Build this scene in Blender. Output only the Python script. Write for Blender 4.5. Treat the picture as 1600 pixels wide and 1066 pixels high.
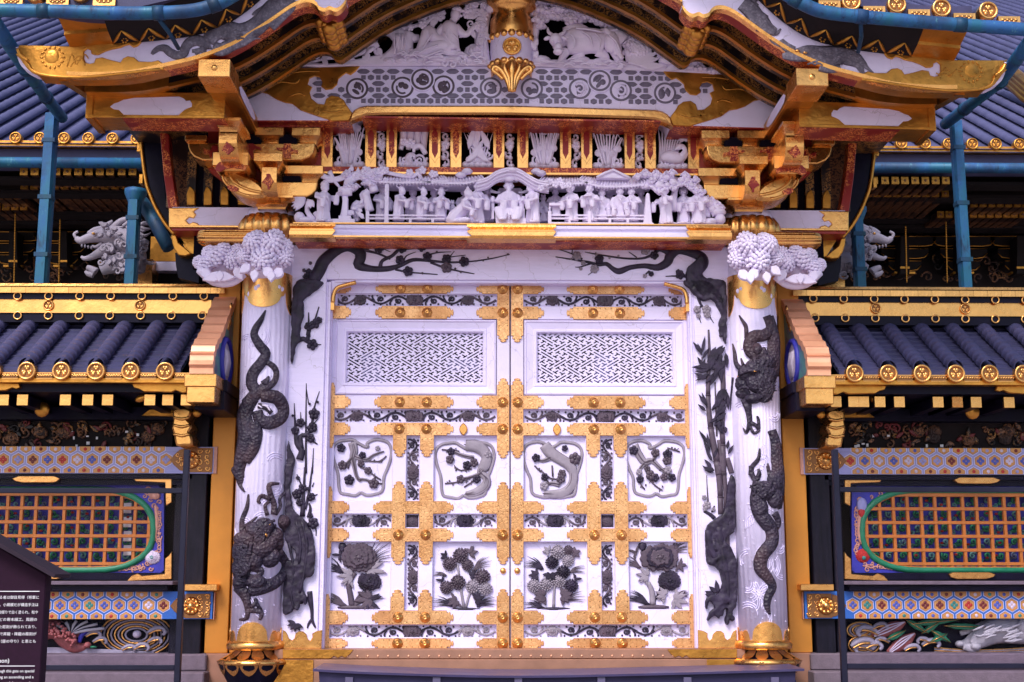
# Gilded shrine gate with white lacquered doors, tiled side walls and a hall behind.
import bpy, bmesh, math, random
from mathutils import Vector, Matrix, Euler
from math import sin, cos, tan, pi, radians, atan2, sqrt, hypot
for _o in list(bpy.data.objects): bpy.data.objects.remove(_o)
R = random.Random(11)
S = bpy.context.scene
COL = S.collection

# ------------------------------------------------------------------ camera, sky, sun, exposure
FPX = 2055.0
CAM = Vector((-0.15, -8.5, 0.45))
cd = bpy.data.cameras.new('camera'); cam = bpy.data.objects.new('camera', cd); COL.objects.link(cam)
cam.location = CAM
cam.rotation_euler = (radians(90 + 10.12), 0, radians(-1.095))
cd.sensor_width = 36.0; cd.lens = 36.0 * FPX / 1600.0
cd.clip_start = 0.05; cd.clip_end = 2000
S.camera = cam
RC = cam.rotation_euler.to_matrix()
SUN_EL, SUN_AZ = radians(48), radians(205)      # from behind the camera, high, a little to the left
wd = bpy.data.worlds.new('World'); S.world = wd; wd.use_nodes = True
nt = wd.node_tree; bg = nt.nodes['Background']
sk = nt.nodes.new('ShaderNodeTexSky'); sk.sky_type = 'NISHITA'; sk.sun_disc = False
sk.sun_elevation = SUN_EL; sk.sun_rotation = SUN_AZ; sk.dust_density = 3.0; sk.air_density = 1.0; sk.ozone_density = 2.0
nt.links.new(sk.outputs[0], bg.inputs[0]); bg.inputs[1].default_value = 0.145
sd = bpy.data.lights.new('sun', 'SUN'); sd.energy = 1.8; sd.angle = radians(18); sd.color = (1.0, 0.96, 0.94)
so = bpy.data.objects.new('sun', sd); COL.objects.link(so)
_sdir = Vector((sin(SUN_AZ) * cos(SUN_EL), cos(SUN_AZ) * cos(SUN_EL), sin(SUN_EL)))
so.rotation_euler = _sdir.to_track_quat('Z', 'Y').to_euler(); so.location = (-6, -20, 20)
vs = S.view_settings; S.display_settings.display_device = 'sRGB'
vs.view_transform = 'Standard'; vs.look = 'None'; vs.gamma = 1.0; vs.use_curve_mapping = False
vs.exposure = 0.62

# ------------------------------------------------------------------ measuring: a pixel of the photograph meets a plane of known depth
def W(px, py, Y):
    d = RC @ Vector(((px - 800.0) / FPX, -(py - 533.0) / FPX, -1.0))
    return CAM + d * ((Y - CAM.y) / d.y)
def q(px, py, Y):
    p = W(px, py, Y); return (p.x, p.z)
def Q(pts, Y): return [q(p[0], p[1], Y) for p in pts]
def sc(px, py, Y):
    d = RC @ Vector(((px - 800.0) / FPX, -(py - 533.0) / FPX, -1.0))
    return ((Y - CAM.y) / d.y) / FPX
def crop(x0, y0, s, pts):
    return [(x0 + p[0] / s, y0 + p[1] / s) + tuple(v / s for v in p[2:]) for p in pts]

def cr(pts, n=4, closed=False):
    """Catmull-Rom through points of any dimension."""
    pts = [tuple(p) for p in pts]; N = len(pts)
    if N < 3: return pts
    out = []
    for i in range(N if closed else N - 1):
        if closed: p0, p1, p2, p3 = pts[i - 1], pts[i], pts[(i + 1) % N], pts[(i + 2) % N]
        else: p0, p1, p2, p3 = pts[max(i - 1, 0)], pts[i], pts[i + 1], pts[min(i + 2, N - 1)]
        for k in range(n):
            t = k / n
            out.append(tuple(0.5 * (2 * b + (c - a) * t + (2 * a - 5 * b + 4 * c - d) * t * t + (3 * b - a - 3 * c + d) * t ** 3)
                             for a, b, c, d in zip(p0, p1, p2, p3)))
    if not closed: out.append(pts[-1])
    return out

class MB:
    """collects geometry; build() links it as one mesh object"""
    def __init__(s): s.v = []; s.f = []; s.mi = []; s.sm = []; s.m = 0
    def add(s, vs, fs, smooth=True):
        o = len(s.v); s.v.extend([tuple(p) for p in vs])
        for f in fs:
            s.f.append(tuple(i + o for i in f)); s.mi.append(s.m); s.sm.append(smooth)
        return s
    def hexa(s, a, b):
        """two quads of four corners each, joined"""
        return s.add(list(a) + list(b), [(3, 2, 1, 0), (4, 5, 6, 7), (0, 1, 5, 4), (1, 2, 6, 5), (2, 3, 7, 6), (3, 0, 4, 7)], False)
    def box(s, x0, x1, y0, y1, z0, z1):
        return s.hexa([(x0, y0, z0), (x1, y0, z0), (x1, y0, z1), (x0, y0, z1)], [(x0, y1, z0), (x1, y1, z0), (x1, y1, z1), (x0, y1, z1)])
    def pbox(s, x0, y0, x1, y1, Yf, Yb):
        """box whose front face covers a pixel rectangle measured on the plane Yf"""
        a = q((x0 + x1) / 2, y1, Yf); b = q((x0 + x1) / 2, y0, Yf); ym = (y0 + y1) / 2
        return s.box(q(x0, ym, Yf)[0], q(x1, ym, Yf)[0], Yf, Yb, a[1], b[1])
    def prism(s, pts, yb, yf, bev=0.0, smooth=False):
        n = len(pts)
        ar = sum(pts[i][0] * pts[(i + 1) % n][1] - pts[(i + 1) % n][0] * pts[i][1] for i in range(n))
        if ar < 0: pts = pts[::-1]
        vs = [(p[0], yb, p[1]) for p in pts]
        rings = [vs]
        if bev:
            rings.append([(p[0], yf + bev * (1 if yb > yf else -1), p[1]) for p in pts])
            ins = []
            for i in range(n):
                a, b, c = pts[i - 1], pts[i], pts[(i + 1) % n]
                e1 = (b[0] - a[0], b[1] - a[1]); e2 = (c[0] - b[0], c[1] - b[1])
                l1 = hypot(*e1) or 1e-9; l2 = hypot(*e2) or 1e-9
                n1 = (-e1[1] / l1, e1[0] / l1); n2 = (-e2[1] / l2, e2[0] / l2)
                m = (n1[0] + n2[0], n1[1] + n2[1]); lm = hypot(*m) or 1e-9
                k = bev / max(0.5, lm / 2)
                ins.append((b[0] + m[0] / lm * k, yf, b[1] + m[1] / lm * k))
            rings.append(ins)
        else: rings.append([(p[0], yf, p[1]) for p in pts])
        allv = [p for r in rings for p in r]; fs = []
        for r in range(len(rings) - 1):
            for i in range(n):
                j = (i + 1) % n
                fs.append((r * n + i, r * n + j, (r + 1) * n + j, (r + 1) * n + i))
        fs.append(tuple((len(rings) - 1) * n + i for i in range(n))); fs.append(tuple(range(n - 1, -1, -1)))
        return s.add(allv, fs, smooth)
    def tube(s, path, rad, n=8, flat=1.0, cap=True):
        path = [Vector(p) for p in path]; N = len(path)
        if not hasattr(rad, '__len__'): rad = [rad] * N
        vs = []; fs = []
        for i, p in enumerate(path):
            t = (path[min(i + 1, N - 1)] - path[max(i - 1, 0)])
            if t.length < 1e-9: t = Vector((0, 0, 1))
            t.normalize()
            u = t.cross(Vector((0, 1, 0)))
            if u.length < 0.05: u = t.cross(Vector((1, 0, 0)))
            u.normalize(); w = u.cross(t)
            for k in range(n):
                a = 2 * pi * k / n
                vs.append(p + u * (rad[i] * cos(a)) + w * (rad[i] * flat * sin(a)))
        for i in range(N - 1):
            for k in range(n):
                k2 = (k + 1) % n
                fs.append((i * n + k, i * n + k2, (i + 1) * n + k2, (i + 1) * n + k))
        if cap: fs.append(tuple(range(n - 1, -1, -1))); fs.append(tuple((N - 1) * n + k for k in range(n)))
        return s.add(vs, fs)
    def rt(s, pts, Y, flat=0.6, n=7, sub=4, yf=None):
        """relief tube: pixel path with pixel radii lying on the plane Y (or on yf(x))"""
        P = cr(pts, sub); path = []; rad = []
        for p in P:
            w = W(p[0], p[1], Y)
            if yf: w.y = yf(w.x)
            path.append(w); rad.append(max(p[2], 0.15) * sc(p[0], p[1], Y))
        return s.tube(path, rad, n, flat)
    def ell(s, c, r, rot=None, nu=8, nv=5):
        vs = []; fs = []; M = rot
        for j in range(nv + 1):
            th = pi * j / nv
            for i in range(nu):
                a = 2 * pi * i / nu
                p = Vector((r[0] * sin(th) * cos(a), r[1] * sin(th) * sin(a), r[2] * cos(th)))
                if M is not None: p = M @ p
                vs.append(Vector(c) + p)
        for j in range(nv):
            for i in range(nu):
                i2 = (i + 1) % nu
                if j == 0: fs.append((i, nu + i, nu + i2))
                elif j == nv - 1: fs.append((j * nu + i, (j + 1) * nu + i, j * nu + i2))
                else: fs.append((j * nu + i, (j + 1) * nu + i, (j + 1) * nu + i2, j * nu + i2))
        return s.add(vs, fs)
    def pell(s, px, py, rx, ry, Y, dep=None, ang=0, nu=8, nv=5, tilt=0):
        """ellipsoid measured in pixels on plane Y; ang turns it in the plane of the picture wall"""
        w = W(px, py, Y); k = sc(px, py, Y)
        M = Matrix.Rotation(radians(-ang), 3, 'Y')
        if tilt: M = M @ Matrix.Rotation(tilt, 3, 'X')
        return s.ell(w, (rx * k, dep if dep is not None else min(rx, ry) * k * 0.6, ry * k), M, nu, nv)
    def lathe(s, prof, cx, cy, n=24, a0=0.0, a1=2 * pi, lob=0, la=0.0):
        full = abs(a1 - a0 - 2 * pi) < 1e-6; m = n if full else n + 1; vs = []; fs = []
        for r, z in prof:
            for i in range(m):
                a = a0 + (a1 - a0) * i / n
                k = r * (1 + la * abs(sin(lob * a / 2))) if lob else r
                vs.append((cx + k * cos(a), cy + k * sin(a), z))
        for j in range(len(prof) - 1):
            for i in range(n if full else n):
                i2 = (i + 1) % m if full else i + 1
                fs.append((j * m + i, j * m + i2, (j + 1) * m + i2, (j + 1) * m + i))
        return s.add(vs, fs)
    def sweepx(s, prof, x0, x1, smooth=False):
        n = len(prof)
        vs = [(x0, y, z) for y, z in prof] + [(x1, y, z) for y, z in prof]
        fs = [(i, (i + 1) % n, n + (i + 1) % n, n + i) for i in range(n)]
        fs += [tuple(range(n)), tuple(range(2 * n - 1, n - 1, -1))]
        return s.add(vs, fs, smooth)
    def strip(s, A, B, smooth=True):
        """ribbon between two polylines"""
        n = len(A)
        return s.add(list(A) + list(B), [(i, i + 1, n + i + 1, n + i) for i in range(n - 1)], smooth)
    def xform(s, M):
        s.v = [tuple(M @ Vector(p)) for p in s.v]; return s
    def mirror(s):
        s.v = [(-p[0], p[1], p[2]) for p in s.v]; s.f = [f[::-1] for f in s.f]; return s
    def join(s, o):
        k = len(s.v); s.v += o.v; s.f += [tuple(i + k for i in f) for f in o.f]; s.mi += o.mi; s.sm += o.sm; return s
    def mesh(s, name, mats, recalc=True):
        me = bpy.data.meshes.new(name); me.from_pydata(s.v, [], s.f)
        for m in (mats if isinstance(mats, (list, tuple)) else [mats]): me.materials.append(m)
        nm = len(me.materials)
        me.polygons.foreach_set('material_index', [min(i, nm - 1) for i in s.mi])
        me.polygons.foreach_set('use_smooth', s.sm)
        if recalc:
            b = bmesh.new(); b.from_mesh(me); bmesh.ops.recalc_face_normals(b, faces=b.faces); b.to_mesh(me); b.free()
        me.update(); return me

def thing(name, label, cat, loc=(0, 0, 0), group=None):
    o = bpy.data.objects.new(name, None); COL.objects.link(o); o.location = loc; o.empty_display_size = .1
    o['label'] = label; o['category'] = cat
    if group: o['group'] = group
    return o
def put(me, name, parent=None, label=None, kind=None, loc=None, rot=None, scale=None):
    o = bpy.data.objects.new(name, me); COL.objects.link(o)
    if parent is not None:
        o.parent = parent
        base = -Vector(parent.location) if parent.type == 'EMPTY' else Vector((0, 0, 0))
    else: base = Vector((0, 0, 0))
    o.location = base + (Vector(loc) if loc is not None else Vector((0, 0, 0)))
    if rot is not None: o.rotation_euler = rot
    if scale is not None: o.scale = scale if hasattr(scale, '__len__') else (scale,) * 3
    if label: o['label'] = label
    if kind: o['kind'] = kind
    return o
def part(mb, name, mats, parent, label=None, bevel=0, kind=None, remesh=0, rsm=2):
    o = put(mb.mesh(name, mats), name, parent, label, kind)
    if bevel:
        m = o.modifiers.new('bevel', 'BEVEL'); m.width = bevel; m.segments = 1; m.limit_method = 'ANGLE'; m.angle_limit = radians(40)
    if remesh: carve(o, remesh, rsm)
    return o
def parts(mb, name, mats, parent, label=None, gap=.004, **kw):
    """one object for every cluster of touching pieces"""
    n = len(mb.v); par = list(range(n))
    def find(a):
        while par[a] != a: par[a] = par[par[a]]; a = par[a]
        return a
    for f in mb.f:
        r0 = find(f[0])
        for i in f[1:]: par[find(i)] = r0
    box = {}
    for i, p in enumerate(mb.v):
        r0 = find(i); b_ = box.get(r0)
        if b_ is None: box[r0] = [list(p), list(p)]
        else:
            for k in range(3): b_[0][k] = min(b_[0][k], p[k]); b_[1][k] = max(b_[1][k], p[k])
    keys = list(box); grp = {k: k for k in keys}
    def gf(a):
        while grp[a] != a: a = grp[a]
        return a
    for i, a in enumerate(keys):
        A = box[a]
        for c in keys[i + 1:]:
            B = box[c]
            if all(A[0][k] - gap < B[1][k] and B[0][k] - gap < A[1][k] for k in range(3)): grp[gf(a)] = gf(c)
    sub = {}
    for f, mi, sm in zip(mb.f, mb.mi, mb.sm): sub.setdefault(gf(find(f[0])), []).append((f, mi, sm))
    out = []
    for k, fl in sub.items():
        m = MB(); idx = {}
        for f, mi, sm in fl:
            g = []
            for i in f:
                if i not in idx: idx[i] = len(m.v); m.v.append(mb.v[i])
                g.append(idx[i])
            m.f.append(tuple(g)); m.mi.append(mi); m.sm.append(sm)
        out.append(part(m, name, mats, parent, label, **kw))
    return out
def carve(o, vox, it=2):
    m = o.modifiers.new('remesh', 'REMESH'); m.mode = 'VOXEL'; m.voxel_size = vox; m.use_smooth_shade = True
    if it:
        m = o.modifiers.new('smooth', 'SMOOTH'); m.factor = .5; m.iterations = it
def solid(mb, name, mats, label, cat, loc=(0, 0, 0), group=None, bevel=0, remesh=0, kind=None):
    loc = Vector(loc); mb.xform(Matrix.Translation(-loc))
    o = part(mb, name, mats, None, label, bevel, kind, remesh); o.location = loc
    o['category'] = cat
    if group: o['group'] = group
    return o
def struct(mb, name, mats, bevel=0):
    return part(mb, name, mats, None, None, bevel, 'structure')
# ------------------------------------------------------------------ materials
class NT:
    def __init__(s, name):
        s.m = bpy.data.materials.new(name); s.m.use_nodes = True
        s.t = s.m.node_tree; s.b = s.t.nodes['Principled BSDF']; s.tc = s.t.nodes.new('ShaderNodeTexCoord')
    def n(s, kind, **kw):
        n = s.t.nodes.new('ShaderNode' + kind)
        for k, v in kw.items():
            if k in n.inputs.keys(): n.inputs[k].default_value = v
            else: setattr(n, k, v)
        return n
    def l(s, a, b): s.t.links.new(a, b)
    def noise(s, scale, detail=4, rough=.6, dist=0, sx=None):
        n = s.n('TexNoise'); n.inputs['Scale'].default_value = scale; n.inputs['Detail'].default_value = detail
        n.inputs['Roughness'].default_value = rough; n.inputs['Distortion'].default_value = dist
        s.l(s.co(sx), n.inputs['Vector']); return n
    def co(s, sx=None):
        if not sx: return s.tc.outputs['Object']
        m = s.n('Mapping'); m.inputs['Scale'].default_value = sx; s.l(s.tc.outputs['Object'], m.inputs['Vector']); return m.outputs[0]
    def ramp(s, src, stops, interp='LINEAR'):
        r = s.n('ValToRGB'); r.color_ramp.interpolation = interp; e = r.color_ramp.elements
        while len(e) < len(stops): e.new(.5)
        for i, (p, c) in enumerate(stops):
            e[i].position = p; e[i].color = (c, c, c, 1) if not hasattr(c, '__len__') else tuple(c) + (1,)
        s.l(src, r.inputs[0]); return r.outputs[0]
    def mix(s, fac, a, b, mode='MIX'):
        m = s.n('MixRGB', blend_type=mode)
        for i, x in ((0, fac), (1, a), (2, b)):
            if hasattr(x, 'is_output'): s.l(x, m.inputs[i])
            elif i == 0: m.inputs[0].default_value = x
            else: m.inputs[i].default_value = tuple(x) + (1,)
        return m.outputs[0]
    def bump(s, h, st=.3, d=.01):
        b = s.n('Bump'); b.inputs['Strength'].default_value = st; b.inputs['Distance'].default_value = d
        s.l(h, b.inputs['Height'])
        if s.b.inputs['Normal'].is_linked: s.l(s.b.inputs['Normal'].links[0].from_socket, b.inputs['Normal'])
        s.l(b.outputs[0], s.b.inputs['Normal'])
    def set(s, col, rough=.5, metal=0., spec=.5, coat=0.):
        if hasattr(col, 'is_output'): s.l(col, s.b.inputs['Base Color'])
        else: s.b.inputs['Base Color'].default_value = tuple(col) + (1,)
        if hasattr(rough, 'is_output'): s.l(rough, s.b.inputs['Roughness'])
        else: s.b.inputs['Roughness'].default_value = rough
        s.b.inputs['Metallic'].default_value = metal; s.b.inputs['Specular IOR Level'].default_value = spec
        s.b.inputs['Coat Weight'].default_value = coat; s.b.inputs['Coat Roughness'].default_value = .15
        return s.m

def sh(c, k): return tuple(min(1, x * k) for x in c)
def paint(name, c, rough=.5, metal=0., var=.15, vs_=6., b=.25, bs=60., bd=.004, dirt=.0, dc=(.05, .04, .05), spec=.5, coat=0., sx=None, rnd=0.):
    t = NT(name); n = t.noise(vs_, 5, .65, sx=sx)
    col = t.mix(t.ramp(n.outputs['Fac'], [(.3, 0), (.7, 1)]), sh(c, 1 - var), sh(c, 1 + var))
    if rnd:
        oi = t.n('ObjectInfo'); col = t.mix(1., col, t.ramp(oi.outputs['Random'], [(0, 1 - rnd), (1, 1.)]), 'MULTIPLY')
    if dirt:
        d = t.noise(3.1, 8, .7); d2 = t.noise(23., 4, .7)
        f = t.mix(1., t.ramp(d.outputs['Fac'], [(.48, 0), (.75, dirt)]), t.ramp(d2.outputs['Fac'], [(.35, .3), (.7, 1.)]), 'MULTIPLY')
        col = t.mix(f, col, dc)
    t.set(col, t.ramp(n.outputs['Fac'], [(.2, max(.05, rough - .1)), (.8, min(1, rough + .12))]), metal, spec, coat)
    if b: t.bump(t.noise(bs, 5, .6, sx=sx).outputs['Fac'], b, bd)
    return t.m

WHITE_C = (.745, .67, .935)
def cracks(m):
    t = NT.__new__(NT); t.m = m; t.t = m.node_tree; t.b = t.t.nodes['Principled BSDF']; t.tc = next(n for n in t.t.nodes if n.type == 'TEX_COORD')
    n = t.noise(9, 3); v = t.n('TexVoronoi', feature='DISTANCE_TO_EDGE'); v.inputs['Scale'].default_value = 3.2
    t.l(t.mix(.12, t.co(), n.outputs['Color'], 'ADD'), v.inputs['Vector'])
    e = t.ramp(v.outputs['Distance'], [(.0, .5), (.006, 0)]); src = t.b.inputs['Base Color'].links[0].from_socket
    t.l(t.mix(e, src, (.3, .25, .33)), t.b.inputs['Base Color']); return m
M_white = paint('white_gofun_paint', WHITE_C, .55, var=.06, vs_=4, b=.25, bs=35, bd=.004, dirt=.3, dc=(.46, .38, .5))
M_wgrain = paint('white_painted_grain', WHITE_C, .55, var=.05, vs_=5, b=.4, bs=14, bd=.005, dirt=.3, dc=(.46, .38, .5), sx=(1, 1, 9))
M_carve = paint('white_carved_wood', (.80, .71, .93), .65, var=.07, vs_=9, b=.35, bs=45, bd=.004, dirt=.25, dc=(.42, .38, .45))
M_carve_shade = paint('shade_toned_white_carved_wood', (.34, .30, .38), .7, var=.1, vs_=9, b=.35, bs=45, bd=.004, dirt=.4, dc=(.25, .2, .24))  # carved white darkened in its colour to carry the shade on the beast heads
cracks(M_white); cracks(M_wgrain)
GOLD = (.92, .45, .14)
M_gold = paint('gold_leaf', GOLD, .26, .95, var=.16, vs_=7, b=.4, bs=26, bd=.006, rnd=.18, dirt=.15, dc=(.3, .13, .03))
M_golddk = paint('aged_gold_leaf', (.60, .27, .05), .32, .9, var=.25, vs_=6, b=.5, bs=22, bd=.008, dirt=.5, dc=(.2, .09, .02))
M_goldwall = paint('gold_lacquer_board', (.55, .215, .028), .45, .35, var=.12, vs_=2.5, b=.12, bs=20, bd=.003, dirt=.25, dc=(.3, .12, .03))
M_copper = paint('polished_copper', (.96, .46, .28), .34, .5, var=.1, vs_=5, b=.1, bs=20, bd=.003, dirt=.15, dc=(.4, .15, .08))
M_bronze = paint('brown_copper_sheet', (.36, .18, .12), .55, .4, var=.2, vs_=4, b=.2, bs=20, bd=.003, dirt=.4, dc=(.25, .15, .13))
M_nail = paint('dark_nail', (.25, .11, .04), .5, .6, b=0)
M_wood = paint('dark_rosewood_inlay', (.026, .018, .040), .5, spec=.3, var=.7, vs_=14, b=.6, bs=26, bd=.008, dirt=.25, dc=(.10, .08, .12))
M_wood2 = paint('brown_rosewood_inlay', (.075, .050, .078), .55, var=.3, vs_=14, b=.5, bs=30, bd=.006, dirt=.2, dc=(.2, .16, .2))
M_pale = paint('pale_grey_inlay', (.27, .23, .29), .6, var=.18, vs_=16, b=.4, bs=30, bd=.004, dirt=.3, dc=(.12, .09, .12))
M_black = paint('black_lacquer', (.006, .005, .017), .4, spec=.12, var=.4, b=.15, bs=12, bd=.003, dirt=.1, dc=(.05, .04, .06))
M_post = paint('worn_black_post', (.006, .005, .013), .5, spec=.2, var=.5, vs_=8, b=.4, bs=14, bd=.004, dirt=.2, dc=(.09, .06, .08), sx=(6, 6, .6))
M_dark = paint('near_black_timber', (.012, .008, .010), .7, spec=.2, var=.4, b=.2)  # very dark timber colour, varied at random
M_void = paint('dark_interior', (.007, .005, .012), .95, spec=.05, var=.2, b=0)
M_red = paint('red_lacquer', (.30, .018, .014), .4, var=.2, b=.1)
M_blue = paint('blue_paint', (.03, .03, .34), .5, var=.2, vs_=12, b=.15)
M_green = paint('green_paint', (.012, .19, .095), .45, var=.2, vs_=9, b=.1)
M_teal = paint('teal_paint', (.03, .22, .2), .5, b=.1)
M_orange = paint('orange_bar_paint', (.47, .145, .022), .45, var=.15, vs_=9, b=.15, dirt=.2, dc=(.2, .07, .02))
M_pink = paint('pink_scroll_paint', (.55, .26, .2), .5, var=.25, vs_=40, b=.2)
M_hexor = paint('ochre_hexagon_paint', (.56, .26, .075), .5, var=.15, vs_=15, b=.1)
M_hexw = paint('pale_outline_paint', (.62, .60, .82), .5, var=.08, b=.1)
M_hexl = paint('lilac_paint', (.30, .30, .58), .5, var=.1, b=.1)
M_hexb = paint('bright_blue_paint', (.02, .12, .46), .5, var=.15, b=.1)
M_fr = paint('red_flower_paint', (.42, .02, .02), .5, b=.1)
M_fb = paint('blue_flower_paint', (.07, .1, .42), .5, b=.1)
M_fd = paint('dark_red_flower_paint', (.15, .015, .02), .5, b=.1)
M_fw = paint('pale_flower_paint', (.6, .52, .66), .5, b=.1)
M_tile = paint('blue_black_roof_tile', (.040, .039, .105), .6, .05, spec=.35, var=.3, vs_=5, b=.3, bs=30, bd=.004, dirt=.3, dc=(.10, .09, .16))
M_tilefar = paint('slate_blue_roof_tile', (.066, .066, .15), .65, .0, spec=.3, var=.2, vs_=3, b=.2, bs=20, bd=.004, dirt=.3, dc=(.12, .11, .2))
M_verd = paint('verdigris_copper', (.014, .105, .21), .5, .2, var=.4, vs_=5, b=.3, bs=20, bd=.004, dirt=.95, dc=(.012, .022, .06), sx=(1, 1, .4))
M_verdk = paint('dark_verdigris', (.02, .07, .10), .55, .3, var=.4, vs_=6, b=.3, dirt=.6, dc=(.01, .015, .03))
M_stone = paint('grey_purple_stone', (.155, .115, .15), .85, var=.2, vs_=18, b=.5, bs=80, bd=.006, dirt=.4, dc=(.1, .08, .1))
M_sign = paint('dark_maroon_sign', (.022, .008, .020), .8, spec=.1, var=.15, vs_=60, b=.15, bs=150, bd=.001)
M_letter = paint('white_lettering', (.8, .78, .85), .6, var=.02, b=0)
M_steel = paint('dark_blue_steel', (.010, .010, .028), .4, .2, spec=.3, var=.2, b=.05)
M_lidbox = paint('dark_purple_lacquer_cover', (.028, .024, .07), .5, spec=.2, var=.2, vs_=3, b=.1, dirt=.3, dc=(.12, .1, .18))
M_bw = paint('grey_wave_paint', (.34, .31, .40), .5, var=.2, vs_=20, b=.2)
M_grey = paint('grey_bird_paint', (.40, .38, .43), .6, var=.2, vs_=10, b=.3, bs=60)
M_pinkbird = paint('red_bird_paint', (.36, .10, .10), .55, var=.35, vs_=50, b=.4, bs=60)
M_gravel = paint('pale_gravel', (.42, .35, .33), .95, var=.25, vs_=40, b=.6, bs=120, bd=.02)

def m_verd(name, k):
    t = NT(name); a = t.noise(5, 6, .7, .4, (1, 1, .45)); b = t.noise(17, 6, .75, .2, (1, 1, .3)); c = t.noise(2.2, 5, .65)
    col = t.mix(t.ramp(a.outputs['Fac'], [(.4, 0), (.6, 1)]), sh((.014, .11, .19), k), sh((.02, .095, .27), k))
    col = t.mix(t.ramp(b.outputs['Fac'], [(.56, 0), (.66, .8)]), col, sh((.012, .02, .055), k))
    col = t.mix(t.ramp(c.outputs['Fac'], [(.5, 0), (.62, .75)]), col, sh((.014, .035, .085), k))
    col = t.mix(t.ramp(b.outputs['Fac'], [(.30, .7), (.40, 0)]), col, sh((.09, .27, .33), k))
    t.set(col, t.ramp(a.outputs['Fac'], [(.3, .4), (.7, .7)]), .15, .35); t.bump(b.outputs['Fac'], .35, .006); return t.m
M_verd = m_verd('verdigris_copper_patina', 1.05); M_verdk = m_verd('dark_verdigris_patina', .5)
def pattern(name, base, ink, scale=30., w=.035, rough=.4, metal=.2, rings=0.5):
    """scrolling arabesque drawn in one colour on another"""
    t = NT(name)
    n = t.noise(scale, 1.5, .5, 1.6)
    a = t.ramp(n.outputs['Fac'], [(.5 - w * 2, 0), (.5 - w, 1), (.5 + w, 1), (.5 + w * 2, 0)])
    v = t.n('TexVoronoi', feature='F1'); v.inputs['Scale'].default_value = scale * 1.1; t.l(t.co(), v.inputs['Vector'])
    b = t.ramp(v.outputs['Distance'], [(.18, 1), (.24, 0)])
    f = t.mix(1., a, b, 'LIGHTEN')
    big = t.noise(scale * .16, 2, .5); f = t.mix(1., f, t.ramp(big.outputs['Fac'], [(.42, 0), (.5, 1)]), 'MULTIPLY')
    t.set(t.mix(f, base, ink), rough, metal); t.bump(f, .2, .003); return t.m
M_redgold = pattern('red_lacquer_with_gold_scrolls', (.27, .011, .010), (.85, .27, .07), 34, .028)
M_blackgold = pattern('black_lacquer_with_gold_scrolls', (.012, .008, .012), (.42, .19, .05), 38)
M_brownpat = pattern('dark_brown_scroll_board', (.03, .012, .012), (.22, .09, .04), 26, .05)
M_bluepat = pattern('blue_green_scroll_paint', (.10, .12, .22), (.10, .30, .28), 60, .09)
M_foil = pattern('openwork_gold_plate', (.08, .035, .012), (.80, .43, .13), 55, .10, .4, .7)

def m_plate():
    t = NT('engraved_gilt_plate'); n = t.noise(9, 4)
    v = t.n('TexVoronoi', feature='DISTANCE_TO_EDGE'); v.inputs['Scale'].default_value = 42; t.l(t.co((1, .01, 1)), v.inputs['Vector'])
    e = t.ramp(v.outputs['Distance'], [(.02, 0), (.09, 1)])
    col = t.mix(t.ramp(n.outputs['Fac'], [(.3, 0), (.7, 1)]), (.72, .37, .155), (.95, .56, .27))
    col = t.mix(e, t.mix(.35, col, (.45, .2, .05)), col)
    oi = t.n('ObjectInfo'); col = t.mix(1., col, t.ramp(oi.outputs['Random'], [(0, (.78, .74, .70)), (1, (1., 1., 1.))]), 'MULTIPLY')
    d = t.noise(7., 6, .7); col = t.mix(t.ramp(d.outputs['Fac'], [(.5, 0), (.72, .55)]), col, (.42, .17, .07))
    t.set(col, t.ramp(d.outputs['Fac'], [(.3, .3), (.7, .55)]), .7); t.bump(e, .3, .003); return t.m
M_plate = m_plate()
def m_column():
    t = NT('white_column_with_carved_whorls')
    w = t.n('TexWave', wave_type='BANDS', bands_direction='X'); w.inputs['Scale'].default_value = 7.5; w.inputs['Distortion'].default_value = 9.
    w.inputs['Detail'].default_value = 1.2; w.inputs['Detail Scale'].default_value = .55; t.l(t.co((1.6, .5, .55)), w.inputs['Vector'])
    n = t.noise(5, 4)
    col = t.mix(t.ramp(n.outputs['Fac'], [(.3, 0), (.7, 1)]), sh(WHITE_C, .93), WHITE_C)
    d = t.noise(4., 8, .75); col = t.mix(t.ramp(d.outputs['Fac'], [(.5, 0), (.75, .35)]), col, (.45, .38, .5))
    t.set(col, .5); t.bump(w.outputs['Fac'], .28, .009)
    v = t.n('TexVoronoi'); v.inputs['Scale'].default_value = 30; t.l(t.co(), v.inputs['Vector'])
    t.bump(t.ramp(v.outputs['Distance'], [(.1, 1), (.3, 0)]), .25, .004); return t.m
M_column = m_column()
def m_scale():
    t = NT('dark_scaled_dragon_wood'); v = t.n('TexVoronoi'); v.inputs['Scale'].default_value = 55; t.l(t.co(), v.inputs['Vector'])
    n = t.noise(9, 6, .7); n2 = t.noise(3, 3)
    c = t.mix(t.ramp(n.outputs['Fac'], [(.4, 0), (.75, 1)]), (.018, .013, .030), (.065, .048, .080))
    c = t.mix(t.ramp(n2.outputs['Fac'], [(.5, 0), (.62, .7)]), c, (.07, .038, .05))
    t.set(c, .5, 0, .35); t.bump(v.outputs['Distance'], .7, .012); t.bump(t.noise(22, 5).outputs['Fac'], .5, .01); return t.m
M_scale = m_scale()
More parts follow.
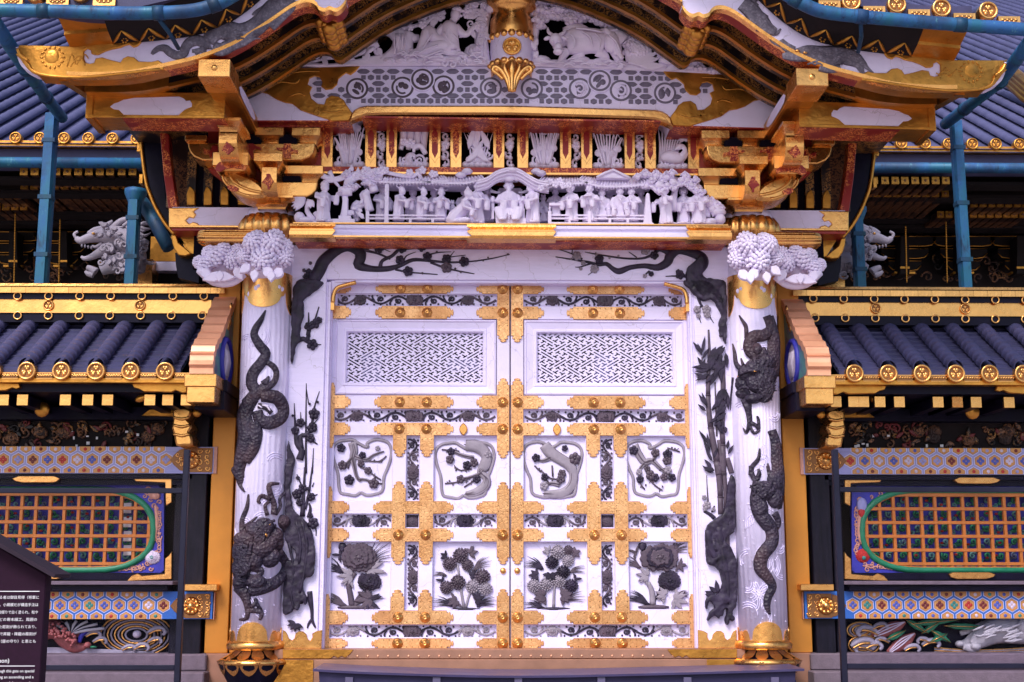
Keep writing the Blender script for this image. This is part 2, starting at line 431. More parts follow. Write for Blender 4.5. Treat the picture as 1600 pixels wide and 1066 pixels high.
def m_dragonwash():
    t = NT('ink_grey_dragon_paint'); n = t.noise(16, 6, .75, .5); v = t.n('TexVoronoi'); v.inputs['Scale'].default_value = 70; t.l(t.co(), v.inputs['Vector'])
    c = t.mix(t.ramp(n.outputs['Fac'], [(.35, 0), (.7, 1)]), (.07, .055, .085), (.33, .29, .38))
    t.set(t.mix(t.ramp(v.outputs['Distance'], [(.2, 0), (.6, .5)]), c, (.06, .05, .08)), .6); t.bump(v.outputs['Distance'], .4, .006); return t.m
M_wash = m_dragonwash()
def m_wedge():
    """dark eave board with a gilt pattern"""
    return pattern('dark_eave_board', (.02, .012, .02), (.4, .17, .05), 45, .05)
M_glass = None
def m_glass():
    t = NT('clear_acrylic'); m = t.m; nt_ = t.t; nt_.nodes.remove(t.b)
    g = nt_.nodes.new('ShaderNodeBsdfGlossy'); g.inputs['Roughness'].default_value = .02
    tr = nt_.nodes.new('ShaderNodeBsdfTransparent'); tr.inputs['Color'].default_value = (.97, .96, .99, 1)
    fr = nt_.nodes.new('ShaderNodeFresnel'); fr.inputs['IOR'].default_value = 1.10
    mx = nt_.nodes.new('ShaderNodeMixShader'); t.l(fr.outputs[0], mx.inputs[0]); t.l(tr.outputs[0], mx.inputs[1]); t.l(g.outputs[0], mx.inputs[2])
    t.l(mx.outputs[0], nt_.nodes['Material Output'].inputs['Surface']); return m
M_glass = m_glass()
# ------------------------------------------------------------------ ground and stone platform
g = MB(); g.box(-120, 120, -150, 150, -1.35, -1.15); struct(g, 'ground', M_gravel)
g = MB(); g.box(-2.3, 2.3, -1.25, 2.2, -1.146, -.30)
for i in range(5): g.box(-1.9, 1.9, -1.25 - .32 * (i + 1), -1.2 - .32 * i, -1.146, -.30 - .165 * (i + 1))
struct(g, 'stone_platform', M_stone, .01)

# ------------------------------------------------------------------ the gate itself
GATE = thing('shrine_gate', 'ornate white and gilded shrine gate with closed double doors, dragon columns and curved gable', 'gate', (0, 0, -.3))
XC = -1.578; YC = -.12; RCOL = .155
def colY(x, extra=0.):
    c = XC if x < 0 else -XC
    return YC - sqrt(max((RCOL + extra) ** 2 - (x - c) ** 2, .02 ** 2))
def zof(py, Y, px=800): return q(px, py, Y)[1]
def xof(px, py, Y): return q(px, py, Y)[0]
SIDES = (1, -1)
def two(fn, name, mats, parent=None, **kw):
    """build the left piece and its mirror image on the right"""
    out = []
    for i, s_ in enumerate(SIDES):
        mb = fn()
        if s_ < 0: mb.mirror()
        p = parent[i] if isinstance(parent, (list, tuple)) else (parent or GATE)
        out.append(part(mb, name, mats, p, **kw))
    return out

# columns
ZB, ZT = zof(1016, YC - RCOL), zof(352, YC - RCOL)
def f():
    m = MB(); m.lathe([(0, ZB), (RCOL, ZB), (RCOL, ZT), (0, ZT)], XC, YC, 40); return m
COLM = two(f, 'column', M_column)
def band(outline, zfix, up, ex=.006, n=60):
    """gilt sheet wrapped round the column with a lobed free edge"""
    def b():
        m = MB(); A = []; B = []; C = []
        for i in range(n + 1):
            a = pi + pi * i / n + 0.0
            t = i / n
            A.append((XC + (RCOL + ex) * cos(a), YC + (RCOL + ex) * sin(a), zfix))
            B.append((XC + (RCOL + ex) * cos(a), YC + (RCOL + ex) * sin(a), outline(t)))
            C.append((XC + RCOL * .99 * cos(a), YC + RCOL * .99 * sin(a), outline(t)))
        m.strip(A, B); m.strip(B, C, False); return m
    return b
def lobes(t, spec, base, amp):
    v = base
    for c, w, a in spec:
        d = abs(t - c) / w
        if d < 1: v = max(v, base + amp * a * sqrt(max(0, 1 - d * d)) ** .8)
    return v
zt0 = zof(441, YC - RCOL); zf0 = zof(1016, YC - RCOL)
two(band(lambda t: zof(456, YC - RCOL) - (lobes(t, [(.5, .24, 1), (0.02, .16, 1.25), (.98, .16, 1.25), (.24, .03, .25), (.76, .03, .25)], 0, .105)), zof(425, YC - RCOL), False), 'column_cap_plate', M_gold, COLM)
def f():
    m = MB()
    for x, y, rx, ry in ((400, 450, 3.5, 4), (404, 447, 3, 3), (439, 450, 3.5, 4), (435, 447, 3, 3), (457, 458, 2.5, 4), (387, 458, 2, 4)):
        w = W(x, y, YC - RCOL); k = sc(x, y, YC - RCOL); w.y = colY(w.x, .006); m.ell(w, (rx * k, .005, ry * k), None, 8, 5)
    return m
for s_ in SIDES:
    mb = f()
    if s_ < 0: mb.mirror()
    parts(mb, 'cloud_cutout', M_white, COLM[0 if s_ > 0 else 1])
two(band(lambda t: zof(1001, YC - RCOL) + lobes(t, [(.5, .2, 1.05), (.2, .06, .55), (.12, .05, .5), (.8, .06, .55), (.88, .05, .5), (.02, .05, .7), (.98, .05, .7)], 0, .105), zf0, True), 'column_foot_plate', M_gold, COLM)
def f():
    m = MB(); m.lathe([(RCOL + .004, zf0 - .002), (RCOL + .022, zf0 + .004), (RCOL + .026, zf0 + .03), (RCOL + .012, zf0 + .052), (RCOL + .004, zf0 + .052)], XC, YC, 48); return m
two(f, 'column_foot_ring', M_gold, COLM)
# pedestal: black bowl with gilt petals
def f():
    m = MB()
    z1, z2, z3 = zof(1018, -.3), zof(1037, -.36), zof(1068, -.3)
    m.lathe([(.05, z1), (.115, z1), (.135, z1 - .04), (.20, z2 + .012), (.225, z2), (.215, z2 - .03), (.165, z3), (.12, z3 - .1), (.16, z3 - .16), (.05, z3 - .16)], XC, YC, 48)
    m.m = 1
    for k in range(12):
        a = 2 * pi * k / 12 + .26
        def P(aa, r, z): return (XC + r * cos(aa), YC + r * sin(aa), z)
        w = .262
        # upper petals lie on the cone, lower petals on the bowl
        up = [(0, z1 - .0), (.5, z1 - .035), (1, z2 + .022)]
        L = [P(a - w * x, .118 + .088 * t + .006, z1 + (z2 + .014 - z1) * t) for t, x in ((0, .85), (.35, .9), (.65, .8), (.85, .5), (.97, .0))]
        Rr = [P(a + w * x, .118 + .088 * t + .006, z1 + (z2 + .014 - z1) * t) for t, x in ((0, .85), (.35, .9), (.65, .8), (.85, .5), (.97, .0))]
        m.strip(L, Rr, False)
        L = [P(a + .26 - w * x, .232 - .055 * t, z2 + .002 + (z3 - z2) * t) for t, x in ((-.04, .98), (.2, .95), (.42, .75), (.58, .4), (.66, .0))]
        Rr = [P(a + .26 + w * x, .232 - .055 * t, z2 + .002 + (z3 - z2) * t) for t, x in ((-.04, .98), (.2, .95), (.42, .75), (.58, .4), (.66, .0))]
        m.strip(L, Rr, False)
    m.lathe([(.205, z2 + .02), (.23, z2 + .006), (.228, z2 - .012), (.222, z2 - .012)], XC, YC, 48)
    return m
two(f, 'column_pedestal', [M_black, M_gold], COLM)

# white jambs and lintel round the doorway
YJ = -.13
XJ0 = xof(442, 995, YJ); XJ1 = xof(505, 1000, YJ) + .0
ZL0 = zof(441, YJ); ZL1 = zof(384, YJ)
def f():
    m = MB(); zb = zof(1014, YJ)
    m.box(XJ0 - .02, XJ1 - .035, YJ, .08, zb, ZL1)
    m.box(XJ1 - .035, XJ1 - .022, YJ + .012, .08, zb, ZL0); m.box(XJ1 - .022, XJ1 - .006, YJ + .004, .08, zb, ZL0); m.box(XJ1 - .006, XJ1 + .001, YJ + .03, .08, zb, ZL0)
    return m
JAMB = two(f, 'door_jamb', M_wgrain, bevel=.003)
m = MB(); XL = XJ1 - .035
m.box(XL, -XL, YJ + .0, .08, ZL0 + .014, ZL1 - .002); m.box(XL + .05, -XL - .05, YJ + .012, .08, ZL0 - .004, ZL0 + .014)
LINTEL = part(m, 'lintel', M_wgrain, GATE, bevel=.004)
def f():   # rounded gilt corner under the lintel
    m = MB(); P = cr([q(*p, YJ) for p in ((520, 472), (521, 461), (526, 450), (540, 445), (556, 441))], 4)
    O = [(XJ1 - .008, P[0][1]), (XJ1 - .008, ZL0 + .012), (P[-1][0], ZL0 + .012)]
    m.m = 1; m.prism(P + O[::-1], .0, YJ + .02, .004)
    m.m = 0; m.tube([(x, YJ + .01, z) for x, z in P], .014, 6)
    m.box(XJ1 - .006, XJ1 + .016, YJ + .008, .0, P[0][1] - .05, P[0][1])
    return m
two(f, 'gilt_corner_fillet', [M_gold, M_white], [LINTEL, LINTEL])
def skirt(pts, Y, z0, ex=.006):
    pp = [q(*p, Y) for p in pts]
    return [(pp[0][0], z0)] + pp + [(pp[-1][0], z0)]
def f():
    m = MB()
    P = crop(350, 730, 3.5555, [(328, 905), (345, 915), (356, 935), (362, 952), (378, 962), (392, 952), (398, 925), (415, 912), (440, 912), (460, 930), (466, 955), (480, 965), (492, 945), (490, 925), (512, 912), (545, 905)])
    m.prism(skirt(P, YJ, zof(1014, YJ)), YJ + .002, YJ - .008, .003); return m
two(f, 'jamb_foot_plate', M_gold, JAMB)

# moulded rail above the lintel
YR = -.38
XR = xof(458, 362, YR)
za, zb_, zc = zof(352, YR), zof(371.5, YR), zof(361, YR)
m = MB()
m.sweepx([(YR, za), (YR - .012, za - .008), (YR - .012, zc + .012), (YR + .004, zc + .004), (YR + .004, zc - .006), (YR - .018, zb_ + .012), (YR - .018, zb_ + .004), (-.05, zb_ + .004), (-.05, za)], XR, -XR)
RAIL = part(m, 'moulded_rail', M_white, GATE)
m = MB(); m.sweepx([(YR - .022, zb_ + .004), (YR - .022, zb_ - .006), (YR + .03, zb_ - .012), (YR + .03, zb_ + .004)], XR, -XR); m.box(XR, -XR, YR - .016, YR + .02, za + .0005, za + .008)
part(m, 'gilt_edge', M_gold, RAIL)
m = MB(); m.box(XR, -XR, YR + .03, YJ + .06, zb_ - .016, zb_ + .003); part(m, 'red_soffit', M_redgold, RAIL)
def sleeve(x0, x1, tooth0, tooth1):
    m = MB(); n = 6
    prof = [(YR - .004, za + .01), (YR - .02, za - .002), (YR - .024, zc + .02), (YR - .006, zc + .008), (YR - .006, zc - .002), (YR - .03, zc - .012), (YR - .032, zb_ + .006), (YR - .024, zb_ - .012), (YR + .05, zb_ - .022)]
    A = []; k = len(prof)
    xs = [(x0 - (tooth0 if i % 3 else 0), x1 + (tooth1 if i % 3 else tooth1 * .4)) for i in range(k)]
    m.strip([(xs[i][0], *prof[i]) for i in range(k)], [(xs[i][1], *prof[i]) for i in range(k)], False); return m
part(sleeve(xof(737, 362, YR), xof(861, 362, YR), .03, .03), 'gilt_sleeve', M_gold, RAIL)
for sg in SIDES:
    mb = sleeve(XR - .02, xof(517, 362, YR), 0, .03)
    if sg < 0: mb.mirror()
    part(mb, 'gilt_sleeve', M_gold, RAIL)

# lobed gilt ring on each column head, white collar above
def f():
    m = MB(); z1, z0 = zof(336, -.3), zof(372, -.3)
    c = XC + .012
    n = 144; prof = [(.12, z1 + .02), (.165, z1 + .012), (.192, z1 - .03), (.2, (z0 + z1) / 2 - .01), (.178, z0 + .02), (.15, z0), (.10, z0 - .01)]
    vs = []; fs = []
    for r, z in prof:
        for i in range(n):
            a = 2 * pi * i / n; k = r * (1 + .10 * abs(sin(a * 9)))
            vs.append((c + k * cos(a), YC + k * sin(a), z))
    for j in range(len(prof) - 1):
        for i in range(n): fs.append((j * n + i, j * n + (i + 1) % n, (j + 1) * n + (i + 1) % n, (j + 1) * n + i))
    m.add(vs, fs); return m
two(f, 'lobed_gilt_capital', M_gold, COLM)
def f():
    m = MB(); z1, z0 = zof(320, -.3), zof(337, -.3)
    m.lathe([(.10, z1), (.150, z1 - .01), (.172, z0), (.12, z0 - .01)], XC + .012, YC, 40); return m
two(f, 'white_collar', M_white, COLM)
# gilt roll of the rail passing outward beyond the column
def f():
    m = MB(); Y = -.28; z1, z0 = zof(357, Y, 345), zof(381, Y, 345); x0, x1 = xof(308, 368, Y), XC - .05
    n = 84; vs = []; fs = []
    xs = [x0 - .0, x0 + .02, x0 + .06, x1 - .08, x1]; ks = [.6, .9, 1, 1, 1.02]
    for x, k in zip(xs, ks):
        for i in range(n):
            a = 2 * pi * i / n; r = (z1 - z0) / 2 * k * (1 + .13 * abs(sin(a * 6)))
            vs.append((x, Y + .05 + r * 1.6 * cos(a), (z0 + z1) / 2 + r * sin(a)))
    for j in range(4):
        for i in range(n): fs.append((j * n + i, j * n + (i + 1) % n, (j + 1) * n + (i + 1) % n, (j + 1) * n + i))
    fs.append(tuple(range(n))); m.add(vs, fs); return m
two(f, 'gilt_roll_end', M_gold, COLM)
# white side beam with gilt end
def f():
    m = MB(); Y = -.12
    a, b = q(268, 353, Y), q(381, 324, Y)
    m.box(a[0], XC - .1, Y, .1, a[1], b[1]); m.m = 1
    P = [q(*p, Y) for p in ((264, 325), (264, 356), (313, 354), (309, 349), (302, 347), (296, 350), (291, 345), (296, 340), (303, 342), (307, 336), (303, 331), (312, 325))]
    m.prism(P, Y + .15, Y - .008, .004); m.m = 2; m.box(a[0], XC - .1, Y + .01, .1, a[1] - .03, a[1] - .002); m.m = 1; m.box(a[0] - .01, XC - .1, Y - .01, Y + .01, a[1] - .012, a[1] + .003)
    return m
two(f, 'side_beam', [M_white, M_gold, M_red], bevel=.003)
# gilt lacquered boards outside the columns, copper shoes below
def f():
    m = MB(); Y = .12
    x0, x1 = xof(322, 980, Y), XC - .02; xm = xof(358, 980, Y)
    m.box(x0, xm, Y - .03, .3, zof(1020, Y), zof(440, Y)); m.box(xm + .006, x1 + .1, Y - .01, .3, zof(1020, Y), zof(440, Y))
    return m
GB = two(f, 'gilt_side_board', M_goldwall, bevel=.004)
def f():
    m = MB(); Y = .06; m.box(xof(320, 1040, Y), XC - .03, Y, .32, zof(1085, Y), zof(1021, Y)); return m
two(f, 'copper_shoe', M_bronze, GB, bevel=.004)
# threshold sheathed in copper with rivets
m = MB(); YT = -.2; XT = XJ0 - .04
m.box(XT, -XT, YT, .1, zof(1029.5, YT), zof(1014.8, YT)); m.box(XT, -XT, YT - .012, .1, zof(1075, YT), zof(1030.2, YT))
TH = part(m, 'threshold', M_bronze, GATE, bevel=.004)
m = MB(); m.ell((0, 0, 0), (.007, .006, .007), None, 6, 4); ME_RIV = m.mesh('rivet', M_copper)
for i in range(39): put(ME_RIV, 'rivet', TH, loc=(XT + .26 + (-2 * XT - .52) * i / 38, YT, zof(1025, YT)))
def f():
    m = MB(); P = [q(*p, YT) for p in ((442, 1015), (497, 1015), (552, 1015), (548, 1021), (540, 1028), (534, 1025), (528, 1028), (522, 1025), (516, 1029), (442, 1029))]
    m.prism(P, YT + .003, YT - .006, .002); m.box(XT - .1, xof(490, 1040, YT), YT - .02, YT, zof(1075, YT), zof(1030.5, YT)); return m
two(f, 'gilt_threshold_plate', M_golddk, [TH, TH])
# dark space inside the gate, closing walls and ceiling
m = MB(); m.box(-1.5, 1.5, .34, .38, 0, 2.6); m.box(-2.1, 2.1, .02, .06, 2.45, 3.6); m.box(-2.1, -1.62, .3, .34, -.2, 3.3); m.box(1.62, 2.1, .3, .34, -.2, 3.3)
part(m, 'inner_boarding', M_void, GATE)
# ------------------------------------------------------------------ small carved motifs, in pixels on a plane Y
def blossom(mb, x, y, r, Y, core=None, rot=None):
    rot = R.random() * 6 if rot is None else rot; k = sc(x, y, Y)
    for i in range(5):
        a = rot + i * 2 * pi / 5
        mb.pell(x + .55 * r * cos(a), y + .55 * r * sin(a), .5 * r, .5 * r, Y, r * k * .38, 0, 7, 4)
    c = mb.m
    if core is not None: mb.m = core
    mb.pell(x, y, .26 * r, .26 * r, Y, r * k * .62, 0, 6, 4); mb.m = c
def petal(mb, x, y, L, w, ang, Y, y0):
    """scalloped petal fanning out from x, y"""
    c, s_ = cos(ang), sin(ang)
    P = [(.15, .16), (.55, .46), (.8, .5), (.93, .36), (.9, .2), (1., .0), (.9, -.2), (.93, -.36), (.8, -.5), (.55, -.46), (.15, -.16)]
    pts = [q(x + L * a * c - w * b * s_, y + L * a * s_ + w * b * c, Y) for a, b in P]
    k = sc(x, y, Y); mb.prism(pts, Y + .003, y0, min(w * k * .16, .007))
def peony(mb, x, y, rx, ry, Y, rings=((1., 9), (.76, 8), (.52, 6)), ms=None):
    k = sc(x, y, Y); c = mb.m; D = (rx + ry) * .5 * k
    for j, (f, n) in enumerate(rings):
        if ms: mb.m = ms[j % len(ms)]
        for i in range(n):
            a = 2 * pi * (i + .5 * (j % 2)) / n + .2 + R.uniform(-.08, .08)
            sx_, sy_ = rx * f * cos(a), ry * f * sin(a); L = hypot(sx_, sy_) * R.uniform(.92, 1.04)
            petal(mb, x, y, L, 2 * pi / n * L * 1.25, atan2(sy_, sx_), Y, Y - D * (.10 + .12 * j) - .0008 * (i % 3))
    mb.pell(x, y, rx * .26, ry * .26, Y, D * .5, 0, 7, 4)
    for i in range(5):
        a = i * 1.257 + .4; mb.pell(x + rx * .2 * cos(a), y + ry * .2 * sin(a), rx * .13, ry * .13, Y, D * .52, 0, 5, 3)
    mb.m = c
def degrees_(a): return a * 180 / pi
def mum(mb, x, y, r, Y, n=14, ms=None):
    k = sc(x, y, Y)
    for j, (f, nn) in enumerate(((.80, n), (.52, max(6, n - 5)), (.26, 5))):
        for i in range(nn):
            a = 2 * pi * (i + .5 * j) / nn
            mb.pell(x + r * f * cos(a), y + r * f * sin(a), r * .23, r * .15, Y, r * k * (.18 + .16 * j), degrees_(a), 6, 4)
    mb.pell(x, y, r * .7, r * .7, Y, r * k * .3, 0, 8, 4); mb.pell(x, y, r * .16, r * .16, Y, r * k * .66, 0, 6, 4)
def leaf(mb, x, y, L, w, ang, Y, dep=None):
    """pointed leaf starting at x, y and running to ang degrees (0 = right, 90 = down)"""
    Y -= R.random() * .0035
    c, s_ = cos(radians(ang)), sin(radians(ang)); k = sc(x, y, Y)
    P = [(0, 0), (.25, .5), (.5, .55), (.75, .34), (1, 0), (.75, -.34), (.5, -.55), (.25, -.5)]
    pts = [q(x + L * a * c - w * b * s_, y + L * a * s_ + w * b * c, Y) for a, b in P]
    mb.prism(pts, Y + .004, Y - (dep or w * k * .35), min(w * k * .16, .005))
def frond(mb, x, y, L, w, ang, Y, lobes_=4):
    """jagged leaf cluster"""
    for i in range(lobes_):
        t = i / max(1, lobes_ - 1)
        leaf(mb, x, y, L * (.6 + .4 * sin(pi * t)), w * .62, ang - 70 + 140 * t, Y); leaf(mb, x + .3 * L * cos(radians(ang - 70 + 140 * t)), y + .3 * L * sin(radians(ang - 70 + 140 * t)), L * .55, w * .4, ang - 110 + 200 * t, Y)
def blade(mb, pts, Y, r=2.2):
    n = len(pts); mb.rt([(p[0], p[1], r * (1 - .9 * i / (n - 1))) for i, p in enumerate(pts)], Y, .5, 5, 3)
def grass(mb, x, y, n, L, a0, a1, Y, r=1.3, bend=8):
    for i in range(n):
        a = radians(a0 + (a1 - a0) * i / max(1, n - 1)); l = L * R.uniform(.75, 1.05); b = bend * (1 if cos(a) > 0 else -1)
        blade(mb, [(x + R.uniform(-3, 3), y), (x + l * .5 * cos(a), y + l * .55 * sin(a)), (x + l * cos(a) + b * .5, y + l * sin(a) + abs(b) * .4)], Y, r)
def spiral(mb, x, y, r0, turns, a0, Y, w, cw=1, n=14):
    P = []
    for i in range(n + 1):
        t = i / n; a = a0 + cw * turns * 2 * pi * t; r = r0 * (1 - .86 * t)
        P.append((x + r * cos(a), y + r * sin(a), w * (1 - .35 * t)))
    P[-1] = P[-1][:2] + (w * 1.25,)
    mb.rt(P, Y, .7, 5, 1)
def vine(mb, x0, x1, yc, h, Y, n=6, w=1.7, horiz=True, cen=None, side=(), ms=(0, 0, 1)):
    """scrolling stem: alternate C-scrolls with curled ends, leaf lobes and peony heads"""
    L = x1 - x0; sw = (lambda a, b: (a, b)) if horiz else (lambda a, b: (b, a)); d = L / n
    tone = lambda t: ms[0] if .25 < t < .74 else ms[2]
    for i in range(n):
        up = -1 if i % 2 else 1; xa = x0 + d * i; t = (i + .5) / n; mb.m = tone(t)
        # main stem swings from one edge to the other
        P = [(xa + d * k / 8, yc + up * h * .33 * sin(pi * k / 8)) for k in range(9)]
        mb.rt([sw(*p) + (w * (.8 + .3 * R.random()),) for p in P], Y, .7, 6, 1)
        # a curl fills the hollow of the swing, a smaller one sits outside
        cx, cy = xa + d * .52, yc - up * h * .08; Q_ = []
        for k in range(13):
            u = k / 12; a = (-.15 + 1.45 * u) * 2 * pi; r = h * .25 * (1 - .72 * u); Q_.append((cx - r * 1.15 * cos(a), cy - up * r * sin(a)))
        mb.rt([sw(*p) + (w * (.95 - .3 * k / 12) + (w * .5 if k == 12 else 0),) for k, p in enumerate(Q_)], Y, .7, 6, 1)
        mb.rt([sw(xa + d * .2, yc + up * h * .18) + (w * .8,), sw(xa + d * .10, yc - up * h * .10) + (w * .8,), sw(xa + d * .02, yc - up * h * .36) + (w * .7,), sw(xa + d * .10, yc - up * h * .40) + (w * 1.1,)], Y, .7, 6, 3)
        for ox, oy in ((.14, .44), (.86, .42), (.32, -.42), (.75, -.38), (.5, .47)):
            q_ = sw(xa + d * ox, yc + up * h * oy); mb.pell(q_[0], q_[1], w * 1.05, w * 1.05, Y, None, 0, 5, 3)
    mb.m = ms[1]
    for c, r in (cen or ()):
        cx, cy = sw(c, yc); peony(mb, cx, cy, (r if horiz else h * .54), (h * .54 if horiz else r), Y - .004, ((1., 8), (.68, 6)))
    for c, r in side:
        cx, cy = sw(c, yc); mb.m = ms[2]; peony(mb, cx, cy, (r if horiz else h * .46), (h * .46 if horiz else r), Y - .003, ((1., 7), (.6, 5)))

# ------------------------------------------------------------------ doors
YD, YRL = 0.0, -.03
XO = -1.166; SEAM = -.004
def DX(px, py): return q(px, py, YRL)[0]
RAILS = [(444, 459), (478.5, 498.5), (618, 639), (660.5, 680.5), (783, 803), (825.5, 846.5), (954, 976), (997.5, 1013.5)]
RZ = [(zof(b, YRL, 650), zof(a, YRL, 650)) for a, b in RAILS]
STI = [(DX(613.5, 730), DX(634.5, 730)), (DX(656, 730), DX(677.5, 730))]
MST = (DX(776, 730), SEAM)
def cusp_poly(x0, x1, z0, z1, c0, c1, vert=False):
    """plate outline along x (or along z when vert) with a lobed ogee at either end"""
    E = [(0, .5), (.06, .37), (.24, .33), (.36, .41), (.50, .36), (.58, .2), (.68, .16), (.78, .27), (.92, .2), (1, .0)]
    if vert: x0, x1, z0, z1 = z0, z1, x0, x1
    h = z1 - z0; zc_ = (z0 + z1) / 2; P = []
    if c1: P += [(x1 - c1 + c1 * a, zc_ + h * b) for a, b in E] + [(x1 - c1 + c1 * a, zc_ - h * b) for a, b in E[-2::-1]]
    else: P += [(x1, z1), (x1, z0)]
    if c0: P += [(x0 + c0 - c0 * a, zc_ - h * b) for a, b in E] + [(x0 + c0 - c0 * a, zc_ + h * b) for a, b in E[-2::-1]]
    else: P += [(x0, z0), (x0, z1)]
    return [(b, a) for a, b in P] if vert else P
def plate(mb, x0, x1, z0, z1, c0, c1, yf, vert=False, yb=None):
    mb.m = 0; mb.prism(cusp_poly(x0, x1, z0, z1, c0, c1, vert), YRL + .004 if yb is None else yb, yf, .0022)
    mb.m = 1
    a0, a1, b0, b1 = (z0, z1, x0, x1) if vert else (x0, x1, z0, z1)
    L = (a1 - c1 * .9) - (a0 + c0 * .9); n = max(1, int(L / .035))
    for i in range(n + 1):
        a = a0 + c0 * .9 + L * (i + .0) / n if n else a0
        a = min(max(a, a0 + .009), a1 - .009)
        for f in (.16, .84):
            b = b0 + (b1 - b0) * f; x, z = (b, a) if vert else (a, b)
            mb.ell((x, yf, z), (.0042, .003, .0042), None, 5, 2)
st = MB(); st.lathe([(0, -.016), (.0, -.016), (.007, -.030), (.011, -.0285), (.013, -.02), (.019, -.018), (.023, -.010), (.0285, -.008), (.031, 0), (0, 0)], 0, 0, 16)
st.xform(Matrix.Rotation(pi / 2, 4, 'X')); st.v = [(x, -abs(y), z) for x, y, z in st.v]
st.v = [(x * 1.12, y, z * 1.12) for x, y, z in st.v]
ME_STUD = st.mesh('stud', M_gold)

def fret_slits():
    base = [(u, 0) for u in range(0, 9)] + [(u, 2) for u in (3, 4, 5)] + [(4, 3), (4, 4)] + [(u, 2) for u in range(-2, 2)] + [(0, 3), (0, 4)] + [(6, 5), (6, 6), (6, 7), (7, 6), (8, 6)]
    out = set()
    for u, v in base:
        du, dv = u + 1, v - 5
        for _k in range(4):
            out.add(((du - 1) % 20, (dv + 5) % 20)); du, dv = -dv, du
    return out
SLITS = fret_slits()
def door_leaf(sg):
    mir = (lambda mb: mb.mirror()) if sg < 0 else (lambda mb: mb)
    lab = 'left leaf' if sg > 0 else 'right leaf'
    b = MB()
    b.box(XO, SEAM, YD, .045, RZ[7][0], RZ[2][1]); b.box(XO, SEAM, YD, .045, RZ[1][0], RZ[0][1])
    b.box(XO, DX(538, 560), YD, .045, RZ[2][1], RZ[1][0]); b.box(DX(757, 560), SEAM, YD, .045, RZ[2][1], RZ[1][0])
    leaf_o = part(mir(b), 'door_leaf', M_white, GATE)
    def sub(mb, name, mats, **kw): return part(mir(mb), name, mats, leaf_o, **kw)
    for z0, z1 in RZ:
        b = MB(); b.box(XO, SEAM, YRL, -.0005, z0, z1); b.box(XO, SEAM, YRL + .012, -.0005, z0 - .006, z0 - .0005); b.box(XO, SEAM, YRL + .012, -.0005, z1 + .0005, z1 + .006); sub(b, 'rail', M_white, bevel=.002)
    for x0, x1 in ((XO, XO + .032), (MST[0], MST[1])):
        b = MB(); b.box(x0, x1, YRL + .0015, -.001, RZ[7][0] - .001, RZ[0][1] + .001); sub(b, 'stile', M_white, bevel=.002)
    for x0, x1 in STI:
        for a, c in ((3, 4), (5, 6), (4, 5)):
            b = MB(); b.box(x0, x1, YRL + .0015, -.001, RZ[c][1] + .0065, RZ[a][0] - .0065); b.box(x0 - .005, x0 - .0005, YRL + .012, -.001, RZ[c][1] + .0065, RZ[a][0] - .0065); b.box(x1 + .0005, x1 + .005, YRL + .012, -.001, RZ[c][1] + .0065, RZ[a][0] - .0065); sub(b, 'muntin', M_white, bevel=.002)
    # mitred frame round the lattice
    o0, o1 = (DX(524, 560), RZ[2][1] + .007), (DX(775, 560), RZ[1][0] - .007)
    i0 = (DX(541.5, 560), q(650, 598, -.01)[1]); i1 = (DX(754, 560), q(650, 520, -.01)[1])
    O = [(o0[0], o0[1]), (o1[0], o0[1]), (o1[0], o1[1]), (o0[0], o1[1])]; I = [(i0[0], i0[1]), (i1[0], i0[1]), (i1[0], i1[1]), (i0[0], i1[1])]
    b = MB()
    for k in range(4):
        j = (k + 1) % 4
        def L(t, y): return [(O[n][0] + (I[n][0] - O[n][0]) * t, y, O[n][1] + (I[n][1] - O[n][1]) * t) for n in (k, j)]
        prof = [(.0, -.002), (.0, -.03), (.10, -.034), (.16, -.026), (.70, -.014), (.74, -.02), (.9, -.02), (1., -.008), (1., .04)]
        for (t0, y0), (t1, y1) in zip(prof, prof[1:]):
            A, B = L(t0, y0), L(t1, y1); b.add([A[0], A[1], B[1], B[0]], [(0, 1, 2, 3)], False)
    sub(b, 'lattice_frame', M_white)
    # key-fret lattice of slanted strips: cells of a skewed grid, slits left open
    b = MB(); s_u = .0202; ang = radians(31)
    cx, cz = (i0[0] + i1[0]) / 2, (i0[1] + i1[1]) / 2
    def edge(k): return (k // 2 - .23, k // 2 + .23) if k % 2 == 0 else (k // 2 + .23, k // 2 + .77)
    def pos(u, v): return (cx + s_u * cos(ang) * (u + v), cz + s_u * sin(ang) * (u - v))
    def inside(u, v):
        x, z = pos(u, v); return i0[0] - .004 < x < i1[0] + .004 and i0[1] - .004 < z < i1[1] + .004
    def run(k0, k1, v):
        u0, u1 = edge(k0)[0], edge(k1)[1]; v0, v1 = edge(v)
        c = [pos(u0, v0), pos(u1, v0), pos(u1, v1), pos(u0, v1)]
        b.hexa([(x, .006, z) for x, z in c], [(x, .016, z) for x, z in c])
    for v in range(-60, 61):
        st_ = None
        for u in range(-60, 62):
            m_ = (sum(edge(u)) / 2, sum(edge(v)) / 2)
            ok = inside(*m_) and (u % 20, v % 20) not in SLITS and ((u + 10) % 20, (v + 10) % 20) not in SLITS
            if ok and st_ is None: st_ = u
            if not ok and st_ is not None: run(st_, u - 1, v); st_ = None
    sub(b, 'fret_lattice', M_white)
    b = MB(); b.box(i0[0] - .02, i1[0] + .02, .18, .2, i0[1] - .02, i1[1] + .02); b.m = 1
    for (x0, x1, y0, y1) in (((566, 597, 552, 597), (700, 752, 560, 580)) if sg > 0 else ((632, 664, 552, 597),)):
        p0, p1 = q(x0, y1, .06), q(x1, y0, .06); b.box(p0[0], p1[0], .06, .08, p0[1], p1[1])
    if sg > 0: pass
    sub(b, 'lattice_backing', [M_void, M_hexl])
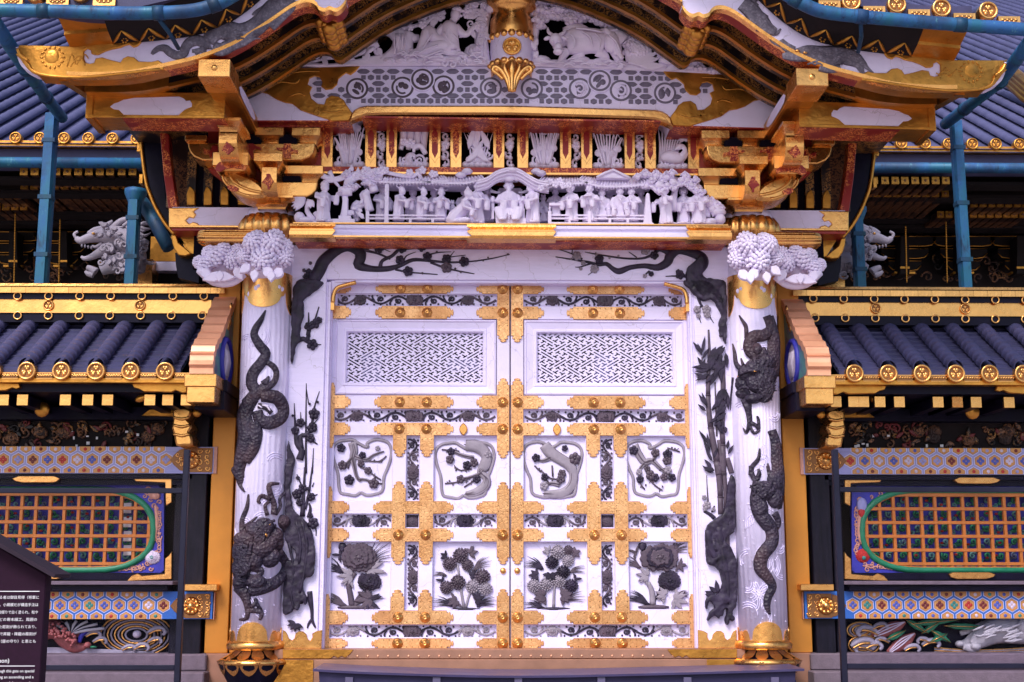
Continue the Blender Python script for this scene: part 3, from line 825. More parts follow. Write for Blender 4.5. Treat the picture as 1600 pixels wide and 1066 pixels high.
    # gilt plates: on the rails, on the stiles and where they cross
    for r, (z0, z1) in enumerate(RZ):
        y = (RAILS[r][0] + RAILS[r][1]) / 2
        b = MB(); plate(b, XO + .001, DX(549, y) if r < 2 else DX(548 - (y - 640) * .012, y), z0, z1, 0, .035, -.0365); sub(b, 'end_plate', [M_plate, M_nail])
        b = MB(); plate(b, DX(744, y), SEAM - .001, z0, z1, .04, 0, -.0365); sub(b, 'end_plate', [M_plate, M_nail])
        b = MB(); plate(b, DX(584.5 - .012 * (y - 620), y), DX(709, y), z0, z1, .045, .045, -.0365); sub(b, 'rail_plate', [M_plate, M_nail])
        if r in (0, 1, 2, 3, 5, 6, 7):
            for px_ in (626 - r * .7, 668 - r * .6):
                if r in (4,): continue
                put(ME_STUD, 'stud', leaf_o, loc=(sg * DX(px_, y), -.036, (z0 + z1) / 2))
        if r != 4: put(ME_STUD, 'stud', leaf_o, loc=(sg * DX(785.5, y), -.0385, (z0 + z1) / 2))
    for (ya, yb_, ca, cb) in ((443.5, 535, 0, 1), (591, 716, 1, 1), (753, 882, 1, 1), (920, 1013.5, 1, 0)):
        za_, zb2 = zof(yb_, YRL, 786), zof(ya, YRL, 786)
        b = MB(); plate(b, MST[0] + .001, SEAM - .0015, za_, zb2, .045 if cb else 0, .045 if ca else 0, -.038, True); sub(b, 'stile_plate', [M_plate, M_nail])
    for (ya, yb_, ca, cb) in ((443.5, 456, 0, 0), (598, 700, 1, 1), (760, 872, 1, 1), (928, 1013.5, 1, 0)):
        za_, zb2 = zof(yb_, YRL, 510), zof(ya, YRL, 510)
        b = MB(); plate(b, XO - .0015, XO + .031, za_, zb2, .03 if cb else 0, .03 if ca else 0, -.038, True); sub(b, 'edge_plate', [M_plate, M_nail])
    for x0, x1 in STI:
        for (ya, yb_, ca, cb) in ((661, 714, 0, 1), (752, 882, 1, 1), (921, 976, 1, 0)):
            za_, zb2 = zof(yb_, YRL, 650), zof(ya, YRL, 650)
            b = MB(); plate(b, x0 - .001, x1 + .001, za_, zb2, .045 if cb else 0, .045 if ca else 0, -.038, True); sub(b, 'muntin_plate', [M_plate, M_nail])
    # small gilt keyhole cover on the fourth rail, ring pulls on the meeting stile
    b = MB(); p = W(724, 671, YRL); b.prism([(p.x + .026 * cos(t), p.z + .036 * sin(t) * (1 + .12 * cos(4 * t))) for t in [2 * pi * i / 20 for i in range(20)]], YRL, YRL - .016, .005); sub(b, 'lock_plate', M_gold)
    b = MB(); p = W(786, 892, YRL); b.ell((p.x, YRL, p.z), (.02, .016, .02), None, 12, 8); sub(b, 'door_pull', M_gold)
    return leaf_o
LEAF = [door_leaf(1), door_leaf(-1)]
IN3 = [M_wood, M_wood2, M_pale]
Yc = -.006
# scroll strips: measured on the left leaf, mirrored on the right with its own tones
for side, lf in ((0, LEAF[0]), (1, LEAF[1])):
    mr = side == 1
    def done(mb, name):
        if mr: mb.mirror()
        part(mb, name, IN3, lf)
    for y, h, x0, x1, cn, sd_, mo in ((469, 17, 525, 775, 648, (563, 731), (0, 1, 1)), (650.5, 17, 518, 774, 647, (558, 732), (0, 1, 1)), (986.5, 18, 512, 774, 644, (552, 731), (0, 1, 2))):
        b = MB(); vine(b, x0, x1, y, h, Yc, 9, 1.75, True, ((cn, 15),), [(c, 10) for c in sd_], mo); done(b, 'scroll_carving')
    for x0, x1 in ((515, 612), (679, 774)):
        b = MB(); vine(b, x0, x1, 814.5, 18, Yc, 4, 1.7, True, (((x0 + x1) / 2, 15),), (), (2, 0, 1)); done(b, 'scroll_carving')
    b = MB(); b.m = 0; p0, p1 = q(635, 824, 0), q(655, 805, 0); b.box(p0[0], p1[0], -.004, -.0005, p0[1], p1[1]); b.m = 1; peony(b, 645, 814.5, 10, 9, Yc); done(b, 'square_flower')
    for y0, y1, cy_ in ((686, 782, 738), (852, 948, 902)):
        b = MB(); vine(b, y0, y1, 645.5, 17, Yc, 5, 1.8, False, ((cy_, 12),), (), (1, 1, 0)); done(b, 'vine_carving')

def ring(mb, pts, w=2.4, Y=Yc):
    P = cr([(p[0], p[1]) for p in pts], 5, True); P.append(P[0]); mb.m = 2
    mb.rt([(a, b_, w) for a, b_ in P], Y, .35, 6, 1)
A4 = (400, 520, 4.); B4 = (800, 520, 4.)
def medallion(lf, rg, org, trunks, twigs, flowers, label):
    b = MB(); ring(b, crop(*org, rg)); b.m = 2
    for t in trunks:
        b.m = 2; b.rt(crop(*org, t), Yc, .2, 7, 3)
        for k in range(3): o_ = R.uniform(-.5, .5); b.m = 1; b.rt([(x + r * o_ * .8, y + r * o_ * .5, .8) for x, y, r in crop(*org, t)], Yc - .004, .6, 5, 3)
    b.m = 1
    for t in twigs:
        b.rt(crop(*org, [p + (5,) for p in t]), Yc, .6, 5, 2)
        for p0, p1 in zip(t, t[1:]):
            for f in (.3, .65): x_, y_ = p0[0] + (p1[0] - p0[0]) * f, p0[1] + (p1[1] - p0[1]) * f; b.rt(crop(*org, [(x_, y_, 4), (x_ + R.uniform(-22, 22), y_ + R.uniform(-24, 24), 2)]), Yc, .6, 5, 1); u_ = crop(*org, [(x_ + R.uniform(-16, 16), y_ + R.uniform(-16, 16), 7)])[0]; b.pell(u_[0], u_[1], u_[2], u_[2], Yc, None, 0, 5, 3)
    for i, (x, y, r) in enumerate(crop(*org, flowers)): b.m = 2 if i % 5 == 4 else i % 2; blossom(b, x, y, r * 1.05, Yc - .004)
    part(b, 'plum_medallion', IN3, lf, label)
R0 = [(655, 1000), (690, 1015), (740, 1010), (790, 985), (800, 900), (825, 840), (846, 760), (835, 700), (800, 675), (745, 668), (695, 690), (700, 710), (680, 712), (640, 690), (605, 670), (560, 672), (520, 680), (488, 705), (478, 750), (490, 810), (512, 880), (518, 960), (530, 1000), (570, 1010), (620, 1018)]
R1 = [(x + 648 - 6, y + 18) for x, y in R0]
medallion(LEAF[0], R0, A4, [[(600, 685, 30), (612, 740, 26), (604, 780, 22), (612, 830, 15), (630, 900, 12), (655, 925, 12)], [(620, 775, 16), (690, 795, 14), (735, 765, 9), (800, 742, 5)], [(605, 780, 14), (575, 810, 12), (560, 835, 10)], [(635, 915, 10), (690, 920, 9), (735, 940, 6)]],
          [[(690, 800), (770, 805), (815, 770)], [(590, 800), (575, 850)], [(640, 830), (720, 880), (780, 920)], [(700, 935), (790, 945)]],
          [(532, 720, 27), (540, 828, 29), (665, 765, 22), (655, 816, 22), (760, 722, 16), (700, 862, 24), (582, 920, 32), (735, 942, 32)], 'plum spray medallion with slim grey trunk')
medallion(LEAF[0], R1, A4, [[(1310, 705, 36), (1390, 715, 42), (1440, 770, 36), (1430, 830, 40), (1400, 870, 22), (1440, 910, 26), (1430, 960, 32), (1370, 1000, 30), (1310, 1010, 18)], [(1360, 780, 14), (1290, 765, 12), (1240, 745, 10)], [(1400, 880, 12), (1340, 900, 9), (1270, 915, 6)]],
          [[(1270, 740), (1160, 730)], [(1340, 910), (1250, 935), (1180, 942)], [(1350, 850), (1280, 860), (1240, 840)], [(1400, 900), (1300, 965)]],
          [(1218, 742, 24), (1212, 792, 27), (1318, 828, 27), (1362, 812, 27), (1450, 760, 24), (1278, 915, 26), (1378, 915, 26)], 'plum medallion with broad bent trunk at its right')
R2 = [(920 - x + 0, y + 10) for x, y in R0]; R2 = [(x, y) for x, y in R2]
R2 = [(1550 - x - 642 - 0, y + 14) for x, y in R0]; R2 = [(x + 0, y) for x, y in R2]
_mx = sum(p[0] for p in R0) / len(R0)
R2 = [(262 - (x - _mx), y + 14) for x, y in R0]; R3 = [(903 - (x - _mx), y + 6) for x, y in R0]
medallion(LEAF[1], R2, B4, [[(200, 700, 36), (240, 750, 40), (300, 790, 36), (360, 830, 36), (385, 890, 30), (370, 960, 32), (310, 1005, 34), (200, 1010, 24)], [(240, 780, 18), (190, 800, 12), (140, 790, 6)], [(300, 950, 18), (250, 940, 14), (200, 950, 8)], [(250, 830, 6), (255, 900, 6)]],
          [[(180, 870), (140, 830)], [(200, 900), (240, 950)], [(180, 860), (240, 910), (300, 915)]],
          [(150, 782, 26), (392, 785, 36), (204, 902, 24), (312, 880, 26), (200, 958, 27), (305, 915, 28), (330, 722, 20), (400, 800, 24)], 'plum medallion with thick diagonal trunk')
medallion(LEAF[1], R3, B4, [[(760, 705, 32), (790, 760, 26), (830, 810, 24), (875, 800, 18), (930, 850, 14), (990, 890, 8)], [(830, 815, 16), (800, 850, 10), (790, 880, 8)], [(880, 800, 12), (900, 770, 10)]],
          [[(850, 910), (900, 960), (940, 985)], [(800, 880), (800, 940), (830, 980)], [(970, 720), (1050, 745)], [(920, 860), (980, 840)]],
          [(760, 735, 29), (896, 750, 27), (972, 760, 30), (970, 798, 29), (795, 870, 20), (865, 890, 30), (896, 905, 25), (950, 902, 24), (1000, 905, 25), (975, 858, 24), (800, 915, 24), (845, 850, 20)], 'plum medallion crowded with dark blossoms')

C4 = (400, 800, 4.); D4 = (800, 800, 4.)
def bouquet(lf, org, items, label):
    b = MB()
    for it in items:
        kind, mi, a = it[0], it[1], it[2:]
        b.m = mi; s_ = org[2]; X = lambda v: org[0] + v / s_; Z = lambda v: org[1] + v / s_
        if kind == 'pe': peony(b, X(a[0]), Z(a[1]), a[2] / s_, a[3] / s_, Yc - .006, ms=a[4] if len(a) > 4 else None)
        elif kind == 'mu': mum(b, X(a[0]), Z(a[1]), a[2] / s_ * 1.0, Yc - .006)
        elif kind == 'bu': b.pell(X(a[0]), Z(a[1]), a[2] / s_, a[2] / s_, Yc, .02); leaf(b, X(a[0]), Z(a[1]), a[2] * 1.2 / s_, a[2] / s_, 100, Yc - .012)
        elif kind == 'fr': frond(b, X(a[0]), Z(a[1]), a[2] / s_, a[3] / s_, a[4], Yc - .002, a[5] if len(a) > 5 else 4)
        elif kind == 'st': b.rt([(X(p[0]), Z(p[1]), p[2] / s_) for p in a[0]], Yc, .6, 6, 3)
        elif kind == 'gr': grass(b, X(a[0]), Z(a[1]), a[2] + 2, a[3] / s_, a[4], a[5], Yc, (a[6] if len(a) > 6 else 1.3) * 1.35)
        elif kind == 'ba': b.pell(X(a[0]), Z(a[1]), a[2] / s_, a[3] / s_, Yc, .016)
    part(b, 'flower_bouquet', IN3, lf, label)
bouquet(LEAF[0], C4, [('gr', 1, 560, 590, 6, 170, 195, 230, 1.6), ('gr', 1, 600, 590, 5, 200, -55, -18, 1.5), ('gr', 0, 540, 380, 4, 130, 190, 240, 1.5), ('gr', 1, 700, 330, 7, 190, -75, -12, 1.1), ('st', 1, [(600, 590, 20), (590, 520, 18), (580, 450, 16), (620, 380, 14)]), ('fr', 2, 600, 400, 100, 40, 180, 5), ('fr', 2, 700, 360, 120, 44, 10, 5), ('fr', 1, 720, 540, 110, 48, 170, 5), ('fr', 0, 690, 550, 110, 42, 10, 4), ('pe', 1, 645, 285, 122, 92), ('pe', 0, 708, 435, 80, 62), ('bu', 0, 540, 218, 27), ('fr', 0, 530, 270, 60, 26, 185, 3), ('ba', 1, 610, 597, 105, 14)], 'bouquet of one huge brown peony above a black one')
bouquet(LEAF[0], C4, [('st', 2, [(1300, 600, 10), (1280, 480, 8), (1260, 330, 7)]), ('st', 2, [(1310, 600, 8), (1340, 500, 7), (1400, 420, 6)]), ('gr', 1, 1360, 370, 5, 130, -65, -25, 1.2), ('gr', 0, 1230, 590, 5, 120, 185, 225, 1.3), ('gr', 0, 1390, 590, 5, 110, -45, -5, 1.3), ('gr', 1, 1190, 400, 3, 80, 190, 215, 1.2), ('fr', 0, 1190, 275, 45, 30, 180, 4), ('fr', 1, 1335, 260, 60, 36, -40, 4), ('fr', 0, 1170, 430, 50, 24, 190, 3), ('fr', 0, 1340, 400, 55, 30, -20, 4), ('fr', 1, 1255, 550, 70, 40, 150, 5), ('fr', 0, 1370, 550, 70, 40, -20, 5), ('mu', 2, 1355, 465, 46), ('mu', 2, 1437, 480, 44), ('mu', 1, 1262, 440, 50), ('mu', 1, 1190, 472, 44), ('mu', 1, 1210, 325, 46), ('mu', 1, 1322, 332, 40), ('mu', 1, 1277, 272, 50), ('mu', 1, 1415, 405, 52), ('ba', 0, 1310, 610, 95, 12)], 'bouquet of round beaded brown chrysanthemums')
bouquet(LEAF[1], D4, [('st', 2, [(260, 600, 10), (265, 480, 8), (290, 380, 7)]), ('gr', 0, 190, 360, 6, 120, 195, 245, 1.3), ('gr', 1, 350, 380, 4, 100, -35, -5, 1.2), ('gr', 1, 330, 560, 5, 120, -40, -5, 1.2), ('gr', 0, 190, 600, 5, 110, 185, 225, 1.4), ('fr', 1, 205, 525, 75, 50, 180, 6), ('fr', 1, 310, 525, 75, 50, 0, 6), ('fr', 0, 160, 395, 60, 36, 180, 5), ('fr', 2, 230, 245, 45, 30, 200, 4), ('fr', 1, 385, 255, 50, 36, 10, 4), ('fr', 0, 240, 385, 60, 44, 90, 5), ('fr', 0, 390, 420, 50, 26, -5, 3), ('mu', 2, 285, 250, 48), ('mu', 2, 350, 305, 40), ('mu', 1, 352, 240, 34), ('mu', 0, 250, 315, 44), ('mu', 0, 320, 377, 46), ('mu', 2, 297, 432, 42), ('mu', 0, 370, 462, 46), ('mu', 2, 215, 452, 46), ('mu', 2, 135, 462, 44), ('ba', 0, 260, 607, 110, 12)], 'bouquet of mixed pale and black daisies')
bouquet(LEAF[1], D4, [('gr', 0, 850, 580, 6, 160, 195, 235, 1.6), ('gr', 1, 800, 350, 4, 110, 195, 235, 1.4), ('gr', 1, 990, 260, 7, 150, -70, -8, 1.2), ('gr', 1, 1040, 520, 5, 70, -50, 5, 1.2), ('st', 2, [(880, 580, 20), (875, 500, 18), (850, 440, 14)]), ('st', 0, [(880, 580, 7), (930, 470, 6), (940, 380, 6)]), ('fr', 2, 850, 400, 80, 40, 190, 5), ('fr', 2, 960, 520, 70, 40, 200, 5), ('fr', 2, 1010, 545, 100, 46, 15, 5), ('fr', 1, 1040, 330, 60, 34, 30, 4), ('fr', 1, 780, 255, 60, 24, 200, 3), ('pe', 0, 985, 432, 74, 66), ('pe', 1, 922, 285, 122, 88, (1, 0, 1)), ('bu', 0, 815, 212, 28), ('ba', 1, 885, 595, 102, 15)], 'bouquet of one large dark peony on pale leaves')
# ------------------------------------------------------------------ carved plum, bamboo and dragons on the frame
L1 = (350, 440, 3.5555); L2 = (350, 730, 3.5555); R1c = (1070, 440, 3.5555); R2c = (1070, 730, 3.5555)
YI = YJ - .004
TR = MB()
def trunk(parent):
    global TR
    os_ = parts(TR, 'trunk_carving', M_wood, parent, remesh=.0065, rsm=1); TR = MB()
    for o in os_:
        m = o.modifiers.new('bark', 'DISPLACE'); m.texture = TEX_BARK; m.strength = .02; m.texture_coords = 'OBJECT'; m.texture_coords_object = BARK_AT
TEX_BARK = bpy.data.textures.new('bark', 'CLOUDS'); TEX_BARK.noise_scale = .05
BARK_AT = LINTEL
def outline(mb, pts, Y, dep, bev, n=2, jag=0):
    P = cr(pts, n, True)
    if jag: P = [(p[0] + R.uniform(-jag, jag), p[1] + R.uniform(-jag, jag)) for p in P]
    TR.prism(Q(P, Y), Y + .012, Y - dep, 0)
# left: old plum along the lintel
b = MB(); A5 = (400, 260, 4.)
for P in ([(330, 745, 42), (390, 660, 40), (425, 590, 40), (500, 528, 33), (575, 505, 28), (645, 530, 36), (652, 575, 34), (640, 618, 30), (720, 640, 20), (820, 640, 18), (900, 620, 14), (980, 585, 12), (1080, 590, 9), (1200, 600, 7), (1340, 595, 5), (1480, 575, 4), (1585, 550, 3)],
          [(775, 632, 13), (790, 590, 11), (850, 560, 11), (900, 520, 10), (1000, 510, 8), (1190, 495, 4)], [(1090, 600, 8), (1200, 640, 6), (1365, 672, 3)], [(870, 645, 7), (960, 662, 5), (1135, 676, 3)],
          [(650, 520, 9), (760, 545, 7), (840, 580, 6)], [(1060, 560, 5), (1130, 540, 4), (1220, 535, 2)], [(700, 500, 8), (780, 495, 6), (900, 500, 5)], [(1200, 580, 4), (1240, 530, 2)], [(1190, 570, 4), (1310, 555, 2)], [(920, 600, 4), (940, 560, 4), (1000, 535, 2)], [(760, 500, 4), (840, 535, 2)]):
    b.rt(crop(*A5, P), YI, .5, 8, 4)
for P in ([(330, 745), (290, 720), (262, 800), (255, 900), (248, 1000), (246, 1063), (272, 1063), (280, 990), (302, 930), (292, 850), (340, 800), (372, 730)],):
    outline(b, crop(*A5, P), YI, .03, .009, 3, .6)
for x, y, r in crop(*A5, [(900, 585, 30), (912, 515, 30), (1070, 565, 30), (1190, 578, 30), (1300, 596, 33), (950, 656, 33), (770, 512, 32), (1035, 505, 30), (330, 662, 24), (312, 690, 22)]): b.m = 0; blossom(b, x, y, r, YI - .006)
for x, y, r in crop(*A5, [(1190, 632, 36), (690, 516, 20), (340, 605, 12), (300, 650, 12), (1130, 535, 8), (1420, 588, 7), (1450, 570, 6), (1575, 550, 7), (1280, 660, 8), (1040, 668, 8), (1245, 640, 8)]): b.m = 1; blossom(b, x, y, r, YI - .004)
part(b, 'plum_branch', [M_wood, M_wood2], LINTEL, 'dark plum branch curving along the left of the lintel'); trunk(LINTEL)
b = MB()
outline(b, crop(*L1, [(402, 0), (550, 0), (520, 45), (470, 80), (440, 100), (446, 150), (440, 205), (412, 235), (418, 280), (430, 330), (405, 350), (395, 400), (376, 460), (374, 300), (380, 150)]), YI, .028, .008, 3, .5)
for P in ([(400, 335, 14), (440, 318, 14), (462, 330, 12), (470, 290, 10), (482, 250, 8), (500, 225, 6), (528, 140, 3)], [(462, 300, 8), (470, 240, 6), (470, 172, 3)], [(450, 330, 8), (490, 350, 6), (540, 350, 2)],
          [(455, 1066, 7), (455, 800, 5), (457, 566, 2)], [(420, 990, 22), (432, 940, 18), (405, 895, 15), (396, 800, 7), (390, 676, 2)], [(430, 930, 16), (425, 860, 13), (460, 850, 12), (488, 800, 9), (500, 705, 5), (530, 610, 2)], [(460, 850, 9), (485, 880, 8), (520, 905, 3)], [(400, 800, 5), (425, 770, 4), (425, 725, 2)], [(470, 680, 3), (458, 600, 2)], [(490, 1066, 5), (497, 925, 2)], [(490, 800, 5), (520, 765, 2)]):
    b.rt(crop(*L1, P), YI, .55, 7, 3)
for x, y, r in crop(*L1, [(470, 250, 26), (505, 235, 28), (527, 215, 20), (490, 350, 32), (500, 735, 32), (425, 785, 26), (395, 828, 24), (490, 812, 30), (480, 870, 26), (470, 300, 12), (475, 680, 8), (520, 670, 8), (382, 745, 8)]): blossom(b, x, y, r, YI - .006)
outline(b, crop(*L1, [(358, 885), (375, 940), (395, 980), (388, 1040), (380, 1066), (350, 1066)]), YI, .026, .007, 3)
# stump and roots
outline(b, crop(*L2, [(346, -4), (388, -4), (376, 80), (372, 170), (395, 250), (420, 268), (455, 300), (480, 350), (500, 400), (506, 480), (508, 550), (490, 605), (445, 628), (442, 690), (462, 730), (455, 770), (435, 745), (412, 790), (385, 785), (370, 808), (330, 812), (333, 690), (335, 560), (362, 520), (390, 525), (402, 490), (385, 450), (352, 420), (340, 380), (346, 250), (346, 100)]), YI, .036, .012, 3, .7)
for P in ([(475, 690, 15), (480, 745, 15), (488, 800, 10), (490, 850, 9), (508, 892, 5)], [(488, 845, 9), (470, 870, 7), (463, 895, 4)], [(430, 740, 12), (432, 760, 8)], [(435, 275, 16), (442, 150, 9), (450, 0, 6)], [(450, 235, 9), (470, 150, 7), (490, 0, 4)], [(430, 100, 5), (405, 40, 3)], [(470, 280, 12), (480, 230, 8), (472, 200, 5)], [(490, 300, 9), (510, 340, 4), (511, 380, 3)], [(490, 165, 5), (520, 150, 2)], [(490, 110, 4), (500, 85, 2)], [(470, 300, 9), (520, 290, 4)]):
    b.rt(crop(*L2, P), YI, .6, 7, 3)
for x, y, r in crop(*L2, [(405, 150, 28), (437, 118, 27), (482, 165, 25), (420, 196, 22), (495, 312, 32), (480, 270, 16), (410, 60, 12), (470, 120, 12)]): blossom(b, x, y, r, YI - .006)
for P in ([(360, 420, 9), (385, 560, 8), (372, 700, 8), (390, 790, 5)], [(430, 300, 10), (460, 420, 9), (450, 560, 9), (420, 700, 7)], [(400, 300, 8), (425, 420, 8), (415, 540, 8)]):
    b.rt(crop(*L2, P), YI - .034, .6, 6, 3)
for a in (30, 60, 95, 130, 165, 200): leaf(b, *crop(*L2, [(398, 868)])[0], 14, 5, a, YI - .004)
part(b, 'plum_tree_carving', [M_wood, M_wood2], JAMB[0]); trunk(JAMB[0])
# right: plum on the lintel, bamboo on the jamb
b = MB(); B5 = (800, 260, 4.)
for P in ([(1230, 760, 45), (1165, 715, 46), (1140, 660, 46), (1185, 610, 42), (1185, 570, 34), (1120, 538, 30), (1040, 525, 26), (990, 558, 30), (970, 600, 28), (910, 632, 22), (830, 622, 16), (740, 632, 16), (670, 656, 20), (630, 640, 15), (590, 610, 13), (540, 615, 11), (480, 600, 9), (400, 586, 6), (272, 566, 3)],
          [(990, 545, 22), (925, 518, 15), (880, 550, 10), (815, 575, 7), (700, 575, 6), (560, 555, 5), (455, 536, 2)], [(440, 580, 6), (370, 545, 4), (255, 508, 2)], [(500, 605, 6), (430, 628, 4), (395, 630, 2)], [(860, 655, 7), (840, 670, 5), (820, 690, 3)], [(1090, 690, 8), (1030, 685, 5), (960, 688, 3)], [(540, 630, 4), (510, 655, 3), (475, 680, 2)], [(780, 570, 4), (745, 545, 3), (730, 535, 2)], [(375, 545, 3), (378, 515, 2)], [(520, 555, 3), (525, 535, 2)], [(1185, 545, 14), (1160, 535, 8)]):
    b.rt(crop(*B5, P), YI, .5, 8, 4)
outline(b, crop(*B5, [(1180, 560), (1205, 600), (1190, 690), (1235, 715), (1290, 760), (1320, 810), (1335, 900), (1334, 990), (1322, 1060), (1300, 1060), (1290, 980), (1305, 930), (1270, 850), (1230, 815), (1180, 830), (1130, 780), (1090, 720), (1090, 640), (1130, 610)]), YI, .03, .01, 3, .6)
for x, y, r in crop(*B5, [(890, 556, 28), (1050, 678, 30), (545, 580, 30), (870, 672, 18), (1040, 660, 18)]): b.m = 0; blossom(b, x, y, r, YI - .006)
for x, y, r in crop(*B5, [(405, 560, 30), (832, 526, 30), (515, 642, 28), (445, 605, 16), (430, 640, 12), (530, 555, 12), (610, 573, 8), (665, 560, 8), (830, 685, 14), (370, 578, 8)]): b.m = 1; blossom(b, x, y, r, YI - .004)
part(b, 'plum_branch', [M_wood, M_pale], LINTEL, 'dark plum branch with pale blossoms at the right of the lintel'); trunk(LINTEL)
b = MB()
outline(b, crop(*R1c, [(0, -6), (205, -6), (225, 60), (230, 180), (228, 345), (214, 320), (205, 270), (190, 220), (205, 190), (180, 130), (140, 98), (100, 110), (40, 60)]), YI, .03, .009, 3, .5)
b.rt(crop(*R1c, [(75, 85, 10), (85, 120, 7), (100, 140, 5), (130, 180, 3), (160, 230, 2)]), YI, .6, 6, 3); b.rt(crop(*R1c, [(95, 135, 6), (70, 160, 4), (90, 230, 2)]), YI, .6, 6, 3)
b.m = 2
for x, y, r in crop(*R1c, [(68, 155, 22), (120, 155, 26), (75, 190, 14), (125, 185, 20)]): blossom(b, x, y, r, YI - .006)
b.m = 1
def culm(P, c):
    P = cr(P, 4); n = len(P)
    for k in range(0, n - 1, 5):
        seg = P[k:k + 6]; b.rt(crop(*c, seg), YI, .6, 8, 1)
        if k: x, y, r = crop(*c, [seg[0]])[0]; b.pell(x, y, r * 1.25, 1.2, YI, .016)
culm([(132, 268, 5), (136, 400, 9), (130, 560, 12), (132, 700, 14), (150, 850, 17), (178, 1000, 19), (190, 1075, 19)], R1c)
culm([(210, 470, 13), (213, 600, 15), (208, 800, 15), (214, 1000, 16), (216, 1075, 16)], R1c)
culm([(186, -5, 19), (196, 130, 16), (200, 260, 16)], R2c); culm([(216, -5, 14), (228, 180, 12), (232, 400, 18), (240, 620, 16)], R2c)
for P in ([(168, 560, 4), (172, 700, 4), (178, 860, 5)], [(235, 980, 14), (250, 1030, 16), (260, 1066, 14)], [(95, 420, 4), (98, 500, 3)], [(190, 880, 12), (200, 960, 14), (205, 1066, 12)]): b.rt(crop(*R1c, P), YI, .6, 6, 3)
b.rt(crop(*R2c, [(130, 200, 5), (124, 110, 3), (121, 45, 2)]), YI, .6, 5, 3)
b.m = 0
def leaves(c, lst, w=16):
    for x, y, L, a in lst:
        X, Z, l, ww = crop(*c, [(x, y, L, w)])[0]; leaf(b, X, Z, l, ww, a, YI - .008 - R.random() * .006)
leaves(R1c, [(95, 410, 70, -110), (92, 400, 80, -125), (95, 400, 100, -80), (98, 430, 75, -60), (92, 380, 60, -140), (100, 470, 60, -120), (95, 480, 55, -70), (110, 530, 60, 200), (120, 540, 55, 190),
             (125, 700, 90, -110), (122, 690, 80, -125), (150, 720, 70, -60), (118, 720, 60, -140), (130, 900, 90, -125), (140, 960, 90, -115), (140, 940, 100, -100), (155, 1000, 80, -120), (150, 1030, 60, -135), (160, 980, 60, -70), (150, 1066, 70, -140), (158, 1066, 80, -120), (240, 960, 60, -60), (235, 930, 50, -80)])
for i in range(26): leaves(R1c, [(R.uniform(165, 232), R.uniform(350, 500), R.uniform(70, 110), R.uniform(75, 150))], 22)
for i in range(10): leaves(R1c, [(R.uniform(120, 190), R.uniform(440, 520), R.uniform(60, 90), R.uniform(120, 190))], 20)
for i in range(18): leaves(R1c, [(R.uniform(200, 238), R.uniform(590, 740), R.uniform(60, 100), R.uniform(80, 140))], 20)
for i in range(8): leaves(R1c, [(R.uniform(180, 230), R.uniform(740, 820), R.uniform(30, 60), R.uniform(60, 160))], 18)
outline(b, crop(*R2c, [(245, 60), (270, 70), (276, 200), (278, 340), (245, 375), (222, 410), (250, 450), (275, 490), (284, 560), (285, 760), (268, 785), (258, 820), (275, 840), (258, 850), (245, 830), (235, 875), (222, 860), (235, 790), (215, 790), (212, 826), (198, 820), (190, 780), (190, 845), (165, 825), (130, 850), (120, 850), (140, 800), (165, 780), (130, 740), (125, 785), (112, 785), (110, 740), (140, 712), (185, 700), (202, 650), (190, 575), (150, 545), (118, 515), (112, 400), (122, 320), (175, 285), (215, 250)]), YI, .036, .011, 3, .6)
for P in ([(130, 350, 20), (140, 440, 22), (180, 520, 18)], [(190, 330, 22), (200, 420, 20), (220, 520, 18), (240, 640, 14), (240, 760, 10)], [(250, 250, 14), (240, 330, 14)], [(160, 400, 16), (170, 470, 16)]): b.rt(crop(*R2c, P), YI - .03, .5, 7, 3)
b.rt(crop(*R2c, [(165, 285, 12), (140, 262, 10), (105, 245, 6)]), YI, .6, 6, 3); b.rt(crop(*R2c, [(150, 250, 6), (165, 215, 4)]), YI, .6, 6, 3)
for x, y, r in crop(*R2c, [(108, 168, 14), (122, 212, 24), (112, 232, 14), (160, 235, 12)]): b.m = 2; blossom(b, x, y, r, YI - .006)
b.m = 0
leaves(R2c, [(185, 700, 75, -100), (180, 700, 60, -140), (170, 715, 65, -155), (165, 720, 55, 195), (165, 20, 60, 200), (160, 10, 50, 170)], 24)
part(b, 'bamboo_and_plum_carving', [M_wood, M_wood2, M_pale], JAMB[1], 'bamboo stems and old plum trunk'); trunk(JAMB[1])

# dragons wound on the columns
def cyt(b, c, P, fl=.58, n=8, ex=.006):
    b.rt(crop(*c, P), YC - RCOL, fl, n, 4, yf=lambda x: colY(x, ex))
def cye(b, c, x, y, rx, ry, dep=.04, ang=0):
    x, y, rx, ry = crop(*c, [(x, y, rx, ry)])[0]; w = W(x, y, YC - RCOL); k = sc(x, y, YC - RCOL); w.y = colY(w.x, .004)
    b.ell(w, (rx * k, dep, ry * k), Matrix.Rotation(radians(-ang), 3, 'Y'), 10, 7)
b = MB()
for P in ([(232, 160, 4), (205, 215, 15), (176, 260, 20), (168, 300, 22), (200, 355, 26), (232, 400, 28), (208, 450, 30), (162, 510, 33), (155, 570, 33), (180, 615, 33), (150, 660, 40), (115, 740, 48), (130, 850, 56), (115, 930, 52), (92, 1000, 44), (80, 1066, 38)],
          [(215, 435, 12), (270, 468, 17), (287, 510, 18), (272, 560, 19), (230, 592, 24), (165, 640, 32), (120, 680, 36)], [(285, 480, 12), (255, 455, 8)], [(225, 570, 26), (240, 545, 14), (248, 525, 5)], [(240, 600, 10), (215, 575, 12), (200, 590, 10)],
          [(205, 640, 30), (280, 640, 40), (312, 690, 42), (305, 750, 40), (250, 785, 38), (200, 765, 34), (185, 720, 30)], [(190, 690, 16), (230, 700, 14), (262, 730, 14)], [(170, 780, 36), (175, 850, 40), (160, 930, 36), (120, 1000, 30)]):
    cyt(b, L1, P)
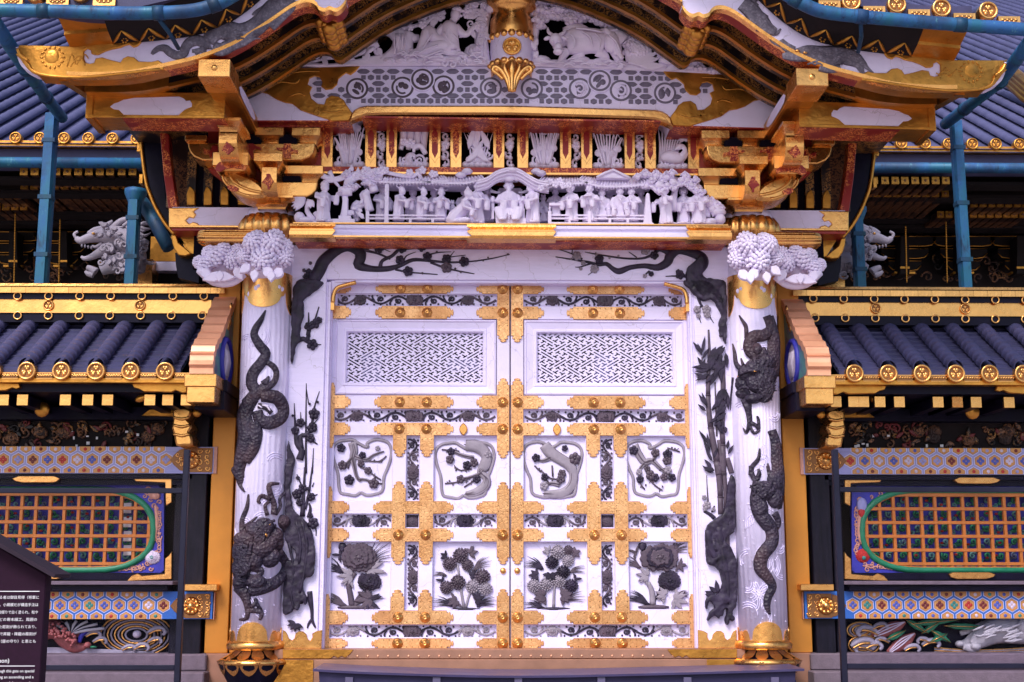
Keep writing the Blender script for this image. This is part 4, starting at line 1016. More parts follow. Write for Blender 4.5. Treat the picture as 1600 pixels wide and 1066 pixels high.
cyt(b, L2, [(62, -6, 40), (85, 40, 36), (88, 100, 14), (112, 136, 5)])
for P in ([(135, 150, 5), (128, 220, 12), (100, 290, 15), (100, 350, 18), (108, 390, 18)], [(110, 330, 9), (150, 305, 9), (185, 275, 4)], [(298, 88, 6), (250, 98, 14), (255, 150, 16), (272, 205, 17), (270, 262, 18)], [(255, 180, 12), (210, 160, 12), (190, 190, 9), (205, 200, 6)], [(250, 190, 10), (228, 215, 10), (240, 268, 12)], [(320, 90, 5), (322, 130, 9), (300, 175, 10), (302, 215, 11), (280, 262, 12)],
          [(285, 470, 36), (315, 540, 32), (285, 630, 36), (210, 670, 38), (140, 690, 30)], [(100, 560, 18), (170, 560, 22), (205, 580, 20), (180, 610, 14), (120, 600, 12)], [(80, 660, 40), (120, 720, 28), (132, 790, 17), (125, 840, 12), (82, 848, 6)], [(200, 850, 9), (205, 805, 15), (140, 795, 14)], [(150, 780, 12), (180, 750, 12), (170, 730, 9)], [(205, 800, 12), (175, 740, 9)]):
    cyt(b, L2, P)
for x, y, rx, ry in [(130, 400, 80, 50), (90, 470, 50, 90), (170, 350, 55, 45), (220, 330, 60, 50), (310, 300, 45, 40), (270, 380, 55, 50), (200, 450, 80, 60), (100, 560, 60, 80), (150, 520, 70, 60), (250, 500, 60, 60), (90, 640, 48, 50), (180, 640, 60, 40), (290, 420, 35, 45), (320, 330, 26, 30), (240, 420, 60, 50)]: cye(b, L2, x, y, rx, ry, .042)
for i in range(26): a = R.uniform(0, 6.28); cyt(b, L2, [(100 + R.uniform(-20, 60), 440 + R.uniform(-50, 120), 12), (80 + R.uniform(-20, 60), 480 + R.uniform(-50, 130), 10), (70 + R.uniform(-15, 60), 540 + R.uniform(-60, 120), 3)], .8, 5, .038)
for i in range(16): cyt(b, L2, [(240 + R.uniform(-30, 50), 290 + R.uniform(-10, 80), 9), (215 + R.uniform(-40, 40), 320 + R.uniform(-10, 90), 8), (190 + R.uniform(-40, 40), 370 + R.uniform(0, 90), 3)], .8, 5, .038)
b.m = 1; cye(b, L2, 238, 377, 10, 17, .056, 20); cye(b, L2, 258, 320, 6, 10, .058, 20); b.m = 2
for P in ([(215, 690, 3), (240, 695, 6), (258, 720, 4)], [(195, 690, 4), (215, 705, 5)]): cyt(b, L1, P, .6, 5, .03)
part(b, 'dragon_carving', [M_scale, M_gold, M_carve], COLM[0], 'dark dragon climbing the left column, tail uppermost')
b = MB()
for P in ([(308, 182, 4), (325, 215, 9), (342, 250, 12), (345, 315, 13)], [(280, 332, 4), (290, 390, 12), (298, 450, 15), (325, 488, 17)], [(318, 422, 5), (330, 465, 11)], [(455, 190, 24), (475, 255, 27), (440, 298, 33), (380, 308, 35), (358, 365, 35), (388, 408, 34), (450, 400, 40)], [(470, 190, 26), (492, 300, 40), (490, 420, 45), (480, 520, 45)], [(345, 650, 34), (356, 715, 20), (362, 785, 15), (345, 838, 8), (330, 810, 4)], [(360, 780, 13), (395, 800, 11), (410, 820, 9), (408, 770, 9), (400, 748, 6)], [(362, 800, 9), (385, 842, 9), (415, 825, 7)], [(283, 520, 8), (278, 620, 5), (275, 700, 2)],
          [(485, 825, 25), (505, 900, 33), (512, 1000, 40), (515, 1075, 42)], [(415, 928, 5), (408, 985, 11), (375, 1030, 14), (368, 1075, 14)], [(460, 1010, 5), (465, 1040, 9), (470, 1075, 12)], [(410, 1040, 6), (415, 1075, 10)], [(470, 830, 12), (480, 850, 14)]): cyt(b, R1c, P)
for x, y, rx, ry in [(400, 480, 70, 55), (345, 510, 50, 50), (325, 570, 42, 40), (330, 620, 45, 30), (410, 560, 75, 65), (440, 630, 50, 45), (460, 520, 55, 60), (380, 650, 50, 30), (315, 545, 28, 22), (450, 450, 60, 50), (400, 380, 30, 40)]: cye(b, R1c, x, y, rx, ry, .042)
for i in range(22): cyt(b, R1c, [(400 + R.uniform(-30, 90), 480 + R.uniform(-60, 140), 11), (430 + R.uniform(-40, 60), 520 + R.uniform(-60, 140), 10), (460 + R.uniform(-40, 50), 570 + R.uniform(-80, 110), 3)], .8, 5, .038)
cyt(b, R1c, [(300, 600, 8), (330, 590, 10), (350, 605, 5)], .9, 6, .06); cyt(b, R1c, [(300, 520, 9), (340, 500, 12), (395, 505, 8)], .9, 6, .055)
b.m = 1; cye(b, R1c, 380, 507, 20, 6, .072, -8); cye(b, R1c, 312, 520, 14, 5, .068, -10); b.m = 0
for P in ([(515, -8, 42), (520, 80, 42), (520, 180, 34), (535, 230, 14)], [(370, -8, 14), (375, 40, 15), (395, 72, 15), (412, 40, 13), (408, 8, 6)], [(460, -8, 9), (470, 30, 12), (500, 60, 14)], [(430, 90, 55), (405, 190, 45), (420, 260, 42), (455, 310, 42), (482, 350, 38), (482, 420, 37), (430, 490, 38), (420, 560, 38), (460, 615, 30), (487, 665, 24), (462, 720, 23), (455, 770, 19), (472, 818, 7)], [(500, 255, 22), (522, 300, 18), (510, 350, 9)], [(510, 260, 12), (530, 310, 12), (520, 345, 6)], [(480, 330, 14), (450, 340, 8)]): cyt(b, R2c, P)
for x, y, rx, ry in [(440, 130, 75, 55), (500, 80, 50, 70), (500, 170, 50, 60), (400, 180, 40, 60), (420, 230, 45, 60)]: cye(b, R2c, x, y, rx, ry, .04)
for i in range(16): cyt(b, R2c, [(420 + R.uniform(-30, 60), 90 + R.uniform(-20, 60), 10), (395 + R.uniform(-20, 40), 110 + R.uniform(-20, 60), 8), (365 + R.uniform(-20, 40), 100 + R.uniform(-20, 50), 3)], .8, 5, .038)
part(b, 'dragon_carving', [M_scale, M_gold], COLM[1], 'dark dragon descending the right column, tail lowest')
# low white relief of waves and curls on the columns
for sg, colo in ((1, COLM[0]), (-1, COLM[1])):
    b = MB()
    def arc(x, y, r, a0, a1, w=.006):
        P = []
        for i in range(11):
            a = a0 + (a1 - a0) * i / 10; P.append((x + r * cos(a) * .8, 0, y + r * sin(a)))
        P = [p for p in P if abs(p[0] - XC) < .142]
        if len(P) < 5: return
        b.tube([(px_, colY(px_ * 1., .001), z) for px_, _, z in P], [w] * len(P), 5, .9)
    for k in range(40):
        x = XC + R.uniform(-.12, .12); z = R.uniform(.12, 2.0); r0 = R.uniform(.02, .06); a0 = R.uniform(0, 6.28)
        for j in range(3): arc(x, z, r0 + .014 * j, a0, a0 + R.uniform(1.4, 2.6), .0032)
    for k in range(60):
        x = XC + R.uniform(-.13, .13); z = R.uniform(.12, 2.0); b.ell((x, colY(x, 0), z), (.0045, .004, .0045), None, 6, 4)
    if sg < 0: b.mirror()
    o = part(b, 'wave_relief', M_column, colo); o['kind'] = 'stuff'
# ------------------------------------------------------------------ panel row and its struts
YP = -.2
m = MB(); m.box(xof(497, 267, -.3), -xof(497, 267, -.3), -.3, 0, zof(270, -.3), zof(262, -.3)); STRIP = part(m, 'red_frieze_rail', M_redgold, GATE)
m = MB(); m.box(xof(497, 267, -.3), -xof(497, 267, -.3), -.306, -.27, zof(273, -.3), zof(270, -.3) - .0005); part(m, 'gilt_edge', M_gold, STRIP)
STRUTS = [(503, 520), (571, 588), (604, 620), (671, 688), (704, 721), (771, 788)]
def gild_strut(x0, x1):
    m = MB(); Y = -.25; m.pbox(x0, 189, x1, 264, Y, -.1)
    xm = (x0 + x1) / 2; h = x1 - x0; m.m = 1
    P = [(xm, 199), (xm + 1.5, 203), (xm + h * .27, 208), (xm + h * .27, 238), (xm + 1.5, 244), (xm, 248), (xm - 1.5, 244), (xm - h * .27, 238), (xm - h * .27, 208), (xm - 1.5, 203)]
    m.prism(Q(P, Y), Y + .01, Y - .003); m.m = 0
    for a, b in ((x0, x0 + 2.2), (x1 - 2.2, x1)):
        m.pbox(a, 190, b, 248, Y - .007, Y + .005)
    P = [(x0, 264.5), (x1, 264.5), (x1, 245), (x1 - 3, 247), (xm + 2, 251), (xm, 255), (xm - 2, 251), (x0 + 3, 247), (x0, 245)]
    m.prism(Q(P, Y), Y + .01, Y - .009, .002); return m
for a, b in STRUTS: two(lambda: gild_strut(a, b), 'panel_strut', [M_gold, M_redgold])
def relief_wide(x0, x1, kind):
    b = MB(); Y = YP; y0, y1 = 192, 262; xm = (x0 + x1) / 2; w = x1 - x0
    X = lambda t: x0 + w * t; Z = lambda t: y0 + (y1 - y0) * t
    b.m = 1; b.pbox(x0 - 2, 188, x1 + 2, 265, Y + .07, Y + .09); b.m = 0
    for i in range(5): b.pell(X(.12 + .19 * i), Z(.95), w * .16, 6, Y, .04)
    for j, (cx_, r) in enumerate(((.22, 8), (.72, 9), (.5, 7))): spiral(b, X(cx_), Z(.84), r, 1.5, R.uniform(0, 6), Y - .02, 2.2, 1 if j % 2 else -1)
    if kind in ('iris', 'grass', 'reed'):
        n = 15 if kind != 'reed' else 10
        for i in range(n):
            t = (i + .5) / n; a = (t - .5) * 1.5; top = .08 + .25 * R.random()
            blade(b, [(X(.5 + (t - .5) * .35), Z(.92)), (X(.5 + (t - .5) * .7), Z(.55)), (X(min(.97, max(.03, .5 + (t - .5) * 1.15))), Z(top)), (X(min(.98, max(.02, .5 + (t - .5) * 1.45))), Z(top + .2 * R.random()))], Y - .02 - .02 * R.random(), 2.6)
        for i in range(4): peony(b, X(.2 + .2 * i), Z(.55 + .1 * (i % 2)), 7, 6, Y - .03)
        for i in range(3): peony(b, X(.25 + .25 * i), Z(.12 + .06 * (i % 2)), 7, 6, Y - .02)
    if kind == 'wave':
        for i in range(6): spiral(b, X(.5), Z(.78), 22 - 3.4 * i, .9, .4 * i, Y - .02 - .004 * i, 2.3)
        for i in range(4): b.rt([(X(.1 + .25 * i), Z(.6), 4), (X(.2 + .22 * i), Z(.3), 6), (X(.12 + .28 * i), Z(.02), 5)], Y, .8, 7, 3)
        b.rt([(X(.9), Z(.7), 4), (X(.75), Z(.52), 5), (X(.55), Z(.55), 4), (X(.52), Z(.66), 2)], Y - .03, .8, 7, 3); blossom(b, X(.4), Z(.45), 9, Y - .03); blossom(b, X(.2), Z(.42), 7, Y - .03)
    if kind == 'leaf':
        for a, x_, z_, L in ((-60, .3, .85, 40), (-100, .55, .8, 46), (-130, .75, .75, 44), (-75, .2, .6, 38), (-115, .9, .6, 36), (-90, .5, .5, 36), (-40, .1, .9, 40), (-140, .9, .9, 40)): leaf(b, X(x_), Z(z_), L, 9, a, Y - .02 - .02 * R.random(), .014)
        for i in range(7): blade(b, [(X(.3 + .07 * i), Z(.9)), (X(.25 + .1 * i), Z(.55)), (X(.05 + .16 * i), Z(.2))], Y - .03, 2.4)
        spiral(b, X(.85), Z(.72), 8, 1.2, 0, Y - .03, 2.5)
    if kind == 'duck':
        b.rt([(X(.1), Z(.75), 4), (X(.35), Z(.72), 10), (X(.65), Z(.75), 10), (X(.85), Z(.7), 6), (X(.95), Z(.62), 4)], Y - .03, .8, 9, 3)
        b.rt([(X(.75), Z(.72), 6), (X(.88), Z(.58), 4), (X(.8), Z(.48), 4), (X(.68), Z(.5), 5), (X(.55), Z(.55), 1.5)], Y - .04, .8, 8, 3)
        for i in range(9): blade(b, [(X(.1 + .06 * i), Z(.85)), (X(.12 + .08 * i), Z(.4)), (X(.08 + .12 * i), Z(.05))], Y - .01, 3)
        leaf(b, X(.75), Z(.4), 18, 8, -60, Y - .02); leaf(b, X(.85), Z(.35), 14, 7, -20, Y - .02)
    return b
def relief_narrow(x0, x1):
    b = MB(); b.m = 1; b.pbox(x0 - 1, 188, x1 + 1, 265, YP + .07, YP + .09); b.m = 0; xm = (x0 + x1) / 2
    blossom(b, xm, 226, 8, YP - .02)
    for i, y in enumerate((200, 213, 241, 254)): spiral(b, xm + (1 if i % 2 else -1), y, 6.2, 1., R.uniform(0, 6), YP, 2.4, 1 if i % 2 else -1); b.pell(xm + (4 if i % 2 else -4), y + 5, 4, 3, YP, .02)
    for y in (193, 220, 234, 247, 260): b.pell(xm + R.uniform(-3, 3), y, 4.5, 4, YP - .01, .02)
    return b
KW = ['grass', 'wave', 'leaf', 'iris', 'reed', 'duck']
for k, (a, b_) in enumerate(((520, 571), (620, 671), (721, 771))):
    part(relief_wide(a + 1, b_ - 1, KW[k]), 'openwork_panel', [M_carve, M_void], GATE)
    mb = relief_wide(a + 1, b_ - 1, KW[5 - k])
    if KW[5 - k] != 'duck': mb.mirror()
    else: mb.xform(Matrix.Translation((-2 * q((a + b_) / 2, 225, YP)[0], 0, 0)))
    part(mb, 'openwork_panel', [M_carve, M_void], GATE)
for a, b_ in ((588, 604), (688, 704)): two(lambda: relief_narrow(a + 1, b_ - 1), 'narrow_openwork_panel', [M_carve, M_void])
part(relief_narrow(789, 803), 'narrow_openwork_panel', [M_carve, M_void], GATE)
two(lambda: relief_narrow(492, 503), 'narrow_openwork_panel', [M_carve, M_void])

# ------------------------------------------------------------------ rainbow beam with its inlaid tortoiseshell pattern
YK = -.46
def half(pts, Y):
    L = Q(pts, Y); return L + [(-x, z) for x, z in reversed(L)]
m = MB()
m.prism(half([(798, 165.5), (572, 165.5), (561, 168), (554, 174), (549, 188), (385, 188), (386, 150), (396, 132), (420, 117), (460, 108), (560, 104), (798, 104)], YK), -.15, YK)
KORYO = part(m, 'rainbow_beam', M_white, GATE, bevel=.003)
m = MB()
P = half([(798, 181), (600, 181), (575, 182), (560, 186), (546, 192), (549, 180), (555, 173), (563, 169), (574, 167), (798, 167)], YK)
m.prism(P, YK + .05, YK - .03, .012); part(m, 'gilt_lower_moulding', M_gold, KORYO)
m = MB(); a = q(565, 181, YK - .02); m.box(a[0], -a[0], YK - .02, -.22, a[1] - .012, a[1] - .001); a = q(400, 187, YK); m.box(a[0], q(548, 187, YK)[0], YK + .004, -.2, a[1] - .012, a[1] - .001); m.box(-q(548, 187, YK)[0], -a[0], YK + .004, -.2, a[1] - .012, a[1] - .001); part(m, 'red_soffit', M_redgold, KORYO)
def f():
    m = MB(); P = [(392, 141), (402, 130), (425, 117), (460, 107.5), (562, 104.5), (556, 112), (548, 118), (541, 115), (535, 119), (529, 124), (527, 133), (519, 140), (509, 141), (502, 136), (504, 129), (500, 122), (492, 120), (484, 123), (481, 133), (488, 137), (484, 145), (487, 155), (497, 163), (507, 164), (510, 155), (518, 150), (530, 152), (538, 158), (541, 164), (551, 178), (546, 189), (520, 190), (508, 186), (490, 180), (470, 173), (457, 163), (445, 161), (432, 156), (418, 147)]
    m.prism(Q(P, YK), YK + .004, YK - .012, .004)
    for c in ([(420, 135, 1.2), (440, 128, 1.5), (462, 130, 1.5), (468, 122, 1.2)], [(452, 150, 1.2), (468, 146, 1.5), (476, 150, 1.2)], [(440, 118, 1), (470, 112, 1.3), (500, 112, 1)], [(500, 172, 1), (520, 176, 1.3), (536, 172, 1)]): m.rt(c, YK - .012, .7, 5, 3)
    return m
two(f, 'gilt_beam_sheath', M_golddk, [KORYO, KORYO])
def flat_mesh(name, poly, mat_, d=.006):
    m = MB(); m.prism(poly, .002, -d, .0015); return m.mesh(name, mat_)
kk = sc(700, 135, YK)
M_inl = paint('grey_violet_inlay', (.15, .125, .20), .5, var=.3, vs_=25, b=.4, bs=60)
ME_EL = flat_mesh('ellipse_inlay', [(10.2 * kk * a, 4.1 * kk * c) for a, c in ((1, 0), (.72, .62), (.4, .95), (-.4, .95), (-.72, .62), (-1, 0), (-.72, -.62), (-.4, -.95), (.4, -.95), (.72, -.62))], M_inl)
ME_HX = flat_mesh('hexagon_inlay', [(5.9 * kk * sin(pi / 3 * i) * .95, 4.7 * kk * cos(pi / 3 * i)) for i in range(6)], M_inl)
ME_SQ = flat_mesh('square_inlay', [(3.5 * kk * a, 3.5 * kk * b_) for a, b_ in ((-1, -1), (1, -1), (1, 1), (-1, 1))], M_inl)
MEDS = [(558, 139), (629, 137), (660, 125), (693, 135), (767, 138), (831, 139), (906, 139), (937, 127), (970, 142), (1039, 146)]
XGL = (500, 1100)
def on_sheath(x, y):
    xl = x if x < 800 else 1598 - x
    if xl > 553: return False
    if xl < 488: return True
    if 505 < xl and y < 124: return True
    if y > 150 and xl < 540: return True
    return 506 < xl < 522 and y < 141
for k in range(-14, 15):
    x0 = 800 + k * 23.2
    for me, dx, rows in ((ME_EL, 0, (112, 131, 150)), (ME_SQ, 0, (121.5, 140.5, 158)), (ME_HX, 11.6, (121.5, 140.5, 158)), (ME_EL, 11.6, (109.5, 131 , 150))):
        if me is ME_EL and dx: continue
        for y in rows:
            x = x0 + dx; yy = y + (2 if x > 800 else 0) * (x - 800) / 300
            if not 492 < x < 1106 or on_sheath(x, yy): continue
            if any(hypot(x - a, yy - c) < (17 if me is ME_EL else 20) for a, c in MEDS): continue
            w = W(x, yy, YK); put(me, 'inlay', KORYO, loc=w)
for n_, (x, y) in enumerate(MEDS):
    b = MB(); w = W(x, y, YK); r = 19.5 * kk; dy = .002 * (n_ in (2, 7))
    def disc(rr, yf, yb=YK + .001): b.prism([(w.x + rr * cos(2 * pi * i / 28), w.z + rr * sin(2 * pi * i / 28)) for i in range(28)], yb, yf, .001)
    yb = YK - .004 - .006 * (n_ in (2, 7))
    b.m = 0; disc(r, yb); b.m = 1; disc(r * .90, yb - .002); b.m = 0; disc(r * .72, yb - .004); b.m = 1
    for i in range(4): a = R.uniform(0, 6.28); b.pell(x + 5 * cos(a), y + 5 * sin(a), R.uniform(4, 8), R.uniform(2.5, 5), yb - .005, .006, R.uniform(0, 180))
    if n_ > 4 and n_ % 2 == 0: b.m = 0; spiral(b, x, y, 9, 1.2, R.uniform(0, 6), yb - .008, 2.4)
    b.rt([(x + 9 * cos(t), y + 9 * sin(t), 1.6) for t in [R.uniform(0, 6) + i * .5 for i in range(1)] for t in [t + .4 * j for j in range(7)]], yb - .005, .6, 5, 2)
    part(b, 'round_medallion', [M_white, paint('medallion_inlay_%d' % n_, (.09, .075, .11) if n_ < 5 else (.2, .17, .23), .5, var=.4, vs_=25, b=.4, bs=50)] if False else [M_white, M_wood2 if n_ < 5 and n_ != 4 else M_inl], KORYO)

# ------------------------------------------------------------------ king post with crest
b = MB(); YG = -.58; kp = sc(800, 60, YG); cx_ = 0.0; cy_ = YG + 32 * kp
zk = lambda y: zof(y, YG)
b.m = 1; b.lathe([(31.5 * kp, zk(98)), (34 * kp, zk(70)), (33 * kp, zk(45))], cx_, cy_, 32)
b.m = 0; b.lathe([(32.5 * kp, zk(52)), (35 * kp, zk(40)), (34 * kp, zk(22)), (28 * kp, zk(12)), (36 * kp, zk(5)), (40 * kp, zk(2)), (40 * kp, zk(-40))], cx_, cy_, 32)
for i in range(9):
    a = -pi / 2 + (i - 4) * .36; b.ell((cx_ + 33.5 * kp * cos(a), cy_ + 33.5 * kp * sin(a), zk(51)), (6 * kp, 4 * kp, 6 * kp), None, 8, 5)
b.lathe([(32 * kp, zk(112)), (33.5 * kp, zk(94)), (33.6 * kp, zk(92))], cx_, cy_, 32)
for i in range(9):
    a = -pi / 2 + (i - 4) * .36; b.ell((cx_ + 33 * kp * cos(a), cy_ + 33 * kp * sin(a), zk(93)), (6 * kp, 3 * kp, 5 * kp), None, 8, 5)
KP = part(b, 'king_post', [M_gold, M_white], GATE)
def crest(mb, x, y, r, Y, dk=None):
    """round crest of three leaves"""
    k = sc(x, y, Y); w = W(x, y, Y)
    mb.m = 0
    mb.tube([(w.x + r * .88 * k * cos(2 * pi * i / 24), Y, w.z + r * .88 * k * sin(2 * pi * i / 24)) for i in range(25)], r * k * .12, 6, 1.2, False)
    mb.m = 1; mb.prism([(w.x + r * .86 * k * cos(2 * pi * i / 20), w.z + r * .86 * k * sin(2 * pi * i / 20)) for i in range(20)], Y + .012, Y + .001)
    mb.m = 0
    for j in range(3):
        a = pi / 2 + j * 2 * pi / 3
        for s_ in (-1, 1): mb.ell((w.x + (.42 * cos(a) - s_ * .14 * sin(a)) * r * k, Y, w.z + (.42 * sin(a) + s_ * .14 * cos(a)) * r * k), (r * k * .27, r * k * .16, r * k * .27), None, 8, 5)
        mb.ell((w.x + .25 * r * k * cos(a), Y, w.z + .25 * r * k * sin(a)), (r * k * .2, r * k * .13, r * k * .2), None, 8, 5)
b = MB(); crest(b, 800, 72, 15, YG - .012); part(b, 'round_crest', [M_gold, M_golddk], KP)
b = MB()
for s_ in (-1, 1):
    b.rt([(800 + s_ * 3, 143, 3), (800 + s_ * 8, 125, 4), (800 + s_ * 17, 110, 4.5), (800 + s_ * 27, 104, 4), (800 + s_ * 30, 110, 3.5), (800 + s_ * 22, 116, 3), (800 + s_ * 14, 124, 3)], YG - .03, .8, 7, 4)
    b.rt([(800 + s_ * 2, 143, 3), (800 + s_ * 5, 122, 3.5), (800 + s_ * 11, 108, 4), (800 + s_ * 12, 100, 3)], YG - .035, .8, 7, 4)
    b.pell(800 + s_ * 24, 110, 6, 4, YG - .02, .02, 30 * s_)
b.rt([(800, 144, 3), (800, 122, 4), (800, 108, 6.5), (800, 98, 5), (800, 93, 2)], YG - .04, .8, 8, 4); b.pell(800, 112, 14, 20, YG, .03)
part(b, 'gilt_palmette', M_gold, KP)

# ------------------------------------------------------------------ openwork carving in the gable
YC2 = -.43; G4 = (600, 0, 6.4); G8 = (420, 0, 8.); H4 = (800, 0, 4.)
m = MB(); m.prism(half([(798, 107), (452, 107), (440, 101), (470, 70), (520, 40), (620, 0), (700, -60), (798, -70)], YC2), -.25, -.30); part(m, 'dark_backing', M_void, GATE)
def dk(b, px_, py_, rx, ry, Y=YC2 - .05):
    b.pell(px_, py_, rx, ry, Y, .02)
def base_waves(b, x0, x1, y, n, h=9):
    for i in range(n):
        t = (i + .5) / n; b.pell(x0 + (x1 - x0) * t, y, (x1 - x0) / n * .75, h * R.uniform(.7, 1.1), YC2, .08, R.uniform(-10, 10), 9, 6)
# left half: a seated sage under blossoms
b = MB(); m = b
m.prism(Q([(446, 107), (770, 106), (770, 98), (740, 96), (700, 90), (640, 92), (610, 86), (560, 96), (520, 103), (480, 103)], YC2), -.3, YC2 - .05, .01)
base_waves(b, 600, 760, 99, 9, 8)
for i, a in enumerate((-165, -140, -115, -90, -65, -35)): m.pell(462 + 15 * cos(radians(a)), 101 + 12 * sin(radians(a)), 11, 7, YC2 - .03, .04, a)
m.rt([(480, 100, 5), (510, 103, 4), (560, 98, 4), (610, 86, 5), (630, 80, 6)], YC2 - .03, .8, 7, 4)
for P in ([(595, 95, 6), (618, 80, 10), (626, 62, 13), (615, 50, 12), (600, 48, 7)], [(640, 95, 10), (634, 70, 12), (640, 52, 10)], [(596, 90, 4), (586, 80, 3), (588, 62, 3), (598, 50, 4)], [(625, 50, 7), (600, 44, 6), (580, 46, 4)], [(640, 60, 8), (655, 60, 6)]): m.rt(P, YC2 - .03, .9, 9, 4)
# sage: legs, torso, head, arms
for P in ([(706, 74, 11), (690, 72, 12), (672, 76, 10), (650, 82, 6), (640, 86, 4)], [(700, 66, 11), (682, 62, 10), (670, 48, 9), (663, 62, 8), (655, 80, 6)], [(706, 78, 13), (703, 56, 14), (704, 42, 14), (706, 36, 9)], [(712, 42, 7), (722, 52, 6), (730, 53, 5), (740, 43, 4), (748, 38, 3.5)], [(694, 42, 7), (686, 52, 6), (692, 64, 5)], [(707, 34, 6), (711, 28, 6)]): m.rt(P, YC2 - .07, .9, 9, 4)
m.pell(712, 23, 8.5, 10, YC2 - .075, .035); m.pell(714, 16, 9, 6, YC2 - .075, .036); m.pell(720, 25, 3, 2, YC2 - .09, .015); m.pell(723, 18, 5, 2, YC2 - .075, .02, 20)
for P in ([(680, 78, 5), (700, 82, 6), (718, 84, 5), (730, 90, 5)], [(640, 78, 3), (665, 88, 5), (690, 92, 5), (720, 92, 5)], [(690, 70, 3), (712, 72, 3), (718, 84, 3)]): m.rt(P, YC2 - .07, .8, 7, 4)
# branches with blossoms, right-hand tree and scroll
for P in ([(675, 40, 5), (680, 20, 6), (690, 2, 5), (700, -8, 5)], [(690, 4, 6), (715, 2, 6), (740, 4, 5), (760, 2, 4)], [(600, 50, 3), (625, 46, 3.5), (650, 40, 3.5), (665, 34, 3)], [(640, 40, 3), (630, 25, 2.5), (610, 22, 2)]): m.rt(P, YC2 - .04, .9, 7, 4)
for x, y, r in ((612, 26, 8), (612, 38, 7), (646, 20, 8), (660, 30, 9), (666, 20, 8), (676, 28, 8), (688, 26, 8), (690, 20, 7), (560, 52, 7), (575, 46, 7), (556, 42, 6), (600, 30, 6), (730, 4, 7), (740, 16, 6), (735, 22, 6), (745, 20, 8), (755, 8, 6), (705, -2, 7), (660, 6, 7), (640, 8, 7), (620, 14, 7)): blossom(b, x, y, r, YC2 - .06)
m.rt([(757, 100, 10), (752, 60, 11), (756, 30, 10), (762, 10, 10), (768, 6, 7)], YC2 - .02, .9, 9, 4); m.pell(766, 13, 8, 8, YC2 - .06, .03)
for i in range(10): m.rt([(744 + R.uniform(0, 16), 70 + R.uniform(-5, 20), 1.6), (746 + R.uniform(0, 16), 45, 2), (748 + R.uniform(0, 14), 22 + R.uniform(-6, 6), 1.4)], YC2 - .06, .9, 5, 3)
for r_, d_ in ((20, .05), (14, .075), (8, .10), (3.5, .13)): w = W(745, 84, YC2); k = sc(745, 84, YC2); m.ell((w.x, YC2 - d_ * .5, w.z), (r_ * k, d_ * .45, r_ * k * .72), None, 16, 6)
for i in range(8): spiral(b, R.uniform(735, 765), R.uniform(28, 68), R.uniform(4, 7), 1., R.uniform(0, 6), YC2 - .07, 1.8)
for i in range(7): spiral(b, R.uniform(640, 740), R.uniform(90, 102), R.uniform(5, 9), 1.1, R.uniform(0, 6), YC2 - .07, 2)
# flowers at the left tip
peony(b, 501, 73, 17, 12, YC2 - .04); peony(b, 538, 65, 13, 12, YC2 - .04); m.pell(538, 70, 14, 8, YC2 - .03, .04)
for x, y, L, w_, a in ((502, 92, 20, 9, -20), (505, 92, 14, 8, 60), (500, 90, 14, 8, 200), (538, 86, 18, 8, -50), (540, 88, 16, 8, 20), (532, 88, 16, 8, -110), (545, 80, 14, 7, -30), (560, 85, 16, 7, -30), (566, 88, 14, 8, 40), (580, 60, 15, 7, -140), (585, 70, 18, 8, 140), (590, 75, 14, 8, 60), (575, 82, 14, 8, 100), (485, 85, 14, 8, -150), (478, 82, 12, 6, 120)): leaf(b, x, y, L, w_, a, YC2 - .04, .012)
m.rt([(484, 98, 2), (510, 92, 2.2), (545, 90, 2.2), (580, 80, 2.2)], YC2 - .03, .9, 6, 3)
for P in ([(583, 72, 5), (578, 62, 5), (572, 60, 3)], [(585, 74, 4), (574, 82, 3)], [(584, 64, 4), (590, 74, 4)]): m.rt(P, YC2 - .05, .9, 7, 3)
m.pell(581, 57, 6, 6, YC2 - .06, .03)
for i in range(110):   # foliage, buds and rock lines that fill the gaps
    x = R.uniform(600, 760); y = R.uniform(2, 60); lim = 104 - (x - 445) * .33
    if y < lim * .0: continue
    if abs(x - 708) < 20 and y > 12: continue
    if 645 < x < 700 and y > 40: continue
    if 612 < x < 645 and y > 44: continue
    blossom(b, x, y, R.uniform(4.5, 7.5), YC2 - .03 - .05 * R.random()) if i % 3 else leaf(b, x, y, R.uniform(10, 16), 7, R.uniform(0, 360), YC2 - .06, .01)
for i in range(22): x, y = R.uniform(470, 640), 0; y = 100 - (x - 470) * .33 - R.uniform(-2, 14); leaf(b, x, y, R.uniform(10, 16), 6, R.uniform(0, 360), YC2 - .04, .01)
for i in range(26): x = R.uniform(600, 745); y = R.uniform(84, 102); m.rt([(x, y, 1), (x + 6, y - R.uniform(1, 5), 1.6), (x + 14, y - R.uniform(-3, 4), 1)], YC2 - .10, .9, 5, 2)
for i in range(12): x = R.uniform(612, 640); m.rt([(x, 52, .8), (x + R.uniform(-3, 3), 68, 1.4), (x + R.uniform(-4, 4), 86, .8)], YC2 - .085, .9, 5, 2)
for P in ([(694, 50, 1.5), (700, 62, 1.8), (712, 70, 1.2)], [(700, 42, 1.5), (708, 54, 1.8), (716, 62, 1.2)], [(676, 52, 1.3), (668, 64, 1.6), (660, 78, 1.2)], [(684, 70, 1.4), (668, 76, 1.6), (652, 84, 1)], [(692, 78, 1.3), (676, 84, 1.6), (662, 90, 1)]): m.rt(P, YC2 - .115, .9, 5, 3)
part(b, 'gable_carving', M_carve, GATE, 'white carving of a seated sage under blossom branches')
